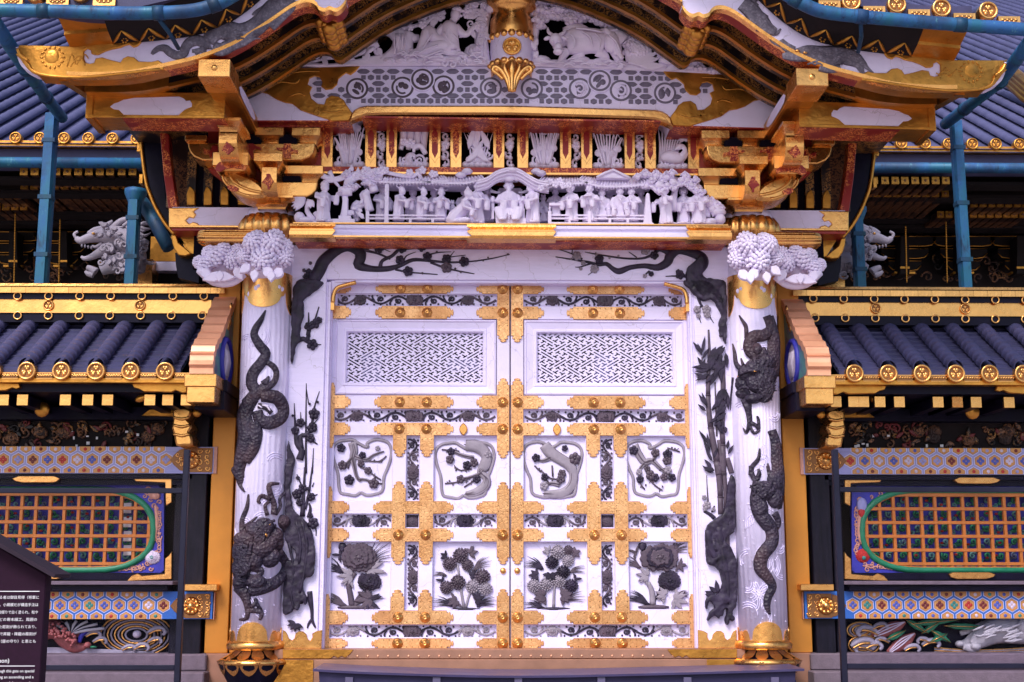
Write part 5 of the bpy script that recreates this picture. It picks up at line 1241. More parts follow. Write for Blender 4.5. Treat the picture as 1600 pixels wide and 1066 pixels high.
# right half: an ox among clouds and pines
b = MB(); m = b
m.prism(Q([(832, 107), (1140, 120), (1138, 112), (1100, 108), (1060, 106), (1000, 102), (960, 98), (900, 96), (832, 98)], YC2), -.3, YC2 - .05, .01)
for x, y, rx, ry in ((845, 97, 18, 9), (880, 102, 20, 8), (905, 97, 20, 8), (940, 100, 20, 8), (965, 103, 22, 7), (1030, 107, 20, 6)): m.pell(x, y, rx, ry, YC2 - .01, .07)
for P in ([(884, 70, 17), (900, 66, 22), (925, 64, 21), (945, 68, 20)], [(890, 60, 15), (880, 58, 11)], [(940, 60, 16), (962, 58, 16), (975, 66, 12)], [(885, 78, 9), (880, 88, 6), (874, 98, 4)], [(905, 76, 9), (908, 86, 6), (896, 92, 5), (892, 98, 4)], [(935, 80, 10), (945, 88, 7), (948, 100, 5)], [(960, 74, 12), (966, 90, 8), (970, 100, 5)], [(870, 58, 10), (876, 66, 9), (880, 74, 7)]): m.rt(P, YC2 - .06, .8, 10, 4)
m.pell(868, 63, 10, 11, YC2 - .17, .05); m.pell(872, 75, 7, 8, YC2 - .19, .045); m.pell(872, 81, 8, 4.5, YC2 - .2, .04); m.pell(855, 60, 6, 3, YC2 - .17, .02, 20); m.pell(881, 60, 6, 3, YC2 - .17, .02, -20); m.pell(863, 65, 2.2, 1.8, YC2 - .215, .012); m.pell(874, 65, 2.2, 1.8, YC2 - .215, .012)
for P in ([(863, 55, 3), (857, 50, 2.8), (856, 43, 1.2)], [(874, 55, 3), (881, 51, 2.8), (884, 44, 1.2)], [(882, 68, 1.2), (910, 58, 1.2), (950, 48, 1.2), (966, 46, 1.2)], [(945, 45, 4), (958, 60, 5), (966, 80, 5), (972, 92, 4)], [(948, 50, 3), (960, 70, 4), (962, 86, 3)]): m.rt(P, YC2 - .11, .9, 7, 3)
m.pell(955, 66, 14, 18, YC2 - .09, .05); m.pell(905, 58, 26, 16, YC2 - .08, .06); m.pell(900, 46, 22, 8, YC2 - .05, .05)
def pinefan(x, y, r, a=-90, sp=110, Y=None):
    Y = Y or YC2 - .05
    for i in range(9):
        t = radians(a - sp + 2 * sp * i / 8); m.pell(x + r * .62 * cos(t), y + r * .55 * sin(t), r * .42, r * .16, Y - .012 * (i % 2), .018, degrees_(t), 6, 4)
    m.pell(x, y, r * .5, r * .45, Y, .035)
for x, y, r in ((830, 8, 12), (850, 4, 13), (872, 8, 13), (848, 32, 11), (862, 26, 12), (845, 42, 10), (872, 28, 11), (895, 18, 15), (912, 10, 16), (928, 18, 15), (905, 24, 12), (978, 50, 12), (990, 46, 13), (1005, 56, 14), (1020, 50, 13), (1000, 42, 11), (1018, 60, 11), (1108, 84, 13), (1120, 92, 15), (1090, 84, 12), (1070, 96, 12), (1085, 98, 12), (1094, 108, 11), (1128, 104, 12), (1115, 112, 10)): pinefan(x, y, r)
peony(b, 962, 36, 15, 13, YC2 - .08, ((1., 12), (.8, 11), (.55, 9))); m.pell(962, 36, 13, 11, YC2 - .06, .04)
for P in ([(836, 95, 7), (834, 70, 6), (838, 40, 6), (842, 10, 6)], [(842, 20, 4), (880, 12, 3), (920, 24, 3)], [(920, 30, 4), (950, 40, 4), (990, 58, 4)], [(1060, 92, 6), (1080, 84, 5), (1100, 80, 4)], [(1080, 110, 5), (1084, 96, 5), (1096, 84, 5)]): m.rt(P, YC2 - .03, .9, 8, 4)
peony(b, 1000, 78, 20, 14, YC2 - .07)
for x, y, L, w_, a in ((980, 100, 45, 14, -35), (985, 100, 46, 13, -10), (990, 98, 40, 12, -22), (978, 98, 30, 12, -60), (1000, 104, 40, 11, 0), (975, 102, 14, 7, 150), (1040, 108, 30, 9, -10), (1030, 70, 18, 8, -130), (838, 80, 18, 8, -120), (835, 75, 16, 7, -70), (834, 92, 14, 8, -60)): leaf(b, x, y, L, w_, a, YC2 - .06, .014)
for P in ([(1040, 100, 12), (1046, 80, 10), (1052, 66, 8), (1058, 60, 6)], [(1036, 66, 7), (1046, 72, 6), (1056, 70, 5)], [(1040, 88, 6), (1056, 94, 5), (1050, 104, 4)]): m.rt(P, YC2 - .07, .9, 8, 4)
m.pell(1049, 88, 8, 8, YC2 - .10, .04); peony(b, 1036, 64, 15, 9, YC2 - .08)
for i in range(52):
    x = R.uniform(836, 1010); y = R.uniform(0, 40 if x < 960 else 60)
    if abs(x - 870) < 18 and y > 34: continue
    pinefan(x, y, R.uniform(8, 13), R.uniform(-120, -60), 110, YC2 - .03 - .06 * R.random())
for i in range(14): x = R.uniform(975, 1060); pinefan(x, R.uniform(max(30, (x - 880) * .36), 88), R.uniform(8, 12), R.uniform(-120, -60), 110, YC2 - .04 - .04 * R.random())
for i in range(16): x = R.uniform(985, 1110); y = R.uniform(max(20, (x - 860) * .33), 104); leaf(b, x, y, R.uniform(9, 16), 7, R.uniform(0, 360), YC2 - .05, .012)
for i in range(20): x = R.uniform(835, 980); y = R.uniform(94, 104); m.rt([(x, y, 1.2), (x + 7, y - R.uniform(1, 5), 1.8), (x + 16, y, 1.1)], YC2 - .08, .9, 5, 2)
for P in ([(890, 52, 1.4), (898, 62, 1.8), (896, 76, 1.3)], [(910, 50, 1.4), (922, 58, 1.8), (926, 74, 1.3)], [(930, 52, 1.3), (938, 62, 1.6), (936, 78, 1.2)], [(950, 54, 1.4), (962, 64, 1.8), (970, 82, 1.3)], [(864, 74, 1.2), (872, 80, 1.5), (882, 78, 1.2)], [(900, 44, 1.6), (920, 46, 2), (940, 50, 1.6)]): m.rt(P, YC2 - .15, .9, 5, 3)
part(b, 'gable_carving', M_carve, GATE, 'white carving of an ox among clouds and pines')

# ------------------------------------------------------------------ curved gable: bargeboards, ribs, purlins, roof
YB = -1.4
LOW = [(27, 90), (33, 103), (45, 111), (60, 116), (105, 119), (150, 120), (205, 117), (260, 105), (310, 93), (360, 74), (400, 51), (430, 31), (455, 14), (473, 6), (487, 6), (495, 11), (499, 17), (508, 20), (515, 17), (525, 20), (534, 15), (541, 5), (544, -6), (580, -26), (640, -62), (700, -92), (798, -112)]
TOPC = [(27, 78), (31, 72), (110, 74), (215, 66), (300, 56), (350, 40), (395, 10), (440, -30), (520, -62), (600, -100), (700, -140), (798, -160)]
BLOW = cr(LOW, 3); BTOP = cr(TOPC, 3)
def f():
    m = MB(); P = Q(BLOW, YB) + Q(BTOP, YB)[::-1]; m.prism(P, YB + .09, YB, .004); return m
BARGE = two(f, 'bargeboard', M_white)
def f():
    m = MB(); Pp = cr([p for p in LOW[4:]], 4); w = [W(x, y, YB) for x, y in Pp]
    A = [(p.x, YB - .012, p.z + .0) for p in w]; up = [(p.x, YB - .016, p.z + .022) for p in w]; bk = [(p.x, YB + .02, p.z - .012) for p in w]
    m.strip(up, A); m.strip(A, bk); m.strip([(x, YB + .001, z) for x, y, z in up], up, False); return m
two(f, 'gilt_edge', M_gold, BARGE)
def f():
    m = MB(); Pp = cr(LOW[3:], 4); w = [W(x, y, YB) for x, y in Pp]
    j = next(i for i, p in enumerate(w) if p.x > -2.0)
    for mi, ww in ((1, w[:j + 1]), (0, w[j:])): m.m = mi; m.strip([(p.x, YB + .02, p.z - .008) for p in ww], [(p.x, YB + .12, p.z - .008) for p in ww]); m.strip([(p.x, YB + .12, p.z - .008) for p in ww], [(p.x, YB + .12, p.z + .12) for p in ww])
    return m
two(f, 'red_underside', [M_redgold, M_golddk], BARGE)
def f():
    m = MB(); Z4 = (0, 0, 4.)
    P = crop(*Z4, [(108, 340), (112, 305), (125, 285), (450, 293), (860, 262), (888, 258), (880, 275), (862, 292), (835, 300), (810, 282), (780, 290), (755, 302), (700, 312), (660, 325), (615, 347), (588, 345), (573, 338), (570, 318), (548, 308), (528, 325), (527, 370), (540, 395), (565, 402), (590, 395), (600, 368), (640, 362), (700, 380), (755, 393), (772, 368), (800, 355), (840, 362), (870, 388), (950, 390), (990, 380), (1025, 402), (1025, 440), (700, 470), (420, 490), (240, 468), (180, 440), (145, 395)])
    m.prism(Q(P, YB), YB + .04, YB - .012, .005)
    x, y = 82, 90; w = W(x, y, YB); k = sc(x, y, YB)
    m.ell((w.x, YB - .010, w.z), (12 * k, .007, 12 * k), None, 20, 6)
    for i in range(14): a = i * 2 * pi / 14; m.pell(x + 17 * cos(a), y + 16 * sin(a), 3.4, 1.7, YB - .012, .006, degrees_(a), 6, 4)
    for i in range(5): m.rt([(105 + i * 5, 96 + R.uniform(-12, 10), 1), (112 + i * 5, 90 + R.uniform(-10, 10), 1.2), (118 + i * 5, 96 + R.uniform(-10, 12), 1)], YB - .012, .7, 5, 3)
    m.rt([(27, 84, 3), (36, 92, 3.5), (44, 100, 3), (52, 112, 3), (80, 119, 2.5), (140, 120, 2.5), (250, 108, 2.5)], YB - .012, .8, 7, 4); m.rt([(27, 76, 2.5), (33, 88, 3), (44, 95, 2)], YB - .03, .8, 7, 4)
    return m
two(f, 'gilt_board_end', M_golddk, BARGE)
# ink dragons painted in low relief on the boards
b = MB(); D = (200, 0, 4.4444)
for P in ([(165, 378, 8), (182, 358, 14), (215, 336, 18), (258, 336, 22), (290, 362, 24), (340, 385, 26), (385, 372, 26), (402, 325, 28), (440, 290, 32), (490, 282, 32), (540, 305, 30), (570, 300, 36)], [(560, 300, 36), (590, 240, 50), (640, 210, 56), (700, 215, 58), (770, 230, 58), (850, 210, 58), (920, 160, 55), (960, 110, 56), (1010, 60, 58), (1060, 20, 56), (1120, -30, 52)], [(590, 330, 36), (650, 345, 40), (720, 310, 40), (800, 275, 40), (870, 240, 30)], [(540, 330, 16), (495, 350, 15), (445, 355, 10)], [(520, 345, 14), (530, 380, 14), (500, 398, 9)], [(490, 360, 10), (470, 380, 8)], [(990, 190, 30), (1070, 110, 30), (1130, 60, 24), (1160, 10, 14), (1160, 40, 6)], [(880, 110, 20), (900, 80, 14), (960, 50, 20)]):
    b.rt([(x_, y_, r_ * 1.25) for x_, y_, r_ in crop(*D, P)], YB - .004, .2, 8, 4)
for i in range(16): x = 580 + i * 30; y = 175 - max(0, i - 9) * 14; b.rt(crop(*D, [(x, y + 20, 9), (x + 8, y - 5 - R.random() * 12, 2)]), YB - .004, .3, 5, 2)
for i in range(10): a, c = R.uniform(620, 880), R.uniform(215, 290); b.rt(crop(*D, [(a, c, 5), (a + 30, c - 12, 7), (a + 55, c - 8, 3)]), YB - .018, .5, 5, 3)
part(b, 'ink_dragon', M_wash, BARGE[0])
b = MB(); D = (1200, 0, 4.)
for P in ([(660, 455, 3), (620, 425, 10), (590, 395, 20), (540, 360, 34), (470, 345, 46), (400, 350, 54), (320, 345, 50), (250, 335, 44), (190, 345, 36), (130, 350, 26), (90, 352, 14)], [(330, 400, 40), (390, 420, 34), (450, 420, 24)], [(160, 320, 26), (110, 290, 24), (80, 250, 14)], [(110, 290, 16), (50, 270, 12), (20, 245, 10), (25, 230, 6)], [(480, 370, 30), (560, 400, 22), (590, 450, 12), (610, 460, 5)], [(10, 190, 20), (50, 210, 12), (80, 180, 4)], [(-40, 150, 50), (0, 180, 36), (50, 200, 20)], [(-160, 20, 40), (-110, 60, 44), (-70, 110, 44), (-20, 140, 40)], [(-70, 40, 14), (-90, 10, 12), (-60, -10, 8)]):
    b.rt([(x_, y_, r_ * 1.25) for x_, y_, r_ in crop(*D, P)], YB - .004, .2, 8, 4)
for i in range(12): x = 230 + i * 28; b.rt(crop(*D, [(x, 320 + i * 2, 9), (x + 14, 292 + i * 5, 2)]), YB - .004, .3, 5, 2)
for i in range(12): a, c = R.uniform(240, 520), R.uniform(330, 410); b.rt(crop(*D, [(a, c, 5), (a + 25, c - 10, 7), (a + 50, c + 4, 3)]), YB - .016, .5, 5, 3)
b.m = 1
for x, y in ((232, 330), (185, 318)): b.pell(1200 + x / 4, y / 4, 4, 2, YB - .02, .008)
part(b, 'ink_beast', [M_wash, M_gold], BARGE[1])
# ribs under the eave, each a curved beam
RIBC = [(x, y) for x, y in LOW[4:19]] + [(540, 0), (600, -38), (700, -78), (798, -98)]
RIBW = [W(x, y, YB) for x, y in cr(RIBC, 3)]
def rib(Y, lo, hi, th):
    def b():
        m = MB(); A = [(p.x, p.z + lo) for p in RIBW]; B = [(p.x, p.z + hi) for p in RIBW]
        j = next(i for i, p in enumerate(RIBW) if p.x > -2.05)
        m.m = 1; m.prism(A[:j + 1] + B[:j + 1][::-1], Y + th, Y)
        m.m = 0; m.prism(A[j:] + B[j:][::-1], Y + th, Y)
        m.m = 1
        for p, r_ in zip(RIBW[j:], RIBW[j + 1:]):
            m.hexa([(p.x, Y - .006, p.z + lo - .012), (r_.x, Y - .006, r_.z + lo - .012), (r_.x, Y - .006, r_.z + lo + .012), (p.x, Y - .006, p.z + lo + .012)], [(p.x, Y + .028, p.z + lo - .012), (r_.x, Y + .028, r_.z + lo - .012), (r_.x, Y + .028, r_.z + lo + .012), (p.x, Y + .028, p.z + lo + .012)])
        return m
    return b
for Y in (-1.08, -.86, -.64): two(rib(Y, .03, .13, .09), 'soffit_rib', [M_blackgold, M_golddk])
def f():
    m = MB(); A = [(p.x, p.z + .12) for p in RIBW]; B = [(p.x, p.z + .20) for p in RIBW]
    m.prism(A + B[::-1], 2.0, YB + .09); return m
ROOF = two(f, 'roof_deck', M_blackgold)
# gilt carved cusps under the valley of the curve
def f():
    m = MB()
    for Y in (-1.18, -1.1, -1.02, -.94):
        for dx, dz, r_ in ((0, -.02, .05), (-.055, .015, .035), (.055, .01, .035), (.02, .045, .04), (-.025, -.005, .03), (.03, -.005, .03)):
            p = W(508, 20, YB); m.ell((p.x + dx, Y, p.z + dz + .02), (r_, .045, r_ * .8), None, 8, 5)
    return m
two(f, 'gilt_cusp_carving', M_golddk)
# purlins that run out under the ribs, with white inlaid sides and gilt caps
def f():
    m = MB(); Yf = -1.40; a, b = q(311, 117.5, Yf), q(358, 94.5, Yf)
    m.m = 1; m.box(a[0], b[0], Yf + .02, -.2, a[1], b[1]); m.m = 0; m.box(a[0] - .008, b[0] + .008, Yf, Yf + .26, a[1] - .008, b[1] + .008)
    xs = b[0] + .001; zc_ = (a[1] + b[1]) / 2; h = (b[1] - a[1]) / 2
    m.m = 2; pr = [(-1.1, 0), (-1.05, .6), (-.95, .75), (-.7, .8), (-.6, .5), (-.55, 0), (-.6, -.5), (-.7, -.8), (-.95, -.75), (-1.05, -.6)]
    m.add([(xs + .003, y, zc_ + z * h) for y, z in pr], [tuple(range(10))], False)
    m.m = 0; w = W(335, 106, Yf); m.ell((w.x, Yf, w.z), (.02, .008, .02), None, 10, 4); return m
two(f, 'purlin', [M_gold, M_golddk, M_white], bevel=.004)
def f():
    m = MB(); Yf = -1.0; a, b = q(137, 183, Yf), q(352, 150, Yf)
    m.m = 0; m.box(a[0], b[0], Yf, Yf + .24, a[1], b[1] + .02); m.box(a[0] - .012, a[0] + .03, Yf - .01, Yf + .27, a[1] - .01, b[1] + .02); m.box(a[0], b[0], Yf - .012, Yf, a[1] - .006, a[1] + .012)
    m.m = 2; P = [(172, 167), (178, 162), (185, 160), (193, 156), (210, 153), (280, 151), (287, 154), (291, 158), (297, 157), (300, 162), (300, 167), (294, 169), (288, 172), (278, 181), (195, 181), (186, 172), (178, 171)]
    m.prism(Q(P, Yf), Yf + .01, Yf - .004); m.m = 3; m.box(a[0] + .2, b[0], Yf + .01, Yf + .23, a[1] - .006, a[1] - .001); return m
two(f, 'eave_beam', [M_golddk, M_gold, M_white, M_redgold], bevel=.003)
def f():   # end board of the side eave
    m = MB(); p, r_ = W(92, 122, -1.36), W(150, 172, -.5)
    m.hexa([(p.x, p.y, p.z - .02), (p.x + .05, p.y, p.z - .02), (p.x + .05, p.y, p.z + .1), (p.x, p.y, p.z + .1)], [(p.x, r_.y, r_.z - .0), (p.x + .05, r_.y, r_.z - .0), (p.x + .05, r_.y, r_.z + .14), (p.x, r_.y, r_.z + .14)]); return m
two(f, 'eave_end_board', M_golddk)
def f():   # flat slats of the outer eave
    m = MB()
    for i in range(4):
        Y = -1.2 + i * .17; p0, p1 = W(100, 118, YB), W(330, 96, YB)
        m.hexa([(p0.x, Y, p0.z + .02), (p1.x, Y, p1.z + .02), (p1.x, Y, p1.z + .06), (p0.x, Y, p0.z + .06)], [(p0.x, Y + .07, p0.z + .02), (p1.x, Y + .07, p1.z + .02), (p1.x, Y + .07, p1.z + .06), (p0.x, Y + .07, p0.z + .06)])
    return m
# eave board with gilt lens pattern, between bargeboard and gutter
GUT = {1: [(-40, 14), (40, 16), (100, 17), (200, 20), (290, 17), (335, 7), (365, -8), (410, -36)], -1: [(1190, -34), (1225, -12), (1262, 9), (1300, 20), (1400, 30), (1500, 38), (1640, 48)]}
YGT = -1.78
def f():
    m = MB(); bt = cr(TOPC[2:8], 3); n = len(bt); L = [W(x, y, YB) for x, y in bt]
    top = [Vector((p.x * 1.0, YB - .30, p.z + .10)) for p in L]
    A = [(p.x, YB - .004, p.z - .004) for p in L]; B = [(p.x, YB - .12, p.z + .025) for p in L]; C = [tuple(p) for p in top]
    j = next(i for i, p in enumerate(L) if p.x > -2.28)
    m.m = 1; m.strip(A[:j + 1], B[:j + 1], False); m.strip([(x, y, z + .02) for x, y, z in B[:j + 1]], C[:j + 1], False); m.strip(B[:j + 1], [(x, y, z + .02) for x, y, z in B[:j + 1]], False)
    m.m = 0; m.strip(A[j:], B[j:], False); m.strip(B[j:], C[j:], False)
    # lenses and little flowers
    m.m = 1; acc = 0.; pts = L[j:]
    seg = []
    for p in pts: seg.append(p)
    tot = sum((b_ - a_).length for a_, b_ in zip(seg, seg[1:])); N = int(tot / .075)
    def at(d):
        for a_, b_ in zip(seg, seg[1:]):
            l = (b_ - a_).length
            if d <= l: return a_.lerp(b_, d / l), (b_ - a_).normalized()
            d -= l
        return seg[-1], (seg[-1] - seg[-2]).normalized()
    for i in range(N):
        p, t = at(i * .075); p2, _ = at((i + 1) * .075)
        lo = lambda v: Vector((v.x, YB - .015, v.z - .004)); hi = lambda v: Vector((v.x, YB - .125, v.z + .02))
        a_, b_ = (lo(p), hi(p2)) if i % 2 == 0 else (hi(p), lo(p2))
        m.tube([a_, a_.lerp(b_, .25), a_.lerp(b_, .5), a_.lerp(b_, .75), b_], [.003, .012, .016, .012, .003], 6, .35)
        if i % 2 == 0:
            c, _ = at((i + 1.) * .075); c = lo(c) + Vector((0, -.03, .002))
            for k in range(6): m.ell(c + Vector((cos(k * 1.05), 0, sin(k * 1.05))) * .014, (.007, .005, .007), None, 5, 3)
    return m
two(f, 'eave_board', [M_redgold if False else M_dark, M_orange if False else M_golddk], BARGE)
# roof sheet above, tile ends along the right and left eave
def f():
    m = MB(); A = [(p.x, YB - .30, p.z + .33) for p in RIBW]; B = [(p.x, 2.0, p.z + .9) for p in RIBW]
    m.strip(A, B); m.strip([(p.x, YB - .30, p.z + .25) for p in RIBW], A, False); m.strip([(p.x, YB - .3, p.z + .25) for p in RIBW], [(p.x, 2.0, p.z + .2) for p in RIBW]); return m
two(f, 'roof_surface', M_tile, ROOF)
def roundel_mesh(name, r, gold, dark, n=24):
    """round tile end with three-leaf crest, facing -Y, centred at the origin"""
    m = MB(); m.m = 0
    def disc(rr, y): return [(rr * cos(2 * pi * i / n), y, rr * sin(2 * pi * i / n)) for i in range(n)]
    rings = [disc(r, .05), disc(r, -.004), disc(r * .94, -.012), disc(r * .78, -.012), disc(r * .74, -.002)]
    vs = [p for q_ in rings for p in q_]; fs = []
    for j in range(4):
        for i in range(n): fs.append((j * n + i, j * n + (i + 1) % n, (j + 1) * n + (i + 1) % n, (j + 1) * n + i))
    m.add(vs, fs); m.m = 1; m.add(disc(r * .74, -.002), [tuple(range(n))], False); m.m = 0
    for j in range(3):
        a = pi / 2 + j * 2 * pi / 3
        for s_ in (-1, 1): m.ell(((.40 * cos(a) - s_ * .13 * sin(a)) * r, -.003, (.40 * sin(a) + s_ * .13 * cos(a)) * r), (r * .22, r * .12, r * .22), None, 7, 4)
        m.ell((.22 * r * cos(a), -.003, .22 * r * sin(a)), (r * .17, r * .1, r * .17), None, 6, 4)
    return m.mesh(name, [gold, dark])
kt = sc(1500, 15, -1.7)
ME_RND = roundel_mesh('round_tile_end', 15 * kt, M_gold, M_nail)
def roll_mesh(name, r, L, step, mat_, slope=0.):
    """half-round tile roll along +Y with a raised ring at every tile joint"""
    m = MB(); n = 12; prof = []
    k = int(L / step)
    for i in range(k):
        prof += [(i * step, r * .985), (i * step + step * .12, r * 1.07), (i * step + step * .2, r), (i * step + step * .95, r * .975)]
    vs = []; fs = []
    for y, rr in prof:
        for i in range(n + 1):
            a = pi * i / n - .15 + .3 * i / n - .0; a = -.2 + (pi + .4) * i / n
            vs.append((rr * cos(a), y, rr * sin(a) + y * slope))
    for j in range(len(prof) - 1):
        for i in range(n): fs.append((j * (n + 1) + i, j * (n + 1) + i + 1, (j + 1) * (n + 1) + i + 1, (j + 1) * (n + 1) + i))
    m.add(vs, fs); return m.mesh(name, mat_)
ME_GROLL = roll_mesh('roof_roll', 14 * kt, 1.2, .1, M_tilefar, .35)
ME_FLAT = None
fm = MB(); hw_ = 17 * kt
fm.m = 0; fm.box(-hw_, hw_, -.004, .03, -.026, .026); fm.m = 1; fm.prism([(hw_ * .72 * cos(t), .013 * sin(t)) for t in [2 * pi * i / 16 for i in range(16)]], .0, -.006); fm.m = 0
for i in range(7): fm.ell((hw_ * (-.6 + .2 * i), -.006, .005 * (-1) ** i), (.009, .005, .007), None, 6, 4)
ME_FLAT = fm.mesh('flat_tile_end', [M_gold, M_nail])
for x, y in ((1330, 3), (1401, 7), (1471, 13), (1544, 17), (18 - 36, -11), (54, -11), (126, -11)):
    w = W(x, y, -1.72); put(ME_RND, 'round_tile_end', ROOF[0 if x < 800 else 1], loc=w); put(ME_GROLL, 'roof_tile_roll', ROOF[0 if x < 800 else 1], loc=w + Vector((0, .03, 0)))
for x, y in ((1366, 17), (1436, 22), (1507, 28), (1577, 33), (1296, 8), (18, 3), (90, 3), (163, 2)):
    w = W(x, y, -1.715); put(ME_FLAT, 'flat_tile_end', ROOF[0 if x < 800 else 1], loc=w)
for s_, P in GUT.items():
    b = MB(); Pc = cr(P, 4); path = [W(x, y + 1, YGT) for x, y in Pc]; rr = 10.5 * sc(400, 20, YGT)
    b.tube(path, rr, 12, 1.0)
    for i in ((6, 14, 20)):
        if i + 1 < len(path):
            d = (path[i + 1] - path[i]).normalized(); b.m = 1; b.tube([path[i] - d * .03, path[i] + d * .03], rr * 1.12, 12)
            if i == 14: b.tube([path[i] + Vector((0, .02, -rr * .9)), path[i] + Vector((.03, .12, -rr * .9 - .03)), path[i] + Vector((.05, .26, -rr - .06))], .012, 6)
            if 0: b.box(path[i].x - .01, path[i].x + .012, YGT + .02, YB - .06, path[i].z - rr - .05, path[i].z - rr - .035); b.m = 0
    g_ = solid(b, 'roof_gutter', [M_verd, M_verdk], 'verdigris gutter along the %s eave of the curved gate roof, nearest the camera' % ('left' if s_ > 0 else 'right'), 'gutter', path[8], 'gutters on the gate eaves')
    x0 = (-12, 1612)[s_ < 0]
    pts = [W(x0, 30 if s_ > 0 else 62, YGT + .02), W(40 if s_ > 0 else 1562, 108 if s_ > 0 else 128, -.8), W(72 if s_ > 0 else 1508, 152 if s_ > 0 else 170, .1), W(97 if s_ > 0 else 1477, 184 if s_ > 0 else 194, .62)]
    b = MB(); r2 = 9.5 * sc(70, 150, 0.); b.tube(pts, r2, 12)
    for i in (1, 2): d = (pts[i + 1] - pts[i]).normalized(); b.m = 1; b.tube([pts[i] - d * .03, pts[i] + d * .03], r2 * 1.15, 12); b.m = 0
    solid(b, 'slanting_drain_pipe', [M_verd, M_verdk], 'slanting verdigris drain pipe running back from the %s gate gutter' % ('left' if s_ > 0 else 'right'), 'drain pipe', pts[2], 'slanting drain pipes')

# ------------------------------------------------------------------ gilded bracket clusters
B6 = (280, 180, 6.6625)
def bp(pts): return [(280 + a / 6.6625, 180 + c / 6.6625) for a, c in pts]
def masu(m, x0, x1, y0, y1, y2, Y, dep=.16, tp=.22):
    """bearing block: upright top, waisted foot; crop units"""
    (x0, y0), (x1, y1), (_, y2) = bp([(x0, y0), (x1, y1), (x1, y2)])
    a, b = q(x0, y0, Y), q(x1, y1, Y); c = q(x1, y2, Y)[1]; d = dep; w = (b[0] - a[0]) * tp
    m.box(a[0], b[0], Y, Y + d, b[1], a[1])
    n = 4; R_ = []
    for i in range(n + 1):
        t = i / n; e = 1 - (1 - t) ** 2; R_.append([(a[0] + w * e, Y + d * tp * e, b[1] + (c - b[1]) * t), (b[0] - w * e, Y + d * tp * e, b[1] + (c - b[1]) * t), (b[0] - w * e, Y + d - d * tp * e, b[1] + (c - b[1]) * t), (a[0] + w * e, Y + d - d * tp * e, b[1] + (c - b[1]) * t)])
    for r0, r1 in zip(R_, R_[1:]): m.add(r0 + r1, [(0, 1, 5, 4), (1, 2, 6, 5), (2, 3, 7, 6), (3, 0, 4, 7)], True)
def arm(m, P, Y, dep): m.prism(Q(bp(cr(P, 3, True) if False else P), Y), Y + dep, Y, .006)
def fwd(m, x0, x1, y0, y1, Yf, Yb):
    """arm running towards the viewer: curved front, sloping under side"""
    (x0, y0), (x1, y1) = bp([(x0, y0), (x1, y1)]); a, b = q(x0, y0, Yf), q(x1, y1, Yf); n = 8
    prof = [(Yf, a[1])] + [(Yf + .10 * (1 - cos(t)) * 1.2, b[1] + (a[1] - b[1]) * .55 * (1 - sin(t))) for t in [pi / 2 * i / n for i in range(n + 1)]] + [(Yb, b[1]), (Yb, a[1])]
    m.sweepx(prof, a[0], b[0])
def f_low():
    m = MB(); m.m = 0
    masu(m, 700, 1190, 760, 862, 945, -.36, .36, .2)
    return m
def fl(lst, mats=(M_gold,)): pass
PIECES = []
def g1():
    m = MB(); masu(m, 705, 1188, 828, 862, 948, -.40, .36, .2); return m
def g2():
    m = MB(); P = [(880, 690), (1440, 690), (1440, 720), (1425, 780), (1385, 825), (1330, 850), (880, 850)]; arm(m, P, -.34, .2); return m
def g3():
    m = MB(); masu(m, 1085, 1498, 522, 612, 690, -.36, .2, .16); return m
def g4():
    m = MB(); P = [(88, 285), (1412, 285), (1412, 330), (1395, 395), (1350, 440), (1270, 468), (240, 470), (150, 430), (108, 380), (92, 330)]; arm(m, P, -.42, .2); return m
def g5():
    m = MB(); masu(m, 775, 1075, 392, 482, 560, -.56, .3, .2); return m
def g6():
    m = MB(); fwd(m, 858, 1012, 540, 825, -.55, -.25); return m
def g7():
    m = MB()
    masu(m, 1172, 1468, 128, 214, 290, -.44, .22, .16); return m
def g8():
    m = MB(); masu(m, 788, 1086, 125, 210, 288, -.44, .22, .16); return m
def g9():
    m = MB(); masu(m, 60, 282, 205, 262, 300, -.44, .22, .16); return m
def g10():
    m = MB(); fwd(m, 415, 598, 110, 435, -.84, -.30); return m
def g11():
    m = MB(); masu(m, 352, 716, 384, 524, 560, -.66, .3, .12); return m
def g12():
    m = MB(); masu(m, 352, 640, 20, 60, 140, -.92, .34, .18); return m
for fn in (g1, g2, g3, g4, g5, g6, g7, g8, g9, g10, g11, g12): two(fn, 'bearing_block' if fn in (g1, g3, g5, g7, g8, g9, g11, g12) else 'bracket_arm', M_gold, bevel=.003)
def f():   # gilt beak sweeping outward from the column head
    m = MB(); Y = -.5
    P = bp([(440, 600), (470, 565), (520, 545), (560, 560), (640, 600), (760, 650), (860, 720), (900, 800), (880, 850), (760, 858), (650, 840), (560, 790), (490, 720), (448, 650)])
    m.prism(Q(cr(P, 2, True), Y), Y + .22, Y, .02)
    m.rt([(x, y, 2.5) for x, y in bp([(520, 560), (525, 610), (560, 680), (640, 740), (740, 780), (860, 805)])], Y - .005, .8, 7, 4)
    m.rt([(x, y, 2) for x, y in bp([(450, 620), (470, 690), (540, 760), (640, 815), (740, 845)])], Y - .005, .8, 7, 4); return m
two(f, 'gilt_beak', M_gold)
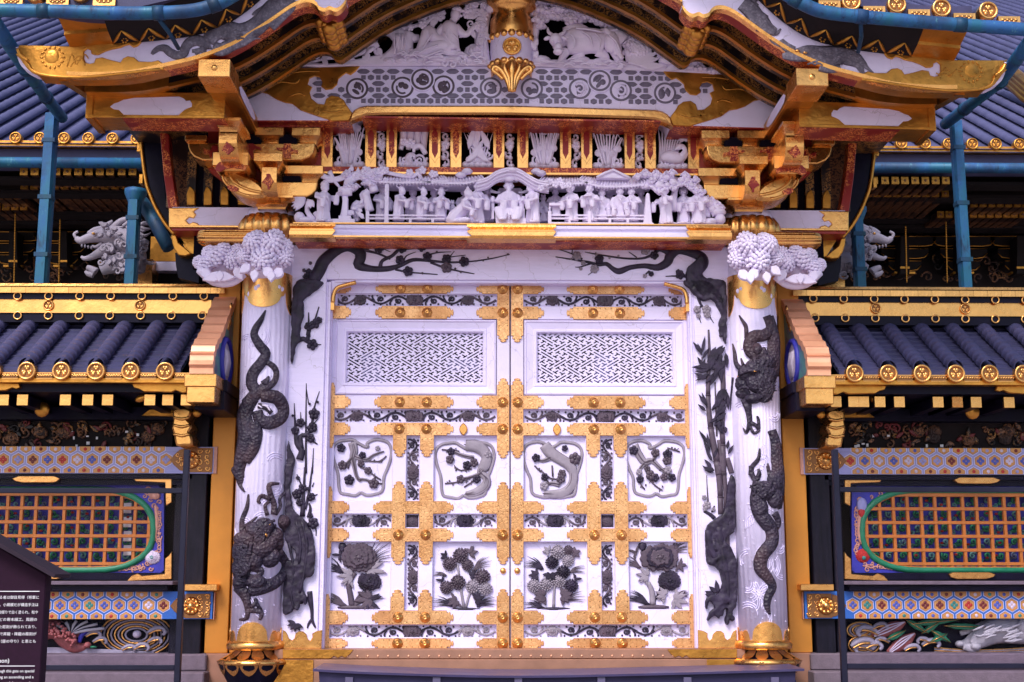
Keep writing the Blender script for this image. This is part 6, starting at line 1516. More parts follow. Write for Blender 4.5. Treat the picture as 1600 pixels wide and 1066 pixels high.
def f():   # red scroll shields painted on the blocks and arms
    m = MB()
    def sh_(pts, Y): m.prism(Q(bp(pts), Y), Y + .01, Y - .004)
    sh_([(858 + 75, 612), (950, 618), (955, 640), (985, 690), (960, 720), (940, 740), (945, 772), (920, 772), (922, 740), (890, 715), (862, 700), (885, 670), (910, 640), (905, 615)], -.556)
    sh_([(495, 275), (515, 290), (560, 340), (570, 360), (535, 385), (515, 410), (495, 405), (475, 380), (445, 370), (455, 340), (480, 300)], -.846)
    sh_([(615, 298), (770, 298), (800, 320), (850, 340), (855, 360), (800, 350), (770, 370), (775, 455), (720, 455), (720, 380), (640, 380), (615, 340)], -.43); sh_([(1090, 298), (1165, 298), (1160, 330), (1185, 360), (1235, 365), (1235, 400), (1190, 390), (1160, 400), (1165, 450), (1080, 450), (1078, 370), (1020, 360), (1010, 340), (1085, 340)], -.43)
    sh_([(255, 345), (330, 370), (345, 320), (400, 320), (405, 385), (350, 385), (345, 440), (315, 440), (315, 400), (255, 400)], -.43)
    sh_([(390, 520), (420, 490), (460, 480), (500, 490), (530, 515), (560, 485), (600, 478), (640, 490), (670, 520), (700, 540), (690, 575), (640, 560), (560, 545), (480, 560), (420, 590), (375, 570)], -.668)
    sh_([(500, 735), (560, 730), (620, 760), (600, 800), (540, 790), (505, 765)], -.51)
    return m
for s_ in SIDES:
    mb = f()
    if s_ < 0: mb.mirror()
    parts(mb, 'red_scroll_shield', M_redgold, GATE)
def f():   # dark recesses and red web behind the blocks
    m = MB(); Y = -.24
    for pts in ([(300, 60), (1480, 60), (1480, 700), (1000, 870), (700, 870), (300, 560)],): m.prism(Q(bp(pts), Y), Y + .1, Y)
    m.m = 1; m.prism(Q(bp([(640, 60), (1500, 60), (1500, 125), (640, 125)]), -.40), -.2, -.40); return m
two(f, 'bracket_web', [M_red, M_redgold])
def f():   # half-round plates between the bearing blocks, coloured dark as the shade of hollows
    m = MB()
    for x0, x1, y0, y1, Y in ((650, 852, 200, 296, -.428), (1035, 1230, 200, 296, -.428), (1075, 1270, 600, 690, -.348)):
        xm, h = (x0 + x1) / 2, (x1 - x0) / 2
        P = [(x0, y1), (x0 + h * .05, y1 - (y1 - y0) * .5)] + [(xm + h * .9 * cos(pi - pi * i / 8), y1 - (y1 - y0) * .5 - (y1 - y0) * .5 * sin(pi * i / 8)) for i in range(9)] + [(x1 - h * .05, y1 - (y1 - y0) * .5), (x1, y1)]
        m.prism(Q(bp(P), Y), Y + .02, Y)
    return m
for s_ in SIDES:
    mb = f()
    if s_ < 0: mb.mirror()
    parts(mb, 'hollow_shade_plate', M_void, GATE)
def f():   # inclined gilt arm from the web up to the purlin
    m = MB(); Y0 = -1.2; a, b = q(330, 138, Y0), q(364, 118, Y0)
    m.box(a[0], b[0], Y0, -.3, a[1], b[1] + .01); m.m = 1; m.box(a[0] + .01, b[0] - .01, Y0 - .004, Y0, a[1] + .01, b[1]); return m
two(f, 'purlin_support', [M_golddk, M_redgold], bevel=.004)
# boards beside the brackets: ribs of the side eave, red edge board, black side bargeboard
def f():
    m = MB(); Y = .0
    C6 = (200, 190, 3.805)
    for x0, x1 in ((352, 402), (452, 502), (552, 602), (655, 705)):
        P = crop(*C6, [(x0, 502), (x0, 430), (x0 + 8, 410), (x0 + 15, 392), (x0 + 25, 392), (x1 - 8, 410), (x1, 430), (x1, 502)]); m.m = 0; m.prism(Q(P, Y), Y + .1, Y - .02, .004)
        m.m = 1; m.pbox(200 + (x0 - 2) / 3.805, 190 + 180 / 3.805, 200 + (x1 + 2) / 3.805, 190 + 480 / 3.805, Y - .006, Y + .05)
    m.m = 2; m.pbox(262, 205, 400, 325, Y + .06, Y + .1); return m
two(f, 'side_eave_ribs', [M_golddk, M_blackgold, M_brownpat])
def f():
    m = MB(); C6 = (200, 190, 3.805); Y = -.08
    P = crop(*C6, [(188, 62), (205, 52), (245, 78), (248, 180), (262, 300), (280, 420), (300, 528), (242, 528), (226, 420), (210, 300), (200, 180)]); m.prism(Q(P, Y), Y + .08, Y, .004); return m
two(f, 'red_edge_board', M_redgold)
def f():
    m = MB(); C6 = (200, 190, 3.805); Y = .12
    Lf = [(66, 20), (70, 120), (78, 220), (98, 360), (125, 440), (160, 520), (215, 610), (268, 672)]
    Rt = [(330, 720), (300, 640), (262, 580), (238, 520), (222, 420), (212, 300), (204, 180), (192, 20)]
    P = crop(*C6, Lf + Rt); m.m = 0; m.prism(Q(P, Y), Y + .1, Y, .004)
    m.m = 1; Pc = cr(crop(*C6, Lf), 4)
    m.rt([(x + 2.5, y, 3.2) for x, y in Pc], Y - .01, .9, 6, 1)
    for y_, x_ in ((150, 66), (340, 78)): p = crop(*C6, [(x_, y_)])[0]; m.pbox(p[0] - 3, p[1] - 7, p[0] + 2, p[1] + 7, Y - .02, Y + .05)
    P = crop(*C6, [(255, 672), (285, 675), (300, 720), (350, 760), (378, 785), (340, 800), (300, 795), (275, 760), (262, 720)]); m.prism(Q(P, Y - .1), Y + .1, Y - .1, .006)
    m.m = 0; P = crop(*C6, [(280, 780), (420, 790), (420, 960), (300, 930), (285, 860)]); m.prism(Q(P, .1), .2, .1)
    m.m = 2; P = crop(*C6, [(272, 628), (420, 628), (420, 800), (370, 780), (320, 700)]); m.prism(Q(P, .06), .2, .06); return m
two(f, 'side_bargeboard', [M_black, M_golddk, M_golddk])

# the right half of the old roof hangs a little lower than the left
def sag(o):
    if o.name.split('.')[0] not in ('ink_dragon', 'ink_beast', 'round_tile_end', 'roof_tile_roll', 'flat_tile_end', 'inlay', 'round_medallion', 'roof_surface'):
        for v in o.data.vertices:
            if v.co.x > 0: v.co.z -= .017 * v.co.x
    for c in o.children: sag(c)
for o in list(GATE.children):
    if o.type == 'MESH' and o.name.split('.')[0] in ('rainbow_beam', 'bargeboard', 'soffit_rib', 'roof_deck', 'gilt_cusp_carving', 'purlin', 'eave_beam', 'eave_end_board', 'purlin_support'): sag(o)

# ------------------------------------------------------------------ carved peony nosings on the column heads
def mumball(m, c, r, view=Vector((0, -1, .1))):
    """chrysanthemum head: rings of narrow petals folded towards the centre"""
    q_ = Vector((0, -1, 0)).rotation_difference(view.normalized())
    m.ell(c, (r * .72, r * .72, r * .72), None, 10, 7); ph = R.random() * 6
    for j, (th, k, L, w_) in enumerate(((.22, 5, .20, .15), (.55, 8, .24, .17), (.92, 11, .26, .18), (1.3, 12, .26, .18), (1.65, 12, .24, .18))):
        for i in range(k):
            a = ph + 2 * pi * (i + .5 * (j % 2)) / k
            d = Vector((sin(th) * cos(a), -cos(th), sin(th) * sin(a))); tg = Vector((cos(th) * cos(a), sin(th), cos(th) * sin(a))); sd_ = d.cross(tg)
            M = Matrix((q_ @ tg, q_ @ sd_, q_ @ d)).transposed()
            m.ell(c + (q_ @ d) * r * (.80 + .05 * (j % 2)), (r * L, r * w_, r * .13), M, 6, 4)
def f():
    m = MB(); Y = -.42
    for x, y, r_ in ((425, 382, 22), (398, 380, 20), (412, 405, 22), (442, 402, 18), (384, 400, 15), (430, 372, 16), (402, 372, 14), (445, 385, 14)):
        mumball(m, W(x, y, Y - .05 * (r_ > 18)), r_ * sc(x, y, Y), Vector(((x - 415) / 60, -1, (390 - y) / 60)))
    for x, y, r_ in ((338, 402, 19), (366, 408, 18), (322, 415, 16), (350, 392, 15), (328, 396, 14), (312, 410, 12), (372, 392, 13)):
        mumball(m, W(x, y, -.26), r_ * sc(x, y, -.26), Vector(((x - 372) / 40, -1, .2)))
    m.ell(W(412, 405, -.25), (.15, .15, .14), None, 12, 8); m.ell(W(345, 415, -.15), (.14, .1, .10), None, 12, 8)
    return m
PEON = two(f, 'peony_nosing', M_carve)
def f():
    m = MB()
    for x, y, L, w_, a, Y in ((412, 420, 24, 15, 40, -.52), (442, 420, 22, 14, 130, -.5), (400, 422, 20, 12, 100, -.5), (425, 424, 18, 12, 95, -.53), (392, 414, 22, 13, 140, -.46)): leaf(m, x, y, L, w_, a, Y, .03)
    for x, y, L, w_, a, Y in ((350, 430, 34, 14, 165, -.32), (335, 432, 34, 14, 5, -.32), (368, 418, 24, 14, 60, -.32), (318, 420, 22, 14, 60, -.3), (345, 424, 18, 12, 95, -.33)): leaf(m, x, y, L, w_, a, Y, .03)
    m.rt([(312, 420, 8), (335, 438, 9), (362, 440, 8), (382, 428, 6)], -.28, .9, 8, 4); return m
two(f, 'peony_leaves', M_carve, PEON)
# ------------------------------------------------------------------ carved court scene on the rail
YF = -.26
m = MB(); m.pbox(455, 268, 1140, 352, .0, .02)
# two long tiled roofs and a curved central one
def eave(b, x0, x1, y0, y1, ya, ridge, n, Y):
    """little carved roof: curved eave with rafter beads, ridge above"""
    P = cr([(x0, y0), (x0 + (x1 - x0) * .25, ya), (x0 + (x1 - x0) * .5, ya + 1), (x0 + (x1 - x0) * .75, ya), (x1, y1)], 5)
    E = [W(x, y, Y - .09) for x, y in P]; U = [W(x, y + 6, Y - .03) for x, y in P]; T = [W(x0 + (x1 - x0) * (.08 + .84 * i / (len(P) - 1)), ridge, Y + .05) for i in range(len(P))]
    b.strip(E, T); b.strip([tuple(p) for p in E], [(p.x, p.y, p.z - .012) for p in E], False); b.strip([(p.x, p.y, p.z - .012) for p in E], U); b.strip(U, [(p.x, Y + .1, p.z) for p in U])
    for i in range(n):
        t = (i + .5) / n * (len(P) - 1); k = int(t); p = E[k].lerp(E[min(k + 1, len(P) - 1)], t - k); u = U[k].lerp(U[min(k + 1, len(P) - 1)], t - k); tt = T[k].lerp(T[min(k + 1, len(P) - 1)], t - k)
        b.ell(p + Vector((0, .012, -.016)), (.006, .02, .006), None, 5, 4); b.tube([p + Vector((0, 0, .004)), tt + Vector((0, 0, .004))], .0055, 5)
    b.tube([T[0], T[len(T) // 2], T[-1]], .012, 7)
b = MB()
eave(b, 566, 700, 279, 281, 283, 270, 26, YF); eave(b, 660, 756, 283, 277, 284, 272, 20, YF); eave(b, 842, 925, 282, 283, 285, 274, 18, YF); eave(b, 905, 1018, 279, 284, 289, 272, 24, YF)
C_ = cr([(745, 284), (762, 279), (775, 270), (790, 265), (800, 264), (812, 267), (825, 275), (840, 283), (858, 286)], 3)
A = [W(x, y, YF - .14) for x, y in C_]
for dz, dy in ((0, 0), (-.018, .02), (-.034, .04)): b.strip([(p.x, p.y + dy, p.z + dz) for p in A], [(p.x, p.y + dy, p.z + dz - .014) for p in A]); b.strip([(p.x, p.y + dy, p.z + dz - .014) for p in A], [(p.x, p.y + dy + .03, p.z + dz - .018) for p in A])
b.strip([tuple(p) for p in A], [(p.x, YF + .1, p.z + .02) for p in A]); b.tube([p + Vector((0, 0, .004)) for p in A], .008, 6)
b.pell(796, 279, 9, 5, YF - .09, .02); b.pell(786, 278, 6, 3, YF - .08, .02, 20); b.pell(806, 280, 6, 3, YF - .08, .02, -20); b.pell(801, 266, 8, 4, YF - .13, .03)
for s_ in ((730, 268), (720, 274), (845, 271), (838, 268)): b.pell(s_[0], s_[1], 9, 5, YF - .05, .04)
P = Q([(932, 278), (945, 271), (958, 266), (970, 272), (984, 279)], YF - .10); b.prism(P, YF, YF - .10, .004); b.tube([(x, YF - .11, z) for x, z in P], .009, 6)
P = Q([(946, 277), (958, 270), (972, 278)], YF - .11); b.prism(P, YF - .09, YF - .105)
parts(b, 'palace_roof', M_carve, GATE)
# trees, rocks, drum, railings
b = MB(); m = b
for P in ([(585, 300, 7), (578, 282, 7), (560, 272, 5)], [(548, 300, 10), (545, 285, 8), (558, 276, 6)], [(500, 273, 5), (520, 280, 4), (545, 274, 4), (570, 268, 4)], [(515, 268, 4), (522, 282, 3), (530, 292, 2)], [(505, 284, 2.5), (525, 282, 3.5), (545, 276, 3)], [(540, 286, 3), (550, 276, 3), (556, 270, 2)], [(596, 268, 3), (640, 276, 3.5), (655, 268, 3)], [(652, 265, 4), (658, 280, 3)], [(690, 280, 2.5), (683, 286, 3), (702, 291, 1.5)], [(578, 330, 7), (572, 305, 6), (576, 298, 5)]): b.rt(P, YF - .06, .9, 8, 4)
for x, y, r in ((543, 271, 5), (556, 274, 5), (572, 268, 7), (585, 270, 6), (595, 267, 6), (565, 276, 5), (579, 275, 5), (602, 266, 5), (640, 270, 5), (660, 266, 5), (676, 272, 5), (680, 272, 4)): blossom(b, x, y, r * 1.3, YF - .08)
for i in range(16): leaf(b, R.uniform(535, 610), R.uniform(264, 280), 12, 5, R.uniform(0, 360), YF - .07)
for a in (150, 165, 180, 195, 140, 130): leaf(b, 478, 310, 26, 8, a, YF - .06)
for a in (60, 85, 105): leaf(b, 484, 312, 14, 8, a, YF - .08)
for P in ([(492, 346, 5), (480, 330, 4), (482, 312, 3)], [(500, 344, 4), (492, 332, 4)]): b.rt(P, YF - .05, .9, 7, 3)
for x, y, rx, ry in ((468, 340, 9, 9), (478, 345, 14, 6), (520, 347, 12, 4), (500, 349, 14, 4)): b.pell(x, y, rx, ry, YF - .04, .05)
b.rt([(560, 345, 4), (552, 330, 5), (558, 318, 6), (565, 325, 6)], YF - .02, .8, 7, 3); b.rt([(575, 300, 5), (566, 305, 5), (570, 318, 5), (556, 326, 4), (562, 338, 4)], YF - .04, .9, 7, 3); b.pell(571, 304, 7, 6, YF - .06, .03)
for i in range(10): leaf(b, R.uniform(548, 572), R.uniform(315, 338), 9, 5, R.uniform(0, 360), YF - .07)
for x, y in ((853, 287), (860, 284), (868, 288), (875, 283), (845, 294), (880, 290), (889, 289)): blossom(b, x, y, 6, YF - .13)
b.rt([(846, 297, 2), (860, 292, 2), (880, 284, 2)], YF - .11, .9, 6, 3)
# pine and rocks at the right
for P in ([(1052, 330, 6), (1054, 300, 5), (1062, 285, 5), (1074, 286, 4), (1084, 294, 2.5)], [(1000, 276, 4), (1030, 276, 5), (1060, 282, 5)], [(1104, 340, 7), (1103, 322, 6), (1108, 316, 4)]): b.rt(P, YF - .04, .9, 8, 4)
for x, y, r in ((1008, 274, 12), (1025, 276, 13), (1042, 278, 13), (1018, 290, 12), (1010, 292, 10), (1034, 285, 10)): pinefan(x, y, r, -90, 110, YF - .07)
for x, y, r, a in ((1052, 286, 15, 80), (1064, 282, 12, 80), (1073, 282, 12, 60), (1030, 290, 17, 110)): pinefan(x, y, r, a, 70, YF - .09)
for x, y, r in ((1108, 318, 16), (1120, 325, 14), (1112, 327, 14)): pinefan(x, y, r, -30, 100, YF - .06)
for x, y, r, a in ((1080, 290, 10, 60), (1088, 296, 10, 70), (1096, 300, 9, 50), (1070, 276, 10, -60), (1086, 282, 9, -30), (1050, 272, 10, -90), (996, 278, 9, -100), (1018, 281, 9, 60), (1042, 290, 10, 100)): pinefan(x, y, r, a, 80, YF - .10)
for i in range(12): x_ = R.uniform(535, 595); pinefan(x_, R.uniform(272, 296), R.uniform(6, 9), R.uniform(-130, -50), 90, YF - .08)
for x, y, rx, ry in ((1125, 343, 9, 9), (1110, 347, 12, 6), (1105, 350, 16, 4), (1068, 350, 14, 3), (1045, 351, 18, 3), (1122, 332, 13, 7)): b.pell(x, y, rx, ry, YF - .05, .05)
parts(b, 'frieze_trees', M_carve, GATE)
b = MB()
b.pbox(520, 342, 554, 349, YF - .12, YF); b.pbox(529, 337, 548, 342, YF - .11, YF - .01); b.pbox(535, 308, 543, 337, YF - .09, YF - .04); b.rt([(539, 337, 8), (539, 330, 6), (539, 315, 4), (539, 307, 5)], YF - .06, .8, 10, 3)
p, r_ = W(529, 299, YF - .07), W(550, 299, YF - .07); k = 7.5 * sc(540, 300, YF)
b.tube([p, p.lerp(r_, .15), p.lerp(r_, .5), p.lerp(r_, .85), r_], [k * .9, k, k * 1.06, k, k * .9], 16)
part(b, 'carved_drum', M_carve, GATE)
def railing(x0, x1, posts, big):
    b = MB(); Y = -.345
    for y in (336.5, 341.5): b.pbox(x0, y - 1.2, x1, y + 1.2, Y, Y + .012)
    b.pbox(x0, 347.5, x1, 350, Y - .01, Y + .02)
    for x in posts: b.pbox(x - 2, 342.7, x + 2, 347.5, Y - .002, Y + .014)
    for x in big:
        b.pbox(x - 2.6, 330, x + 2.6, 350, Y - .012, Y + .02); w = W(x, 328, Y); b.lathe([(.0, w.z + .028), (.006, w.z + .02), (.009, w.z + .008), (.004, w.z + .002), (.010, w.z - .006), (.004, w.z - .01)], w.x, Y, 10)
    part(b, 'carved_railing', M_carve, GATE)
railing(576, 695, (605, 641, 676), (574,)); railing(860, 1008, (890, 953, 981), (859, 921))
b = MB(); b.pbox(601, 288, 607, 350, YF - .09, YF - .05); P = Q([(1010, 303), (1012, 301), (1015, 303), (1019, 347), (1024, 351), (1004, 351), (1006, 346)], YF - .12); b.prism(P, YF - .06, YF - .12, .004)
b.pbox(858, 317, 880, 321, YF - .1, YF); b.pbox(863, 321, 875, 337, YF - .06, YF)
parts(b, 'carved_posts', M_carve, GATE)

def figure(h, yaw=0., pose='stand', hat='wing', arms='front', beard=False, lean=0.):
    """robed figure in local space, feet at the origin, facing -Y turned by yaw"""
    m = MB(); T = lambda P, r, n=10, fl=.85: m.tube([Vector(p) * h for p in P], [a * h for a in r], n, fl)
    E = lambda c, r: m.ell(Vector(c) * h, Vector(r) * h, None, 10, 7)
    L = lean
    if pose == 'stand':
        T([(0, 0, 0), (0, .0, .05), (0, .01, .28), (0, .0, .48), (0, -L * .5, .66), (0, -L, .78), (0, -L * 1.1, .83)], [.15, .165, .135, .145, .15, .13, .05])
        E((-.05, -.09, .02), (.045, .07, .03)); E((.05, -.09, .02), (.045, .07, .03)); hz, hy = .90, -L * 1.35; sz, sy = .76, -L
        for i in range(5): T([(-.09 + .045 * i, -.13, .06), (-.06 + .03 * i, -.12, .3), (-.04 + .02 * i, -.13, .46)], [.018, .02, .012], 5)
    elif pose == 'kneel':
        T([(0, .18, .0), (0, .14, .10), (0, .06, .24), (0, -.10, .42), (0, -.22, .60), (0, -.26, .66)], [.16, .21, .22, .18, .14, .06]); E((0, -.08, .06), (.2, .26, .09)); E((-.1, -.2, .08), (.09, .16, .08)); E((.1, -.2, .08), (.09, .16, .08))
        hz, hy = .78, -.33; sz, sy = .58, -.2
        for i in range(4): T([(-.12 + .08 * i, -.02, .34), (-.14 + .09 * i, .12, .2), (-.15 + .1 * i, .26, .06)], [.016, .02, .014], 5)
    else:
        T([(0, .02, .05), (0, .02, .25), (0, .0, .42), (0, 0, .62), (0, 0, .74), (0, 0, .79)], [.2, .2, .17, .165, .14, .055]); hz, hy = .88, 0.; sz, sy = .70, 0.
        for s_ in (-1, 1): T([(s_ * .06, -.04, .30), (s_ * .16, -.2, .29), (s_ * .13, -.24, .12), (s_ * .10, -.26, .02)], [.1, .1, .085, .07]); E((s_ * .1, -.3, .02), (.05, .07, .03))
        E((0, -.17, .2), (.12, .08, .14))
        for i in range(5): T([(-.12 + .06 * i, -.2, .3), (-.1 + .05 * i, -.27, .15), (-.1 + .05 * i, -.25, .02)], [.016, .02, .014], 5)
    # arms and broad sleeves
    for s_ in (-1, 1):
        if arms == 'front': P = [(s_ * .12, sy, sz), (s_ * .19, sy - .04, sz - .16), (s_ * .12, sy - .19, sz - .22), (s_ * .025, sy - .24, sz - .20)]
        elif arms == 'tray': P = [(s_ * .12, sy, sz), (s_ * .18, sy - .06, sz - .16), (s_ * .10, sy - .24, sz - .18), (s_ * .05, sy - .31, sz - .16)]
        elif arms == 'raise': P = [(s_ * .12, sy, sz), (s_ * .20, sy - .06, sz - .12), (s_ * .15, sy - .2, sz - (.1 if s_ > 0 else .2)), (s_ * .12, sy - .27, sz + (.04 if s_ > 0 else -.16))]
        else: P = [(s_ * .12, sy, sz), (s_ * .19, sy - .03, sz - .18), (s_ * .15, sy - .12, sz - .36), (s_ * .12, sy - .18, sz - .42)]
        T(P, [.06, .062, .055, .03], 8); E(P[3], (.026, .03, .03))
        for f in range(3): E((P[3][0], P[3][1] - .02 - .008 * f, P[3][2] + .012 - .012 * f), (.022, .014, .007))
        a, c = Vector(P[2]), Vector(P[3]); d = a.lerp(c, .4); T([d, d + Vector((s_ * .01, .01, -.13)), d + Vector((s_ * .015, .02, -.24 if pose != 'kneel' else -.2))], [.06, .065, .05], 8, 1.)
    if arms == 'tray': m.box(-.1 * h, .1 * h, (sy - .42) * h, (sy - .24) * h, (sz - .14) * h, (sz - .115) * h)
    T([(-.05, sy - .09, sz + .02), (0, sy - .145, sz - .12), (.03, sy - .15, sz - .2)], [.024, .024, .016], 6); T([(.05, sy - .09, sz + .02), (0, sy - .14, sz - .1)], [.018, .014], 6)
    # head with brow, nose, mouth, ears, beard and hat
    T([(0, sy * .9, hz - .13), (0, hy, hz - .04)], [.04, .04], 8)
    E((0, hy, hz), (.062, .07, .08)); E((0, hy - .07, hz - .005), (.011, .016, .02)); E((0, hy - .055, hz + .022), (.045, .014, .009)); E((0, hy - .058, hz - .04), (.022, .014, .007)); E((0, hy - .048, hz - .058), (.022, .02, .014))
    for s_ in (-1, 1): E((s_ * .062, hy + .005, hz - .005), (.012, .016, .026)); E((s_ * .032, hy - .052, hz - .018), (.017, .014, .013)); E((s_ * .024, hy - .062, hz + .008), (.010, .006, .005))
    if beard: T([(0, hy - .06, hz - .05), (0, hy - .09, hz - .14), (0, hy - .08, hz - .24)], [.03, .032, .008], 7)
    if hat == 'wing':
        E((0, hy + .01, hz + .065), (.062, .068, .034)); E((0, hy + .015, hz + .10), (.04, .035, .045))
        for s_ in (-1, 1): T([(s_ * .04, hy + .04, hz + .06), (s_ * .10, hy + .05, hz + .08), (s_ * .135, hy + .05, hz + .11)], [.014, .016, .006], 6)
    elif hat == 'cap': E((0, hy + .01, hz + .06), (.072, .078, .05)); E((0, hy + .03, hz + .10), (.045, .05, .03)); T([(0, hy + .07, hz + .05), (0, hy + .09, hz - .02)], [.03, .02], 6)
    elif hat == 'hood': E((0, hy + .025, hz + .03), (.078, .075, .085)); E((0, hy + .03, hz + .11), (.03, .03, .05))
    elif hat == 'bun': E((0, hy + .02, hz + .03), (.066, .068, .07)); E((-.035, hy + .02, hz + .10), (.026, .026, .03)); E((.035, hy + .02, hz + .10), (.026, .026, .03))
    elif hat == 'crown': E((0, hy + .01, hz + .07), (.066, .068, .03)); m.box(-.05 * h, .05 * h, (hy - .03) * h, (hy + .05) * h, (hz + .08) * h, (hz + .14) * h); T([(-.12, hy + .02, hz + .07), (.12, hy + .02, hz + .07)], [.012, .012], 6)
    zc_ = hz * h; yc_ = hy * h
    m.v = [((x * 1.42, y * 1.15, z) if z < (hz - .11) * h else (x * 1.8, yc_ + (y - yc_) * 1.65, (hz - .11) * h + (z - (hz - .11) * h) * 1.55)) for x, y, z in m.v]
    m.xform(Matrix.Rotation(yaw, 4, 'Z')); return m
r_ = radians
FIG = [ # px, foot, top, depth, yaw (+ turns to the right), pose, hat, arms, beard, lean, label
 (505, 348, 287, -.32, 40, 'stand', 'cap', 'raise', 0, .03, 'white carved drummer in a soft cap beside the carved drum'),
 (597, 347, 290, -.22, 35, 'stand', 'hood', 'front', 0, 0, 'white carved onlooker half hidden behind the slim palace post'),
 (622, 346, 294, -.30, 60, 'stand', 'wing', 'tray', 0, .10, 'white carved attendant stooping right with a tray, nearest the slim palace post'),
 (645, 346, 297, -.17, 10, 'stand', 'hood', 'down', 0, 0, 'white carved bareheaded onlooker behind the tray bearer'),
 (658, 346, 296, -.30, 50, 'stand', 'wing', 'front', 0, .08, 'white carved courtier in winged hat looking right with sleeves joined, mid left railing'),
 (678, 346, 297, -.17, 0, 'stand', 'hood', 'down', 0, 0, 'white carved onlooker in the back row at the middle of the left railing'),
 (689, 347, 296, -.29, 15, 'stand', 'wing', 'tray', 0, .03, 'white carved courtier carrying a dish at the right end of the left railing'),
 (707, 346, 314, -.22, 20, 'stand', 'bun', 'front', 0, 0, 'small white carved child with two hair buns behind the kneeling figure'),
 (716, 351, 303, -.34, 70, 'kneel', 'hood', 'front', 1, 0, 'white carved bearded elder kneeling towards the throne'),
 (726, 346, 296, -.15, 20, 'stand', 'hood', 'down', 0, 0, 'white carved back row onlooker directly above the kneeling elder'),
 (745, 350, 285, -.30, 30, 'stand', 'cap', 'front', 0, .05, 'tall white carved courtier in a round cap standing just left of the throne'),
 (762, 347, 293, -.16, 0, 'stand', 'hood', 'front', 0, 0, 'white carved back row attendant squeezed against the left of the throne'),
 (795, 350, 281, -.30, 0, 'sit', 'crown', 'front', 1, 0, 'large white carved ruler in square crown seated facing forward on the throne'),
 (833, 350, 287, -.31, -50, 'stand', 'wing', 'front', 0, .06, 'white carved courtier facing left just right of the throne'),
 (849, 347, 306, -.18, 0, 'stand', 'bun', 'front', 0, 0, 'small white carved child behind the courtier right of the throne'),
 (868, 340, 296, -.20, 0, 'stand', 'wing', 'front', 0, 0, 'white carved official standing behind the little carved table'),
 (893, 347, 290, -.31, -35, 'stand', 'hood', 'front', 0, .06, 'white carved hooded courtier facing left beside the carved table'),
 (922, 347, 290, -.31, -15, 'stand', 'cap', 'tray', 0, .04, 'white carved figure holding a bowl at the tall post of the right railing'),
 (941, 346, 297, -.28, 0, 'stand', 'wing', 'down', 0, .03, 'white carved courtier in winged hat with lowered arms right of the bowl bearer'),
 (953, 346, 303, -.16, 0, 'stand', 'hood', 'down', 0, 0, 'white carved low head in the back row of the right railing'),
 (969, 347, 294, -.30, 0, 'stand', 'wing', 'down', 0, .05, 'white carved courtier facing forward with wide hanging sleeves over the right railing'),
 (988, 347, 295, -.30, -20, 'stand', 'wing', 'front', 0, .05, 'white carved courtier looking left with joined sleeves, last behind the right railing'),
 (1002, 346, 296, -.16, 0, 'stand', 'hood', 'down', 0, 0, 'white carved shaded onlooker against the tapering stone pillar'),
 (1041, 351, 294, -.33, -45, 'stand', 'hood', 'raise', 0, .06, 'white carved bald man striding left past the tapering stone pillar'),
 (1069, 350, 294, -.27, -10, 'stand', 'hood', 'front', 1, 0, 'white carved long haired sage holding a scroll under the pine'),
 (1092, 351, 291, -.33, -20, 'stand', 'hood', 'front', 1, .03, 'white carved sage with pointed hood and long beard, rightmost of the frieze'),
]
for (px_, yf_, yt, Y, yaw, pose, hat, arms, bd, ln, lab) in FIG:
    p = W(px_, yf_, Y); hh = zof(yt, Y, px_) - p.z
    if pose == 'kneel': hh /= .86
    mb = figure(hh / (1.09 if pose != 'kneel' else 1.04), r_(yaw), pose, hat, arms, bd, ln); mb.xform(Matrix.Translation(p))
    solid(mb, 'carved_figure', M_carve, lab, 'carved figure', p, 'white carved court figures standing on the rail of the gate', remesh=.0036)
b = MB(); b.pbox(775, 341, 822, 351, -.36, -.1); b.pbox(778, 296, 782, 342, -.2, -.17); b.pbox(812, 296, 816, 342, -.2, -.17); b.pbox(780, 294, 814, 330, -.17, -.15); b.pbox(774, 326, 779, 342, -.34, -.2); b.pbox(815, 326, 820, 342, -.34, -.2)
for x in (770, 817): b.pell(x, 312, 4, 6, -.3, .015); b.pbox(x - 2, 318, x + 2, 342, -.31, -.29)
b.rt([(766, 298, 3), (776, 301, 2), (782, 300, 2)], -.25, .9, 6, 3); b.rt([(826, 298, 3), (815, 301, 2), (810, 300, 2)], -.25, .9, 6, 3)
part(b, 'carved_throne', M_carve, GATE)
# ------------------------------------------------------------------ tiled walls on both sides of the gate
YW = .2
class Side:
    """builds in the left wall's pixels; mirrors the mesh for the right wall"""
    def __init__(s, sg, root): s.sg = sg; s.root = root
    def put(s, mb, name, mats, parent=None, **kw):
        if s.sg < 0: mb.mirror()
        return part(mb, name, mats, parent or s.root, **kw)
    def inst(s, me, name, w, parent=None, **kw):
        return put(me, name, parent or s.root, loc=(s.sg * w[0], w[1], w[2]), **kw)
kr = sc(150, 580, -.5)
ME_WRND = roundel_mesh('round_tile_end_wall', 14.6 * kr, M_gold, M_nail)
PE, PR = W(150, 575, -.47), W(150, 500, .28)
SL = (PR.z - PE.z) / (PR.y - PE.y)
ME_WROLL = roll_mesh('wall_tile_roll', 12.6 * kr, PR.y - PE.y + .06, .062, M_tile, SL)
wf = MB(); w_ = 12.5 * kr
wf.box(-w_, w_, .0, .02, -.022, .02); wf.m = 1; wf.box(-w_ * .96, w_ * .96, -.004, -.0005, -.016, .013); wf.m = 0
for i in range(6): spx = w_ * (-.78 + .31 * i); wf.tube([(spx - .014, -.006, -.006), (spx - .004, -.006, .007), (spx + .006, -.006, -.004), (spx + .016, -.006, .006)], [.002, .004, .004, .002], 5)
ME_WFLAT = wf.mesh('flat_tile_end_wall', [M_gold, M_nail])
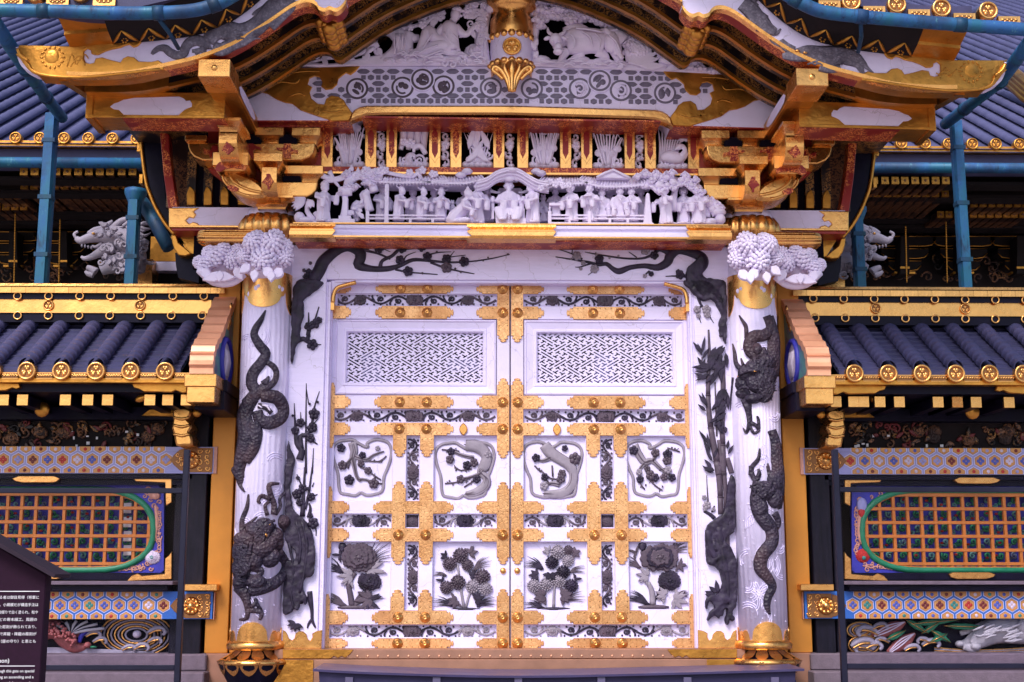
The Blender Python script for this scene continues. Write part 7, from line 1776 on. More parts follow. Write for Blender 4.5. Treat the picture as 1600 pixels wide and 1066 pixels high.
b = MB(); b.tube([(.0245 * cos(t), -.006, .0245 * sin(t)) for t in [2 * pi * i / 20 for i in range(21)]], .006, 6, 1., False); b.m = 1; b.prism([(.02 * cos(2 * pi * i / 16), .02 * sin(2 * pi * i / 16)) for i in range(16)], .002, -.003)
ME_RING = b.mesh('gilt_ring', [M_gold, M_black])
ME_WCREST = roundel_mesh('ridge_crest', .037, M_gold, M_nail)
def brick(w, d, h): m = MB(); m.box(0, w, 0, d, 0, h); return m.mesh('coping_tile', M_gold)
kc = sc(200, 450, .1)
COPW = 22 * kc
ct = MB(); ct.hexa([(.001, 0, 0), (COPW - .001, 0, 0), (COPW - .001, 0, 9 * kc), (.001, 0, 9 * kc)], [(.001, .06, 0), (COPW - .001, .06, 0), (COPW - .001, .06, 9 * kc + .004), (.001, .06, 9 * kc + .004)])
ME_COP1 = ct.mesh('coping_tile_front', M_gold)
ct = MB(); ct.hexa([(.001, 0, 0), (COPW - .001, 0, 0), (COPW - .001, .012, .02), (.001, .012, .02)], [(.001, .2, .0), (COPW - .001, .2, 0), (COPW - .001, .18, .045), (.001, .18, .045)])
ME_COP2 = ct.mesh('coping_tile_top', M_gold)
rf = MB(); h_ = .031; rf.box(-h_, h_, 0, .5, -h_, h_)
ME_RAF = None
r1 = MB(); r1.m = 0; r1.box(-h_, h_, .02, .62, -h_, h_); r1.m = 1; r1.box(-h_ - .002, h_ + .002, 0, .0205, -h_ - .002, h_ + .002); ME_RAF = r1.mesh('gilt_rafter', [M_black, M_gold])

def hexbeam(sd, y0, y1, x1, Y, cols, edge_m, nm, xend):
    """beam painted with hexagons and four-petalled flowers, raised a hair from the surface"""
    xl = -330
    b = MB(); b.m = 0; b.pbox(xl, y0, xend, y1, Y, Y + .2)
    a = q(xend, y1, Y); c = q(xend, y0, Y)
    k = sc(150, (y0 + y1) / 2, Y); P_ = 23. * k; z1, z0 = c[1], a[1]; zm = (z0 + z1) / 2; x1w = q(x1, (y0 + y1) / 2, Y)[0]; xlw = q(xl, (y0 + y1) / 2, Y)[0]
    r0 = 13.4 * k; rows = ((0, zm), (1, zm + 20. * k), (-1, zm - 20. * k))
    for row, zc_ in rows:
        n = 0; x = x1w - (P_ / 2 if row else 0) - .01
        while x > xlw:
            for (rr, mi, dy) in ((r0 * .86, 1, .001), (r0 * .77, 2, .002), (r0 * .72, 3, .003)):
                pts = [(x + rr * sin(pi / 3 * i), zc_ + rr * cos(pi / 3 * i)) for i in range(6)]
                # clip to the beam
                out = []
                for i in range(6):
                    p0, p1 = pts[i], pts[(i + 1) % 6]
                    def ins(p): return z0 + .001 <= p[1] <= z1 - .001
                    if ins(p0): out.append(p0)
                    if ins(p0) != ins(p1):
                        lim = z1 - .001 if max(p0[1], p1[1]) > z1 - .001 else z0 + .001
                        t = (lim - p0[1]) / (p1[1] - p0[1]); out.append((p0[0] + (p1[0] - p0[0]) * t, lim))
                if len(out) > 2:
                    b.m = mi; b.add([(px_, Y - dy, pz) for px_, pz in out], [tuple(range(len(out)))], False)
            fm_ = cols[R.randrange(len(cols))]; b.m = fm_
            for i in range(4):
                a_ = pi / 4 * 0 + pi / 2 * i; cx2, cz2 = x + 3.5 * k * cos(a_), zc_ + 3.5 * k * sin(a_)
                if z0 + .012 < cz2 < z1 - .012: b.ell((cx2, Y - .003, cz2), (2.9 * k, .0035, 2.9 * k), None, 8, 4)
            x -= P_; n += 1
    o = sd.put(b, nm, edge_m)
    return o
HEXM = [M_hexl, M_hexw, M_nail, M_hexor, M_fr, M_fb, M_fd, M_fw, M_hexl]
HEXM2 = [M_hexb, M_hexw, M_nail, M_hexor, M_fr, M_fb, M_fd, M_fw, M_teal]

for SGN, root in ((1, thing('tiled_wall', 'black and gilded tiled wall left of the gate, red bird on its lowest carving', 'wall', (-3, .3, -.3), 'tiled walls flanking the gate')),
                  (-1, thing('tiled_wall', 'black and gilded tiled wall right of the gate, grey bird and waves on its lowest carving', 'wall', (3, .3, -.3), 'tiled walls flanking the gate'))):
    sd = Side(SGN, root); XL = -330
    # stone footing
    b = MB(); b.pbox(XL, 1023, 322, 1049, .02, .6); sd.put(b, 'stone_footing', M_stone, bevel=.008)
    b = MB(); a = q(318, 1049, -.02); b.box(-5.2, a[0] + .02, -.10, .6, -.62, a[1] - .002); sd.put(b, 'stone_step', M_stone, bevel=.008)
    # core and posts
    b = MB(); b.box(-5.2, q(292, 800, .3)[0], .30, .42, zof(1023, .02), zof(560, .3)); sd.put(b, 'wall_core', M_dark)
    b = MB(); b.pbox(290, 600, 321, 1023, .10, .32); b.pbox(272, 600, 288, 1023, .14, .32); sd.put(b, 'post', M_post, bevel=.005)
    # hexagon beams
    hexbeam(sd, 698, 739.5, 262, .08, (4, 6, 7, 8, 5, 7), HEXM, 'upper_hexagon_beam', 338)
    hexbeam(sd, 924.5, 967.5, 258, .06, (4, 5, 7, 6, 8, 5), HEXM2, 'lower_hexagon_beam', 332)
    for y, x0, x1, Y in ((719, 268, 332, .08), (947, 264, 328, .06)):
        b = MB(); b.pbox(289, y - 19, x1, y + 19, Y - .006, Y + .01); P = Q([(289, y + 18), (281, y + 16), (272, y + 8), (266, y), (272, y - 8), (281, y - 16), (289, y - 18)], Y); b.prism(P, Y + .01, Y - .006, .002)
        b.m = 1; k = sc(300, y, Y); w = W(299, y, Y); b.lathe([(0, -.03), (5 * k, -.026), (6 * k, -.012), (12 * k, -.010), (14 * k, -.0), (0, 0)], 0, 0, 20)
        n0 = len(b.v) - 120; b.v[n0:] = [(w.x + vx, Y - .004 + vz if False else Y - .006 - abs(vz), w.z + vy) for vx, vy, vz in b.v[n0:]]
        for i in range(10): a_ = i * .628; b.ell((w.x + 10 * k * cos(a_), Y - .016, w.z + 10 * k * sin(a_)), (3 * k, .008, 3 * k), None, 7, 4)
        for i in range(8): spiral(b, 312 + (i % 2) * 12, y - 14 + 9 * (i // 2), 4.5, 1.1, R.uniform(0, 6), Y - .007, 1.1)
        for i in range(4): spiral(b, 278 + 5 * (i % 2), y - 8 + 5 * i, 3.5, 1.1, R.uniform(0, 6), Y - .007, 1.)
        sd.put(b, 'openwork_end_plate', [M_nail, M_gold]); b = MB(); b.pbox(334, y - 21, 339 if y < 800 else 333 + 2, y + 21, Y - .004, Y + .1); sd.put(b, 'beam_end_rim', M_pink)
    b = MB(); b.pbox(XL, 914.5, 262, 924, .0, .3); b.m = 1; b.pbox(XL, 908, 270, 914, -.03, .3); b.m = 2; b.pbox(286, 913, 339, 923, -.01, .3); sd.put(b, 'sill', [M_black, M_stone, M_gold], bevel=.003)
    b = MB(); b.pbox(XL, 741, 300, 748, .1, .3); b.pbox(XL, 748, 300, 757, .13, .3); b.pbox(XL, 895, 262, 906, .13, .3); sd.put(b, 'window_rail', M_black)
    # window: blue spandrels, green oval frame, orange lattice, scroll boards behind
    YV = .2; xr = 256; cx0, hx, hy_, cyw = 240, 96, 63, 828
    def oval(f, g=0): # right half outline in pixels, running from the top left round to the bottom left
        P = [(XL, cyw - hy_ * f)]
        for i in range(19):
            t = -pi / 2 + pi * i / 18; P.append((cx0 - hx + (hx + g) * (abs(cos(t)) ** .85), cyw + hy_ * f * (1 if sin(t) > 0 else -1) * abs(sin(t)) ** .85))
        return P + [(XL, cyw + hy_ * f)]
    OV = oval(1); n = len(OV)
    O1 = [W(x, y, YV) for x, y in OV]
    b = MB(); b.m = 0
    rect = []
    for x, y in OV: # project outward on the rectangle
        rx_ = x if x <= cx0 - hx + 1 else xr; ry_ = 755 if y < cyw else 903
        if x > cx0 - hx + 1: t = atan2(y - cyw, x - (cx0 - hx)); d = min((xr - (cx0 - hx)) / max(cos(t), 1e-3), 74 / max(abs(sin(t)), 1e-3)); rx_, ry_ = cx0 - hx + d * cos(t), cyw + d * sin(t)
        rect.append(W(rx_, ry_, YV))
    b.strip(O1, rect, False)
    WIN = sd.put(b, 'window', M_blue)
    b = MB(); G_ = [W(x, y, YV) for x, y in OV]; b.tube(G_, .022, 8, .9); sd.put(b, 'green_oval_frame', M_green, WIN)
    b = MB(); G_ = [W(x, y, YV) for x, y in oval(.93, -3)]; b.tube([p + Vector((0, -.004, 0)) for p in G_], .006, 6); sd.put(b, 'gilt_edge', M_orange, WIN)
    def xin(y): # inner right limit at height y
        t = min(1, abs(y - cyw) / (hy_ * .98)) ** (1 / .85); return cx0 - hx + hx * max(0, 1 - t * t) ** .425
    bars_y = [772 + 21.8 * i for i in range(6)]
    for y in bars_y:
        b = MB(); x1_ = xin(y) if abs(y - cyw) < 60 else cx0 - hx; b.pbox(XL, y - 2.6, x1_, y + 2.6, YV - .012, YV + .025); sd.put(b, 'lattice_bar', M_orange, WIN, bevel=.002)
    x = 232.
    while x > -60:
        dy_ = 60.
        if x > cx0 - hx: dy_ = hy_ * .98 * max(0, 1 - ((x - (cx0 - hx)) / hx) ** (2 / .85)) ** .425
        b = MB(); b.pbox(x - 2.5, cyw - dy_, x + 2.5, cyw + dy_, YV - .008, YV + .02); sd.put(b, 'lattice_bar', M_orange, WIN, bevel=.002); x -= 22.3
    b = MB(); b.m = 0; b.pbox(XL, 755, xr, 903, YV + .085, YV + .1)
    for i in range(15):
        for j in range(7):
            x_, y_ = 221 - 22.3 * i, 761 + 21.8 * j
            b.m = 1 if (i + j) % 3 else 2; spiral(b, x_ - 3, y_ - 2 , 6., 1.2, R.uniform(0, 6), YV + .07, 2.3); b.m = 2; spiral(b, x_ + 5, y_ + 5, 4., 1.1, R.uniform(0, 6), YV + .072, 1.7); b.m = 3
            if R.random() < .3: b.pell(x_ + R.uniform(-5, 5), y_ + R.uniform(-5, 5), 3, 2, YV + .065, .008)
    if SGN > 0:
        b.m = 4
        for y_ in (760, 783, 805, 827, 849): b.pbox(193, y_ + 3, 205, y_ + 19, YV + .062, YV + .07)
    o = sd.put(b, 'scroll_boards', [M_blue, M_green, M_bluepat, M_fr, M_letter], WIN); o['kind'] = 'stuff'
    b = MB()   # pink scroll relief and a lotus in the spandrel
    for i in range(26):
        t = i / 25; y_ = 765 + t * 125; lim = xin(y_) + 14 if abs(y_ - cyw) < 58 else 200
        if y_ > 800 or True:
            xx = R.uniform(min(lim, 246), 250); b.m = 0; spiral(b, xx, y_, R.uniform(3, 5.5), 1.1, R.uniform(0, 6), YV - .004, 1.2)
    for i in range(10): spiral(b, 186 + 5.5 * i, 890 - R.uniform(0, 2 + i), 4, 1.1, R.uniform(0, 6), YV - .004, 1.2)
    b.m = 1; peony(b, 238, 871 if SGN > 0 else 868, 13, 11, YV - .004); b.m = 2; b.pell(237, 871, 4, 4, YV - .016, .01)
    if SGN > 0: b.m = 0; b.pell(243, 775, 8, 6, YV - .005, .012); b.pell(236, 772, 5, 5, YV - .005, .01); b.rt([(243, 790, 2.5), (245, 815, 3), (241, 845, 3)], YV - .004, .6, 6, 3)
    else: b.m = 3; b.pell(240, 788, 9, 12, YV - .005, .016); b.m = 1; b.pell(240, 800, 6, 8, YV - .008, .012); b.m = 0; b.rt([(243, 805, 3), (245, 825, 3), (241, 850, 3)], YV - .004, .6, 6, 3)
    sd.put(b, 'spandrel_relief', [M_pink, M_fw if SGN > 0 else M_fr, M_teal, M_hexl], WIN)
    b = MB()   # gilt corner fittings of the window
    for pts in ([(268, 905), (198, 908), (205, 900), (215, 896), (222, 900), (257, 897), (258, 873), (264, 868), (268, 862)], [(268, 745), (206, 745), (212, 752), (258, 754), (259, 790), (268, 785)]): b.prism(Q(pts, .12), .15, .12, .003)
    b.prism(Q([(19, 748), (30, 744), (85, 744), (94, 748), (88, 753), (80, 754), (76, 754), (35, 754), (25, 752)], .09), .12, .085, .003)
    b.prism(Q([(24, 898), (34, 894), (92, 894), (100, 897), (96, 902), (86, 905), (40, 905), (28, 902)], .09), .13, .115, .003)
    sd.put(b, 'gilt_corner_fitting', M_gold)
    # frieze of dark carving above
    b = MB(); b.m = 0; b.pbox(XL, 654, 270, 699, .2, .24)
    for i in range(46):
        x_, y_ = R.uniform(-60, 262), R.uniform(660, 694); b.m = R.choice((1, 1, 1, 2, 3)); spiral(b, x_, y_, R.uniform(5, 10), 1.2, R.uniform(0, 6), .19, 2.2, R.choice((1, -1)))
    for i in range(30): b.m = R.choice((1, 2, 3)); leaf(b, R.uniform(-60, 262), R.uniform(662, 692), R.uniform(10, 20), 6, R.uniform(0, 360), .18)
    for i in range(6): b.m = 1; peony(b, R.uniform(-20, 250), R.uniform(668, 686), 12, 10, .18)
    for i in range(9): b.m = 4; x_, y_ = R.uniform(100, 262), R.uniform(672, 696); b.pbox(x_, y_, x_ + R.uniform(2, 5), y_ + R.uniform(2, 5), .178, .186)
    o = sd.put(b, 'dark_carved_frieze', [M_dark, M_brownpat, M_blackgold, M_fd, M_letter]); o['kind'] = 'stuff'
    # under the eave
    b = MB(); b.pbox(XL, 636, 300, 655, .1, .3); b.pbox(XL, 598, 290, 612, -.40, .3); sd.put(b, 'eave_beam', M_black)
    for x_ in ((5, 35, 102, 137, 168, 234, 262, 291) if SGN > 0 else (9, 62, 92, 130 - 38, 123, 180 + 5, 216, 242 - 0, 286, 258)):
        sd.inst(ME_RAF, 'rafter', W(x_, 625, -.36))
    b = MB()
    for pts in ([(207, 600), (292, 597), (292, 613), (285, 614), (275, 610), (268, 613), (225, 612), (218, 608), (210, 606)], [(-20, 598), (30, 600), (32, 606), (26, 608), (20, 606), (10, 610), (-20, 612)]): b.prism(Q(pts, -.42), -.40, -.43, .003)
    b.prism(Q([(221, 650), (234, 640), (300, 636), (300, 651)], .08), .12, .07, .004); b.pell(222, 622, 12, 6, -.3, .02, 20); w = W(66, 640, -.1); b.ell(w, (.05, .02, .05), None, 14, 6); w = W(308, 645, -.12); b.ell(w, (.03, .02, .03), None, 12, 6)
    sd.put(b, 'gilt_eave_fittings', M_golddk)
    b = MB(); b.prism(Q(cr([(270, 640), (285, 637), (298, 641), (297, 650), (292, 655), (297, 660), (299, 668), (295, 675), (299, 682), (300, 695), (288, 696), (275, 696), (272, 680), (268, 668), (270, 655)], 2, True), -.12), .1, -.12, .012)
    for y_ in (652, 664, 678): b.rt([(271, y_, 2), (284, y_ + 3, 2.5), (296, y_, 2)], -.125, .8, 6, 3)
    sd.put(b, 'gilt_scroll_bracket', M_gold)
    # roof: bed, rolls, round and flat tile ends
    b = MB(); x1w = q(305, 540, -.1)[0]
    b.hexa([(-5.2, PE.y, PE.z - .035), (x1w, PE.y, PE.z - .035), (x1w, PE.y, PE.z - .004), (-5.2, PE.y, PE.z - .004)], [(-5.2, PR.y, PR.z - .035), (x1w, PR.y, PR.z - .035), (x1w, PR.y, PR.z - .004), (-5.2, PR.y, PR.z - .004)])
    for i in range(11):   # courses of flat tiles between the rolls
        t = (i + .5) / 11; y_, z_ = PE.y + (PR.y - PE.y) * t, PE.z + (PR.z - PE.z) * t; b.box(-5.2, x1w, y_ - .004, y_ + .04, z_ - .006, z_ + .004)
    ROOFW = sd.put(b, 'roof_bed', M_tile)
    x0w = q(258, 580, -.5)[0]; pit = 53.7 * kr; zr = zof(580, -.5, 150)
    for i in range(14):
        xw = x0w - pit * i
        sd.inst(ME_WROLL, 'tile_roll', (xw + R.uniform(-.004, .004), PE.y - .03, PE.z + .012 + R.uniform(-.003, .003)), ROOFW, rot=(0, 0, R.uniform(-.006, .006))); sd.inst(ME_WRND, 'round_tile_end', (xw, -.50, zr), ROOFW); sd.inst(ME_WFLAT, 'flat_tile_end', (xw + pit / 2, -.485, zr - .026), ROOFW)
    b = MB(); b.pbox(XL, 590.5, 292, 597, -.48, -.3); sd.put(b, 'gilt_eave_edge', M_golddk)
    # ridge
    b = MB(); Yr = .10
    b.m = 0; b.pbox(XL, 487.5, 326, 503, Yr - .02, .5); b.m = 1; b.pbox(XL, 467.5, 330, 487, Yr, .5); b.m = 0; b.pbox(XL, 458.5, 342, 467, Yr - .012, .5); b.m = 1; b.pbox(XL, 486.5, 328, 488.5, Yr - .03, Yr)
    RIDGE = sd.put(b, 'ridge', [M_black, M_gold])
    zt1, zt2 = zof(458, Yr - .03, 150), zof(449, Yr - .03, 150); xe = q(353, 452, Yr)[0]
    for i in range(36):
        sd_x = xe - COPW * (i + 1)
        for me, dz, dx, dyy in ((ME_COP1, zt1, 0, -.035), (ME_COP2, zt2 + .004, -COPW * .45, -.045)):
            if SGN > 0: put(me, 'coping_tile', RIDGE, loc=(sd_x + dx, Yr + dyy, dz))
            else: put(me, 'coping_tile', RIDGE, loc=(-(sd_x + dx) - COPW, Yr + dyy, dz))
    for i in range(12):
        xa = 319 - 48.5 * i
        sd.inst(ME_RING, 'gilt_ring', W(xa, 463, Yr - .014), RIDGE); sd.inst(ME_RING, 'gilt_ring', W(316 - 48 * i, 493.5, Yr - .022), RIDGE)
    for xa in (219, 76, -67, -210): sd.inst(ME_WCREST, 'ridge_crest', W(xa, 477.5, Yr - .004), RIDGE)
    # stepped copper gable end beside the gate
    Xo, Xi = W(297, 565, -.54).x, W(334, 565, -.54).x
    prof = []; CT = [(368, 451, .26), (350, 456, .18), (341, 466, .08), (337, 480, -.02), (331, 492, -.12), (325, 505, -.21), (321, 518, -.29), (314, 528, -.38), (303, 537, -.47), (298, 549, -.53), (296, 563, -.55), (297, 584, -.545)]
    CT = cr(CT, 3); nC = len(CT)
    for i, (x_, y_, Yc_) in enumerate(CT):
        p = W(x_, y_, Yc_); k_ = (i % 3); prof.append((p.y - (.020 if k_ == 1 else .0), p.z + (.014 if k_ == 2 else 0)))
    b = MB()
    st_ = prof[::1]
    for (y0_, z0_), (y1_, z1_) in zip(st_, st_[1:]): b.add([(Xo, y0_, z0_), (Xi, y0_, z0_), (Xi, y1_, z1_), (Xo, y1_, z1_)], [(0, 1, 2, 3)], False); b.add([(Xo, y0_ + .05, z0_ - .02), (Xi, y0_ + .05, z0_ - .02), (Xi, y1_ + .05, z1_ - .02), (Xo, y1_ + .05, z1_ - .02)], [(3, 2, 1, 0)], False)
    for (y0_, z0_), (y1_, z1_) in zip(st_, st_[1:]):
        for X_ in (Xo, Xi): b.add([(X_, y0_, z0_), (X_, y1_, z1_), (X_, y1_ + .05, z1_ - .02), (X_, y0_ + .05, z0_ - .02)], [(0, 1, 2, 3)], False)
    sd.put(b, 'stepped_copper_cap', M_copper)
    b = MB(); zb0 = zof(628, -.5, 320); Xs = Xi - .012
    pl = [(y_ + .03, z_ - .012) for y_, z_ in prof] + [(-.50, zb0), (.30, zof(640, .3, 380))]
    pl.append((.30, prof[0][1]))
    n_ = len(pl); b.add([(Xs, y_, z_) for y_, z_ in pl] + [(Xo + .02, y_, z_) for y_, z_ in pl], [tuple(range(n_)), tuple(range(2 * n_ - 1, n_ - 1, -1))] + [(i, (i + 1) % n_, n_ + (i + 1) % n_, n_ + i) for i in range(n_)], False)
    b.m = 1; b.tube([(Xs + .004, y_ + .035, z_ - .02) for y_, z_ in prof], .008, 6); b.tube([(Xs + .004, .27, prof[0][1]), (Xs + .004, .27, zof(640, .27, 380))], .016, 6)
    cy2, cz2 = -.13, zof(566, -.13, 362)
    b.m = 2; b.tube([(Xs + .004, cy2 + .155 * cos(2 * pi * i / 28), cz2 + .145 * sin(2 * pi * i / 28)) for i in range(29)], .02, 7, 1., False)
    b.m = 3; b.add([(Xs + .004, cy2 + .15 * cos(2 * pi * i / 28), cz2 + .14 * sin(2 * pi * i / 28)) for i in range(28)], [tuple(range(28))], False)
    for i in range(5): b.tube([(Xs + .008, cy2 - .07 + .03 * i, cz2 + .08), (Xs + .014, cy2 - .06 + .02 * i + .03, cz2), (Xs + .008, cy2 - .03 + .02 * i, cz2 - .09)], [.006, .014, .006], 6)
    b.m = 1
    for i in range(5): b.ell((Xs + .002, .0 - .02 * i + R.uniform(-.02, .02), prof[8][1] - .04 - .035 * i), (.012, .025, .03), None, 7, 5)
    sd.put(b, 'painted_gable_board', [M_bluepat, M_gold, M_blue, M_fw])
    b = MB(); b.pbox(288, 584, 338, 604, -.53, -.30); b.m = 0; a = q(291, 629, -.52); c = q(336, 604, -.52); b.box(a[0], c[0], -.52, -.34, a[1], c[1]); b.m = 1; b.box(a[0] + .01, c[0] + .02, -.34, .28, a[1] - .02, c[1] - .002); b.box(a[0] + .02, c[0] + .03, -.30, .28, c[1] - .0, zof(584, -.53, 320) - .004)
    sd.put(b, 'gilt_corner_block', [M_gold, M_black], bevel=.004)

# lowest carved panels: a red bird over whirling water at the left, waves, leaves and a grey bird at the right
def waves(b, x, y, r, n, Y, w=1.6):
    for j in range(n):
        rr = r * (1 - j / n * .8); b.m = 0 if j % 2 else 1
        b.rt([(x + rr * 1.35 * cos(t), y + rr * .8 * sin(t), w) for t in [2 * pi * i / 20 for i in range(21)]], Y - .004 * j, .8, 5, 1)
def curl(b, x, y, s_, fl=1, Y=.2):
    b.m = 0; b.rt([(x - 22 * fl * s_, y + 4 * s_, 2 * s_), (x - 10 * fl * s_, y - 3 * s_, 4 * s_), (x + 2 * fl * s_, y - 4 * s_, 4 * s_), (x + 9 * fl * s_, y + 3 * s_, 3.4 * s_), (x + 5 * fl * s_, y + 8 * s_, 2.6 * s_)], Y - .02, .8, 7, 4)
    b.m = 1; b.rt([(x - 20 * fl * s_, y + 7 * s_, 1 * s_), (x - 8 * fl * s_, y + 1 * s_, 1.6 * s_), (x + 3 * fl * s_, y, 1.6 * s_)], Y - .04, .8, 6, 4)
LW = [o for o in bpy.data.objects if o.name.startswith('tiled_wall') and o.parent is None]
LWL = [o for o in LW if o.location.x < 0][0]; LWR = [o for o in LW if o.location.x > 0][0]
PM = [M_bw, M_gold, M_pinkbird, M_grey, M_black, M_blue, M_green, M_fw]
b = MB(); b.m = 4; b.pbox(-330, 966, 266, 1024, .24, .28)
waves(b, 213, 992, 42, 8, .23); b.m = 7; b.pell(214, 991, 7, 6, .18, .03)
for x, y, s_ in ((250, 985, .9), (225, 1010, .8), (150, 990, .8), (205, 1012, .7), (160, 1000, .7), (246, 1000, .7)): curl(b, x, y, s_, 1, .2)
b.m = 2; b.rt([(60, 985, 16), (88, 984, 15), (104, 1000, 14), (118, 1012, 9), (134, 1010, 5)], .2, .6, 10, 4); b.rt([(84, 980, 12), (104, 990, 11), (120, 988, 8), (132, 982, 4)], .19, .6, 9, 4)
b.pell(137, 1008, 6, 5, .18, .03); b.m = 5; b.rt([(124, 1004, 3), (128, 992, 4), (138, 985, 3)], .17, .7, 7, 3); b.m = 6; b.pell(146, 1011, 6, 2, .18, .015)
for i in range(14): b.m = 3 if i % 2 else 4; a_ = radians(-170 + 11 * i); b.rt([(112, 990, 2), (116 + 22 * cos(a_), 990 + 12 * sin(a_), 3), (122 + 46 * cos(a_), 992 + 22 * sin(a_), 2.4)], .165 - .001 * i, .6, 6, 3)
for i in range(60): b.m = 2; x_ = R.uniform(58, 118); y_ = 985 + max(0, x_ - 95) * .9 + R.uniform(-11, 11); b.pell(x_, y_, 3.2, 2.4, .135, .02, R.uniform(0, 180), 6, 4)
for i in range(6): b.m = 7; b.rt([(70 + 3 * i, 975, 1), (76 + 2 * i, 984, 1.4), (86 + i, 990, 1)], .17, .6, 5, 3)
for i in range(5): b.m = 0; b.rt([(40, 1012 + 2 * i, 1.2), (120, 1014 + 1.6 * i, 1.4), (240, 1019 + i, 1)], .2, .7, 5, 3)
part(b, 'red_bird_carving', PM, LWL)
b = MB(); b.m = 4; mm = MB(); mm.m = 4; mm.pbox(-330, 966, 266, 1024, .24, .28); mm.mirror(); b.join(mm)
for x, y, s_, f in ((1350, 985, 1.1, -1), (1356, 1005, 1.2, 1), (1370, 1008, .9, 1), (1345, 1012, .9, -1), (1430, 1012, .8, 1), (1460, 1004, .9, 1), (1380, 978, .8, 1), (1440, 1000, .7, -1), (1375, 1000, .7, -1)): curl(b, x, y, s_, f, .2)
waves(b, 1345, 985, 16, 4, .21); waves(b, 1350, 1008, 18, 4, .2)
for (x0, y0, x1, y1) in ((1362, 992, 1415, 972), (1386, 1018, 1430, 990)):
    b.m = 2; b.rt([(x0, y0, 2), ((x0 * 2 + x1) / 3, (y0 * 2 + y1) / 3 + 2, 9), ((x0 + 2 * x1) / 3, (y0 + 2 * y1) / 3 + 2, 10), (x1, y1, 2)], .2, .5, 9, 4); b.m = 7
    for i in range(3): b.rt([(x0 + 4, y0 - 1 + 2 * i, .8), ((x0 + x1) / 2, (y0 + y1) / 2 - 5 + 5 * i, 1.1), (x1 - 1, y1, .8)], .17, .7, 5, 3)
for (x0, y0, x1, y1) in ((1415, 968, 1450, 990), (1440, 990, 1470, 970), (1455, 985, 1485, 1004), (1475, 978, 1540, 980), (1425, 975, 1500, 968), (1385, 1000, 1415, 985), (1480, 990, 1450, 1005)): b.m = 6; leaf(b, x0, y0, hypot(x1 - x0, y1 - y0), 9, degrees_(atan2(y1 - y0, x1 - x0)), .18, .02); b.m = 1; b.rt([(x0, y0, .7), (x1, y1, .7)], .15, .8, 5, 1)
b.m = 3; b.rt([(1700, 975, 12), (1610, 985, 20), (1560, 985, 20), (1530, 1000, 14), (1520, 1012, 8), (1505, 1010, 5)], .18, .6, 10, 4); b.rt([(1600, 975, 16), (1550, 980, 14), (1530, 992, 12), (1510, 1006, 8), (1495, 1006, 5)], .21, .6, 9, 4); b.rt([(1640, 970, 10), (1560, 972, 8), (1500, 990, 4)], .22, .6, 8, 3); b.pell(1500, 1006, 8, 5, .19, .03); b.pell(1525, 1010, 9, 6, .16, .03); b.rt([(1590, 975, 12), (1612, 985, 10), (1640, 1005, 8)], .14, .6, 8, 3)
for i in range(26): b.m = 3; x_ = R.uniform(1535, 1600); y_ = R.uniform(974, 1000); b.rt([(x_, y_, 1.2), (x_ - 8, y_ + R.uniform(1, 6), 2.2), (x_ - 18, y_ + R.uniform(3, 9), .8)], .10, .7, 5, 2)
for i in range(5): b.m = 0 if i % 2 else 1; b.rt([(1460, 1012 + 2.4 * i, 1.1), (1530, 1016 + 1.5 * i, 1.3), (1640, 1010 + 2 * i, 1)], .2, .7, 5, 3)
part(b, 'grey_bird_carving', PM, LWR)
# ------------------------------------------------------------------ hall behind the gate
HALL = thing('shrine_hall', 'dark timber hall behind the gate with slate blue tiled roof and gilt rafter ends', 'hall', (0, 6, -.3))
YH = 3.0; kh = sc(100, 216, YH)
ME_HRND = roundel_mesh('round_tile_end_hall', 9.6 * kh, M_golddk, M_nail, 18)
HE, HR = W(100, 216, YH), W(160, 90, 7.2)
HS = (HR.z - HE.z) / (HR.y - HE.y)
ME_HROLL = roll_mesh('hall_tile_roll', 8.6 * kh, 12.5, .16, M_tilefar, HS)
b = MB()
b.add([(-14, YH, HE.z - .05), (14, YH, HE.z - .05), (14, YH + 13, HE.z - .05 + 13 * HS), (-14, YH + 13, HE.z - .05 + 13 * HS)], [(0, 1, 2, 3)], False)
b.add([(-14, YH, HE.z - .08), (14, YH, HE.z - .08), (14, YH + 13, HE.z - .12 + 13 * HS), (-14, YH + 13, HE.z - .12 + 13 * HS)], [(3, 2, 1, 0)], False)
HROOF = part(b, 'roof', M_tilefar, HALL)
for i in range(84):
    xw = q(213.5, 216, YH)[0] + (i - 22) * 37.6 * kh
    if -1.6 < xw < 1.8: continue
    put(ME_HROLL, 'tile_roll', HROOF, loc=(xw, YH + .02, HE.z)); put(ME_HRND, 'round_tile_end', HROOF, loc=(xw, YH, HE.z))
b = MB(); b.m = 0
for x0, x1 in ((-14, -1.6), (1.6, 14)):
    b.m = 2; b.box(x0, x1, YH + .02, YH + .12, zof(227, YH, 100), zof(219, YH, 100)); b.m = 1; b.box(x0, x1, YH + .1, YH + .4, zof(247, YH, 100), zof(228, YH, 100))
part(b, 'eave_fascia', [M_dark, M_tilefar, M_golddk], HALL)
b = MB(); zf = zof(257, YH, 100)
for x0, x1 in ((-9, -1.7), (1.7, 9)):
    b.tube([(x0, YH - .05, zf), (x1, YH - .05, zf)], .05, 10)
part(b, 'eave_gutter', M_verd, HALL)
b = MB()
for k in range(4): b.tube([W(1556 + 5 * k, 112 - 4 * k, 5.2 - .1 * k), W(1600 + 5 * k, 152 - 5 * k, 4.6 - .1 * k), W(1650 + 5 * k, 190 - 6 * k, 4.2 - .1 * k)], .05, 8)
part(b, 'gilt_roof_verge', M_golddk, HALL)
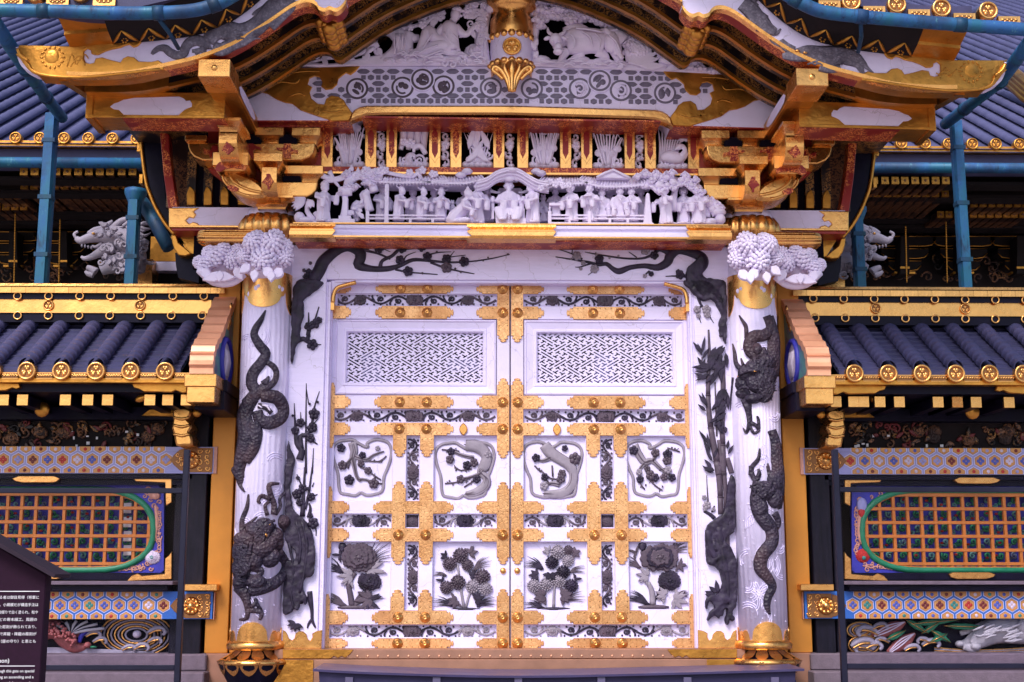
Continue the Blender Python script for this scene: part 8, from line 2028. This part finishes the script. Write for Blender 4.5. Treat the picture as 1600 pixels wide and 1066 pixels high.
# rafters with gilt ends
hr = .033
r1 = MB(); r1.m = 0; r1.box(-hr, hr, .02, 1.2, -hr, hr); r1.m = 1; r1.box(-hr - .002, hr + .002, 0, .021, -hr - .002, hr + .002); r1.m = 0; r1.ell((0, -.001, 0), (.014, .004, .014), None, 8, 3)
ME_HR = r1.mesh('hall_rafter', [M_brownpat, M_golddk])
RF = [(x, 268, 3.3) for x in (88, 105, 122, 139, 156, 172, 190, 207, 71, 54, 37)] + [(x, 290, 3.7) for x in (38, 53, 86, 101, 117, 132, 149, 164, 180, 196, 212)] + [(12, 305, 4.0), (26, 305, 4.0), (-2, 305, 4.)] + [(9, 323, 4.3), (23, 323, 4.3), (37, 323, 4.3), (-5, 323, 4.3)]
RF += [(x, 282, 3.3) for x in (1335, 1350, 1366, 1383, 1399, 1414, 1430, 1446, 1462, 1478)] + [(x, 302, 3.7) for x in (1325, 1340, 1356, 1371, 1387, 1401, 1417, 1432, 1447, 1462, 1477)] + [(x, 318, 4.) for x in (1522, 1536, 1550, 1563, 1576, 1590, 1603)] + [(x, 335, 4.3) for x in (1470, 1483, 1521, 1534, 1547, 1560, 1573, 1585, 1598)]
for x, y, Y in RF: put(ME_HR, 'rafter', HALL, loc=W(x, y, Y))
# dark eave boards, wall, bracket arms with gilt edges, carved panels
b = MB()
for sg in SIDES:
    for y0, y1, Y in ((297, 302, 3.75), (276, 281, 3.4), (330, 336, 4.5), (345, 350, 4.7)):
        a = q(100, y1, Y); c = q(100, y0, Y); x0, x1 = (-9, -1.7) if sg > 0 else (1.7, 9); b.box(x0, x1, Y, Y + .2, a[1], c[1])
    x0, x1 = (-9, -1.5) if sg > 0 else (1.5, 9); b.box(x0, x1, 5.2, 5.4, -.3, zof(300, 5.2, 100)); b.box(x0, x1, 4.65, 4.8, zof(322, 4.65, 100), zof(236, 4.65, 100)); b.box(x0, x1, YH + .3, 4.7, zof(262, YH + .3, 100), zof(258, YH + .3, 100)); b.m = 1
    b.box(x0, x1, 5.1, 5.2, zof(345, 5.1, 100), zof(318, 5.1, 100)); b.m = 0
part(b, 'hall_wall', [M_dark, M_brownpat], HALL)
def hbracket(x, y, s_, Y):
    m = MB()
    for dy, wd in ((0, 32), (-24, 46), (-48, 60)):
        P = [(x - wd * s_, y + dy * s_ - 9 * s_), (x + wd * s_, y + dy * s_ - 9 * s_), (x + wd * s_, y + dy * s_), (x + (wd - 8) * s_, y + dy * s_ + 8 * s_), (x + (wd - 22) * s_, y + dy * s_ + 10 * s_), (x - (wd - 22) * s_, y + dy * s_ + 10 * s_), (x - (wd - 8) * s_, y + dy * s_ + 8 * s_), (x - wd * s_, y + dy * s_)]
        m.m = 0; m.prism(Q(P, Y), Y + .3, Y); m.m = 1; m.rt([p + (.9,) for p in P[2:]], Y - .004, .8, 5, 1); m.rt([(P[0][0], P[0][1], .7), (P[1][0], P[1][1], .7)], Y - .004, .8, 5, 1)
    m.m = 0; m.prism(Q([(x - 8 * s_, y - 58 * s_), (x + 8 * s_, y - 58 * s_), (x + 9 * s_, y + 16 * s_), (x - 9 * s_, y + 16 * s_)], Y - .2), Y, Y - .2); m.m = 1; m.pbox(x - 9 * s_, y + 2 * s_, x + 9 * s_, y + 6 * s_, Y - .22, Y - .2); m.pbox(x - 20 * s_, y + 12 * s_, x + 20 * s_, y + 16 * s_, Y - .1, Y)
    part(m, 'hall_bracket', [M_dark, M_golddk], HALL)
for x, y, s_ in ((20, 405, .75), (98, 405, .75), (176, 405, .75), (1414, 415, .8), (1506, 415, .8), (1596, 415, .8), (1325, 415, .8)): hbracket(x, y, s_, 4.9)
b = MB()
for sg in SIDES:
    for i in range(60):
        b.m = R.choice((0, 0, 1)); x_ = R.uniform(0, 230) if sg > 0 else R.uniform(1330, 1600); spiral(b, x_, R.uniform(400, 436), R.uniform(5, 10), 1.1, R.uniform(0, 6), 5.05, 1.8)
o = part(b, 'dark_scroll_carving', [M_brownpat, M_blackgold], HALL); o['kind'] = 'stuff'
for x, y0 in ((24, 335), (94, 345), (1415, 355), (1478, 348)):
    b = MB(); p0, p1 = W(x, y0, 4.2), W(x - 2 if x < 800 else x + 2, 442, 4.2); n = 26
    for i in range(n): b.ell(p0.lerp(p1, i / n), (.009, .009, .022), None, 5, 4)
    b.tube([p0, p1], .006, 5); part(b, 'hanging_chain', M_golddk, HALL)
# gilt corner pillars with white beams, seen past the gate
b = MB()
for sg, (x0, x1) in ((1, (214, 236)), (-1, (1290, 1321))):
    b.m = 0; b.pbox(x0, 405, x1, 520, 1.3, 1.6); b.m = 1
    if sg > 0: b.pbox(235, 409, 300, 423, 1.4, 1.6); b.m = 2; b.pbox(235, 370, 300, 408, 1.45, 1.6); b.m = 3; b.pbox(235, 424, 300, 520, 1.5, 1.6)
    else: b.pbox(1260, 417, 1290, 428, 1.4, 1.6); b.m = 2; b.pbox(1260, 385, 1290, 416, 1.45, 1.6); b.m = 3; b.pbox(1260, 429, 1290, 520, 1.5, 1.6)
parts(b, 'gilt_corner_pillar', [M_gold, M_white, M_golddk, M_dark], HALL, gap=.1)
def beast(sg):
    """white dragon-head nosing: open jaws, brow, horns, curling mane, chest"""
    b = MB(); Y = 1.15
    mx = (lambda x: x) if sg > 0 else (lambda x: 1512 - x)
    def T(P, fl=.8): b.rt([(mx(x), y, r) for x, y, r in P], Y, fl, 9, 4)
    T([(222, 392, 20), (200, 380, 19), (178, 370, 16), (158, 368, 12), (140, 372, 8), (126, 376, 6), (119, 372, 4)]); T([(178, 384, 12), (158, 394, 8), (142, 402, 5), (132, 404, 3.5), (127, 401, 2)])
    T([(225, 408, 20), (200, 408, 18), (178, 414, 14), (158, 422, 9)]); T([(120, 374, 2), (116, 366, 2.5), (122, 362, 2)]); T([(138, 366, 4), (148, 360, 5), (160, 357, 5), (170, 350, 4), (176, 345, 2)]); T([(176, 356, 5), (188, 346, 5), (200, 343, 4), (214, 347, 2)])
    T([(150, 425, 7), (142, 420, 5), (136, 418, 4)]); T([(146, 430, 5), (138, 428, 4), (133, 424, 2)]); T([(160, 380, 3), (150, 386, 2.5), (144, 384, 1.5)])
    for i in range(34):
        a_ = R.uniform(-1., .6); x, y = R.uniform(158, 220), R.uniform(352, 426); T([(x, y, 3), (x + 10, y - 3 + 6 * a_, 3.4), (x + 20, y + 14 * a_, 2.4), (x + 30, y + 18 * a_ + R.uniform(-7, 2), .6)], 1.2)
    for i in range(26): spiral(b, mx(R.uniform(150, 228)), R.uniform(356, 430), R.uniform(4, 8), 1.1, R.uniform(0, 6), Y - .10, 2.2)
    for i in range(16): leaf(b, mx(R.uniform(150, 220)), R.uniform(350, 428), 11, 6, R.uniform(0, 360), Y - .11, .03)
    for i in range(4): b.pell(mx(128 + 5 * i), 384 + i, 1.6, 3, Y - .06, .012)
    w = W(mx(146), 365, Y - .11); o = part(b, 'beast_head_carving', M_carve_shade, HALL); e = MB(); e.ell(w, (.014, .014, .010), None, 8, 6); part(e, 'gilt_eye', M_gold, o)
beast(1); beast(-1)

# verdigris drain posts standing behind the walls
def post(x0, x1, y0, Y, cap, lab):
    b = MB(); ym_ = (y0 + 440) / 2; a, c = q(x0, ym_, Y), q(x1 - (x1 - x0) * .26 if x0 < 800 else x1, ym_, Y)
    if x0 > 800: a = q(x0 + (x1 - x0) * .26, ym_, Y)
    z1 = zof(y0, Y, (x0 + x1) / 2); w = c[0] - a[0]
    n = 8; prof = [(a[0], Y), (a[0] + w * .14, Y - .03), (c[0] - w * .14, Y - .03), (c[0], Y), (c[0], Y + w * .6), (a[0], Y + w * .6)]
    vs = [(x, y, -.3) for x, y in prof] + [(x, y, z1) for x, y in prof]; b.add(vs, [(i, (i + 1) % 6, 6 + (i + 1) % 6, 6 + i) for i in range(6)] + [tuple(range(6)), tuple(range(11, 5, -1))], False)
    for f in (.12, .35, .58, .8): z = z1 - (z1 - 1.9) * f; b.m = 1; b.box(a[0] - .004, c[0] + .004, Y - .034, Y + w * .6 + .004, z, z + .03); b.m = 0
    if cap: b.lathe([(w * .3, z1 - .05), (w * .55, z1 - .02), (w * .95, z1 + .06), (w * .95, z1 + .09), (w * .8, z1 + .09)], (a[0] + c[0]) / 2, Y + w * .4, 14)
    return solid(b, 'drain_post', [M_verd, M_verdk], lab, 'drain post', ((a[0] + c[0]) / 2, Y, -.3), 'verdigris drain posts behind the walls')
post(62, 88, 178, .62, False, 'tall verdigris drain post behind the left wall, under the slanting pipe')
post(197, 222, 313, .9, True, 'short verdigris drain post with funnel head beside the left beast head')
post(1488, 1511, 190, .62, False, 'tall verdigris drain post behind the right wall, under the slanting pipe')
post(1328, 1351, 341, .9, True, 'short verdigris drain post with funnel head beside the right beast head')
b = MB(); b.tube([W(206, 300, 1.2), W(224, 318, 1.1), W(243, 350, 1.0), W(264, 388, .95)], .05, 10)
solid(b, 'drain_pipe_elbow', [M_verdk], 'dark verdigris pipe slanting down beside the left side bargeboard', 'drain pipe', W(243, 350, 1.0), 'short slanting drain pipes')
b = MB(); b.tube([W(1330, 312, 1.2), W(1314, 330, 1.1), W(1296, 358, 1.0), W(1280, 388, .95)], .05, 10)
solid(b, 'drain_pipe_elbow', [M_verdk], 'dark verdigris pipe slanting down beside the right side bargeboard', 'drain pipe', W(1296, 358, 1.0), 'short slanting drain pipes')

# ------------------------------------------------------------------ clear panels before the walls, step cover, sign
def screen(x0, x1, xo, yb, yt, lab, Y=-.75):
    root = thing('clear_screen', lab, 'screen', (q((x0 + xo) / 2, 900, Y)[0], Y, -1.146), 'clear screens in front of the walls')
    ym = 880; a, c = q(x0, ym, Y)[0], q(x1, ym, Y)[0]; o = q(xo, ym, Y)[0]; z1 = zof(703, Y, x0); zt0, zt1 = zof(yt + 4, Y, x0), zof(yt - 4, Y, x0); zb0, zb1 = zof(yb + 4, Y, x0), zof(yb - 4, Y, x0)
    b = MB(); b.box(min(a, c), max(a, c), Y - .02, Y + .02, -1.146, z1); part(b, 'upright', M_steel, root, bevel=.003)
    for z0_, z1_ in ((zt0, zt1), (zb0, zb1)):
        b = MB(); e = a if xo < x0 else c; b.box(min(e, o), max(e, o), Y - .014, Y + .014, z0_, z1_); part(b, 'rail', M_steel, root, bevel=.003)
    b = MB(); e = a if xo < x0 else c; b.box(min(e, o), max(e, o), Y + .016, Y + .022, zb0, z1 - .01); part(b, 'pane', M_glass, root)
    b = MB(); b.box(o - .02, o + .02, Y - .02, Y + .02, -1.146, z1); part(b, 'upright', M_steel, root, bevel=.003)
screen(280.5, 289.5, -260, 1043, 767, 'clear screen on dark frame before the left wall, behind the sign')
screen(1307, 1316, 1880, 1041, 765, 'clear screen on dark frame before the right wall')
b = MB(); Y = -.72
top = cr([(489, 1045.5), (560, 1049.5), (660, 1053), (760, 1055.5), (860, 1055.5), (960, 1053.5), (1100, 1050), (1200, 1047), (1257, 1045)], 4)
F = [W(x, y, Y) for x, y in top]; zlow = -.62
n = len(F); xa, xb_ = F[0].x, F[-1].x
def inn(p, f=.03): return p.x + (f if p.x < 0 else -f) * abs(p.x) / abs(xa)
b.strip([(inn(p), Y + .03, p.z - .014) for p in F], [(inn(p, .07), Y + .04, zlow) for p in F], True)
b.m = 1; b.strip([tuple(p) for p in F], [(p.x, Y + .004, p.z - .013) for p in F]); b.strip([(p.x, Y + .004, p.z - .013) for p in F], [(inn(p), Y + .03, p.z - .0135) for p in F]); b.strip([tuple(p) for p in F], [(p.x, Y + .5, p.z + .002) for p in F])
b.m = 0; b.box(xa + .04, xb_ - .04, Y + .05, Y + .45, zlow, min(p.z for p in F) - .03)
for p in (F[0], F[-1]): b.add([(inn(p), Y + .03, p.z - .012), (inn(p), Y + .48, p.z - .012), (inn(p, .07), Y + .48, zlow), (inn(p, .07), Y + .04, zlow)], [(0, 1, 2, 3)], False)
b.m = 2
for x in (545, 682, 810, 940, 1075, 1212): w = W(x, 1062, Y); b.box(w.x - .022, w.x + .022, Y + .015, Y + .04, zlow, w.z + .012)
solid(b, 'step_cover', [M_lidbox, paint('purple_lacquer_edge', (.07, .06, .15), .35, var=.15, b=.1), paint('grey_cover_rib', (.10, .085, .17), .45, b=.1)], 'dark purple lacquered cover box standing before the gate threshold', 'cover', (0, Y + .25, zlow))

YS = -4.5
SIGN = thing('notice_board', 'dark maroon notice board with white Japanese and English text', 'sign', (q(0, 1000, YS)[0], YS, -1.15))
b = MB(); xr_ = q(72, 903, YS)[0]; z0_ = -.75
P = [(xr_, z0_), (xr_, zof(899, YS, 72)), q(0, 856, YS), q(-90, 806, YS), q(-262, 899, YS), (q(-262, 903, YS)[0], z0_)]
b.prism(P, YS + .05, YS, .003); part(b, 'board', M_sign, SIGN)
b = MB(); p0, p1, p2 = W(-90, 800, YS), W(92, 903, YS), W(-280, 905, YS)
for e in (p1, p2): d = (e - p0).normalized(); nn = Vector((-d.z, 0, d.x)) * .012; nn = nn if nn.z > 0 else -nn; b.hexa([tuple(p0 + Vector((0, -.05, 0))), tuple(e + Vector((0, -.05, 0))), tuple(e + nn + Vector((0, -.05, 0))), tuple(p0 + nn + Vector((0, -.05, 0)))], [tuple(p0 + Vector((0, .1, 0))), tuple(e + Vector((0, .1, 0))), tuple(e + nn + Vector((0, .1, 0))), tuple(p0 + nn + Vector((0, .1, 0)))])
part(b, 'board_roof', paint('sign_roof', (.028, .018, .03), .8, spec=.15, b=.2), SIGN)
b = MB()
for x in (-180, 0): w = W(x, 1000, YS); b.box(w.x - .04, w.x + .04, YS + .052, YS + .12, -1.15, .2)
part(b, 'sign_legs', M_sign, SIGN)
b = MB(); b.pbox(-200, 923.6, 61.5, 924.7, YS - .002, YS); b.pbox(-200, 1040.5, 54, 1041.5, YS - .002, YS); part(b, 'ruled_lines', M_letter, SIGN)
def text(s_, xr, yb, hpx, wpx=None, name='lettering'):
    cu = bpy.data.curves.new(name, 'FONT'); cu.body = s_; cu.align_x = 'RIGHT'; cu.size = 1; cu.extrude = .0; cu.resolution_u = 2
    o = bpy.data.objects.new(name, cu); COL.objects.link(o); bpy.context.view_layer.update()
    dg = bpy.context.evaluated_depsgraph_get(); me = bpy.data.meshes.new_from_object(o.evaluated_get(dg)); bpy.data.objects.remove(o)
    k = sc(xr, yb, YS); w = W(xr, yb, YS); xs = [v.co.x for v in me.vertices]; ws = (max(xs) - min(xs)) or 1; x1 = max(xs)
    sx_ = wpx * k / ws if wpx else hpx * k
    for v in me.vertices: v.co = ((v.co.x - x1) * sx_ + w.x, YS - .0015, v.co.y * hpx * k + w.z)
    me.materials.clear(); me.materials.append(M_letter); put(me, name, SIGN)
for s_, xr, y, wd in (('る者は御目見得（将軍に', 61, 935.6, 61), ('。小規模だが構造手法は', 60, 947.2, 60), ('粉摺りで白く塗られ、柱や', 59.5, 958.8, 62), ('どの寄木細工。周囲の', 58, 970.2, 58), ('た彫刻が飾られており、', 57, 981.6, 58), ('で昇龍・降龍の彫刻が', 57, 992.8, 57), ('（昼の守り）と恙とも', 56, 1004.2, 54)): text(s_, xr, y, 5.6, wd)
text('mon)', 14.5, 1035.5, 9.5); text('ough this gate on special', 53.5, 1050.6, 6.2, 56); text('ng an ascending and a', 52.5, 1060, 6.2, 53); text('ons and dragons on the', 51, 1069.3, 6.2, 52)
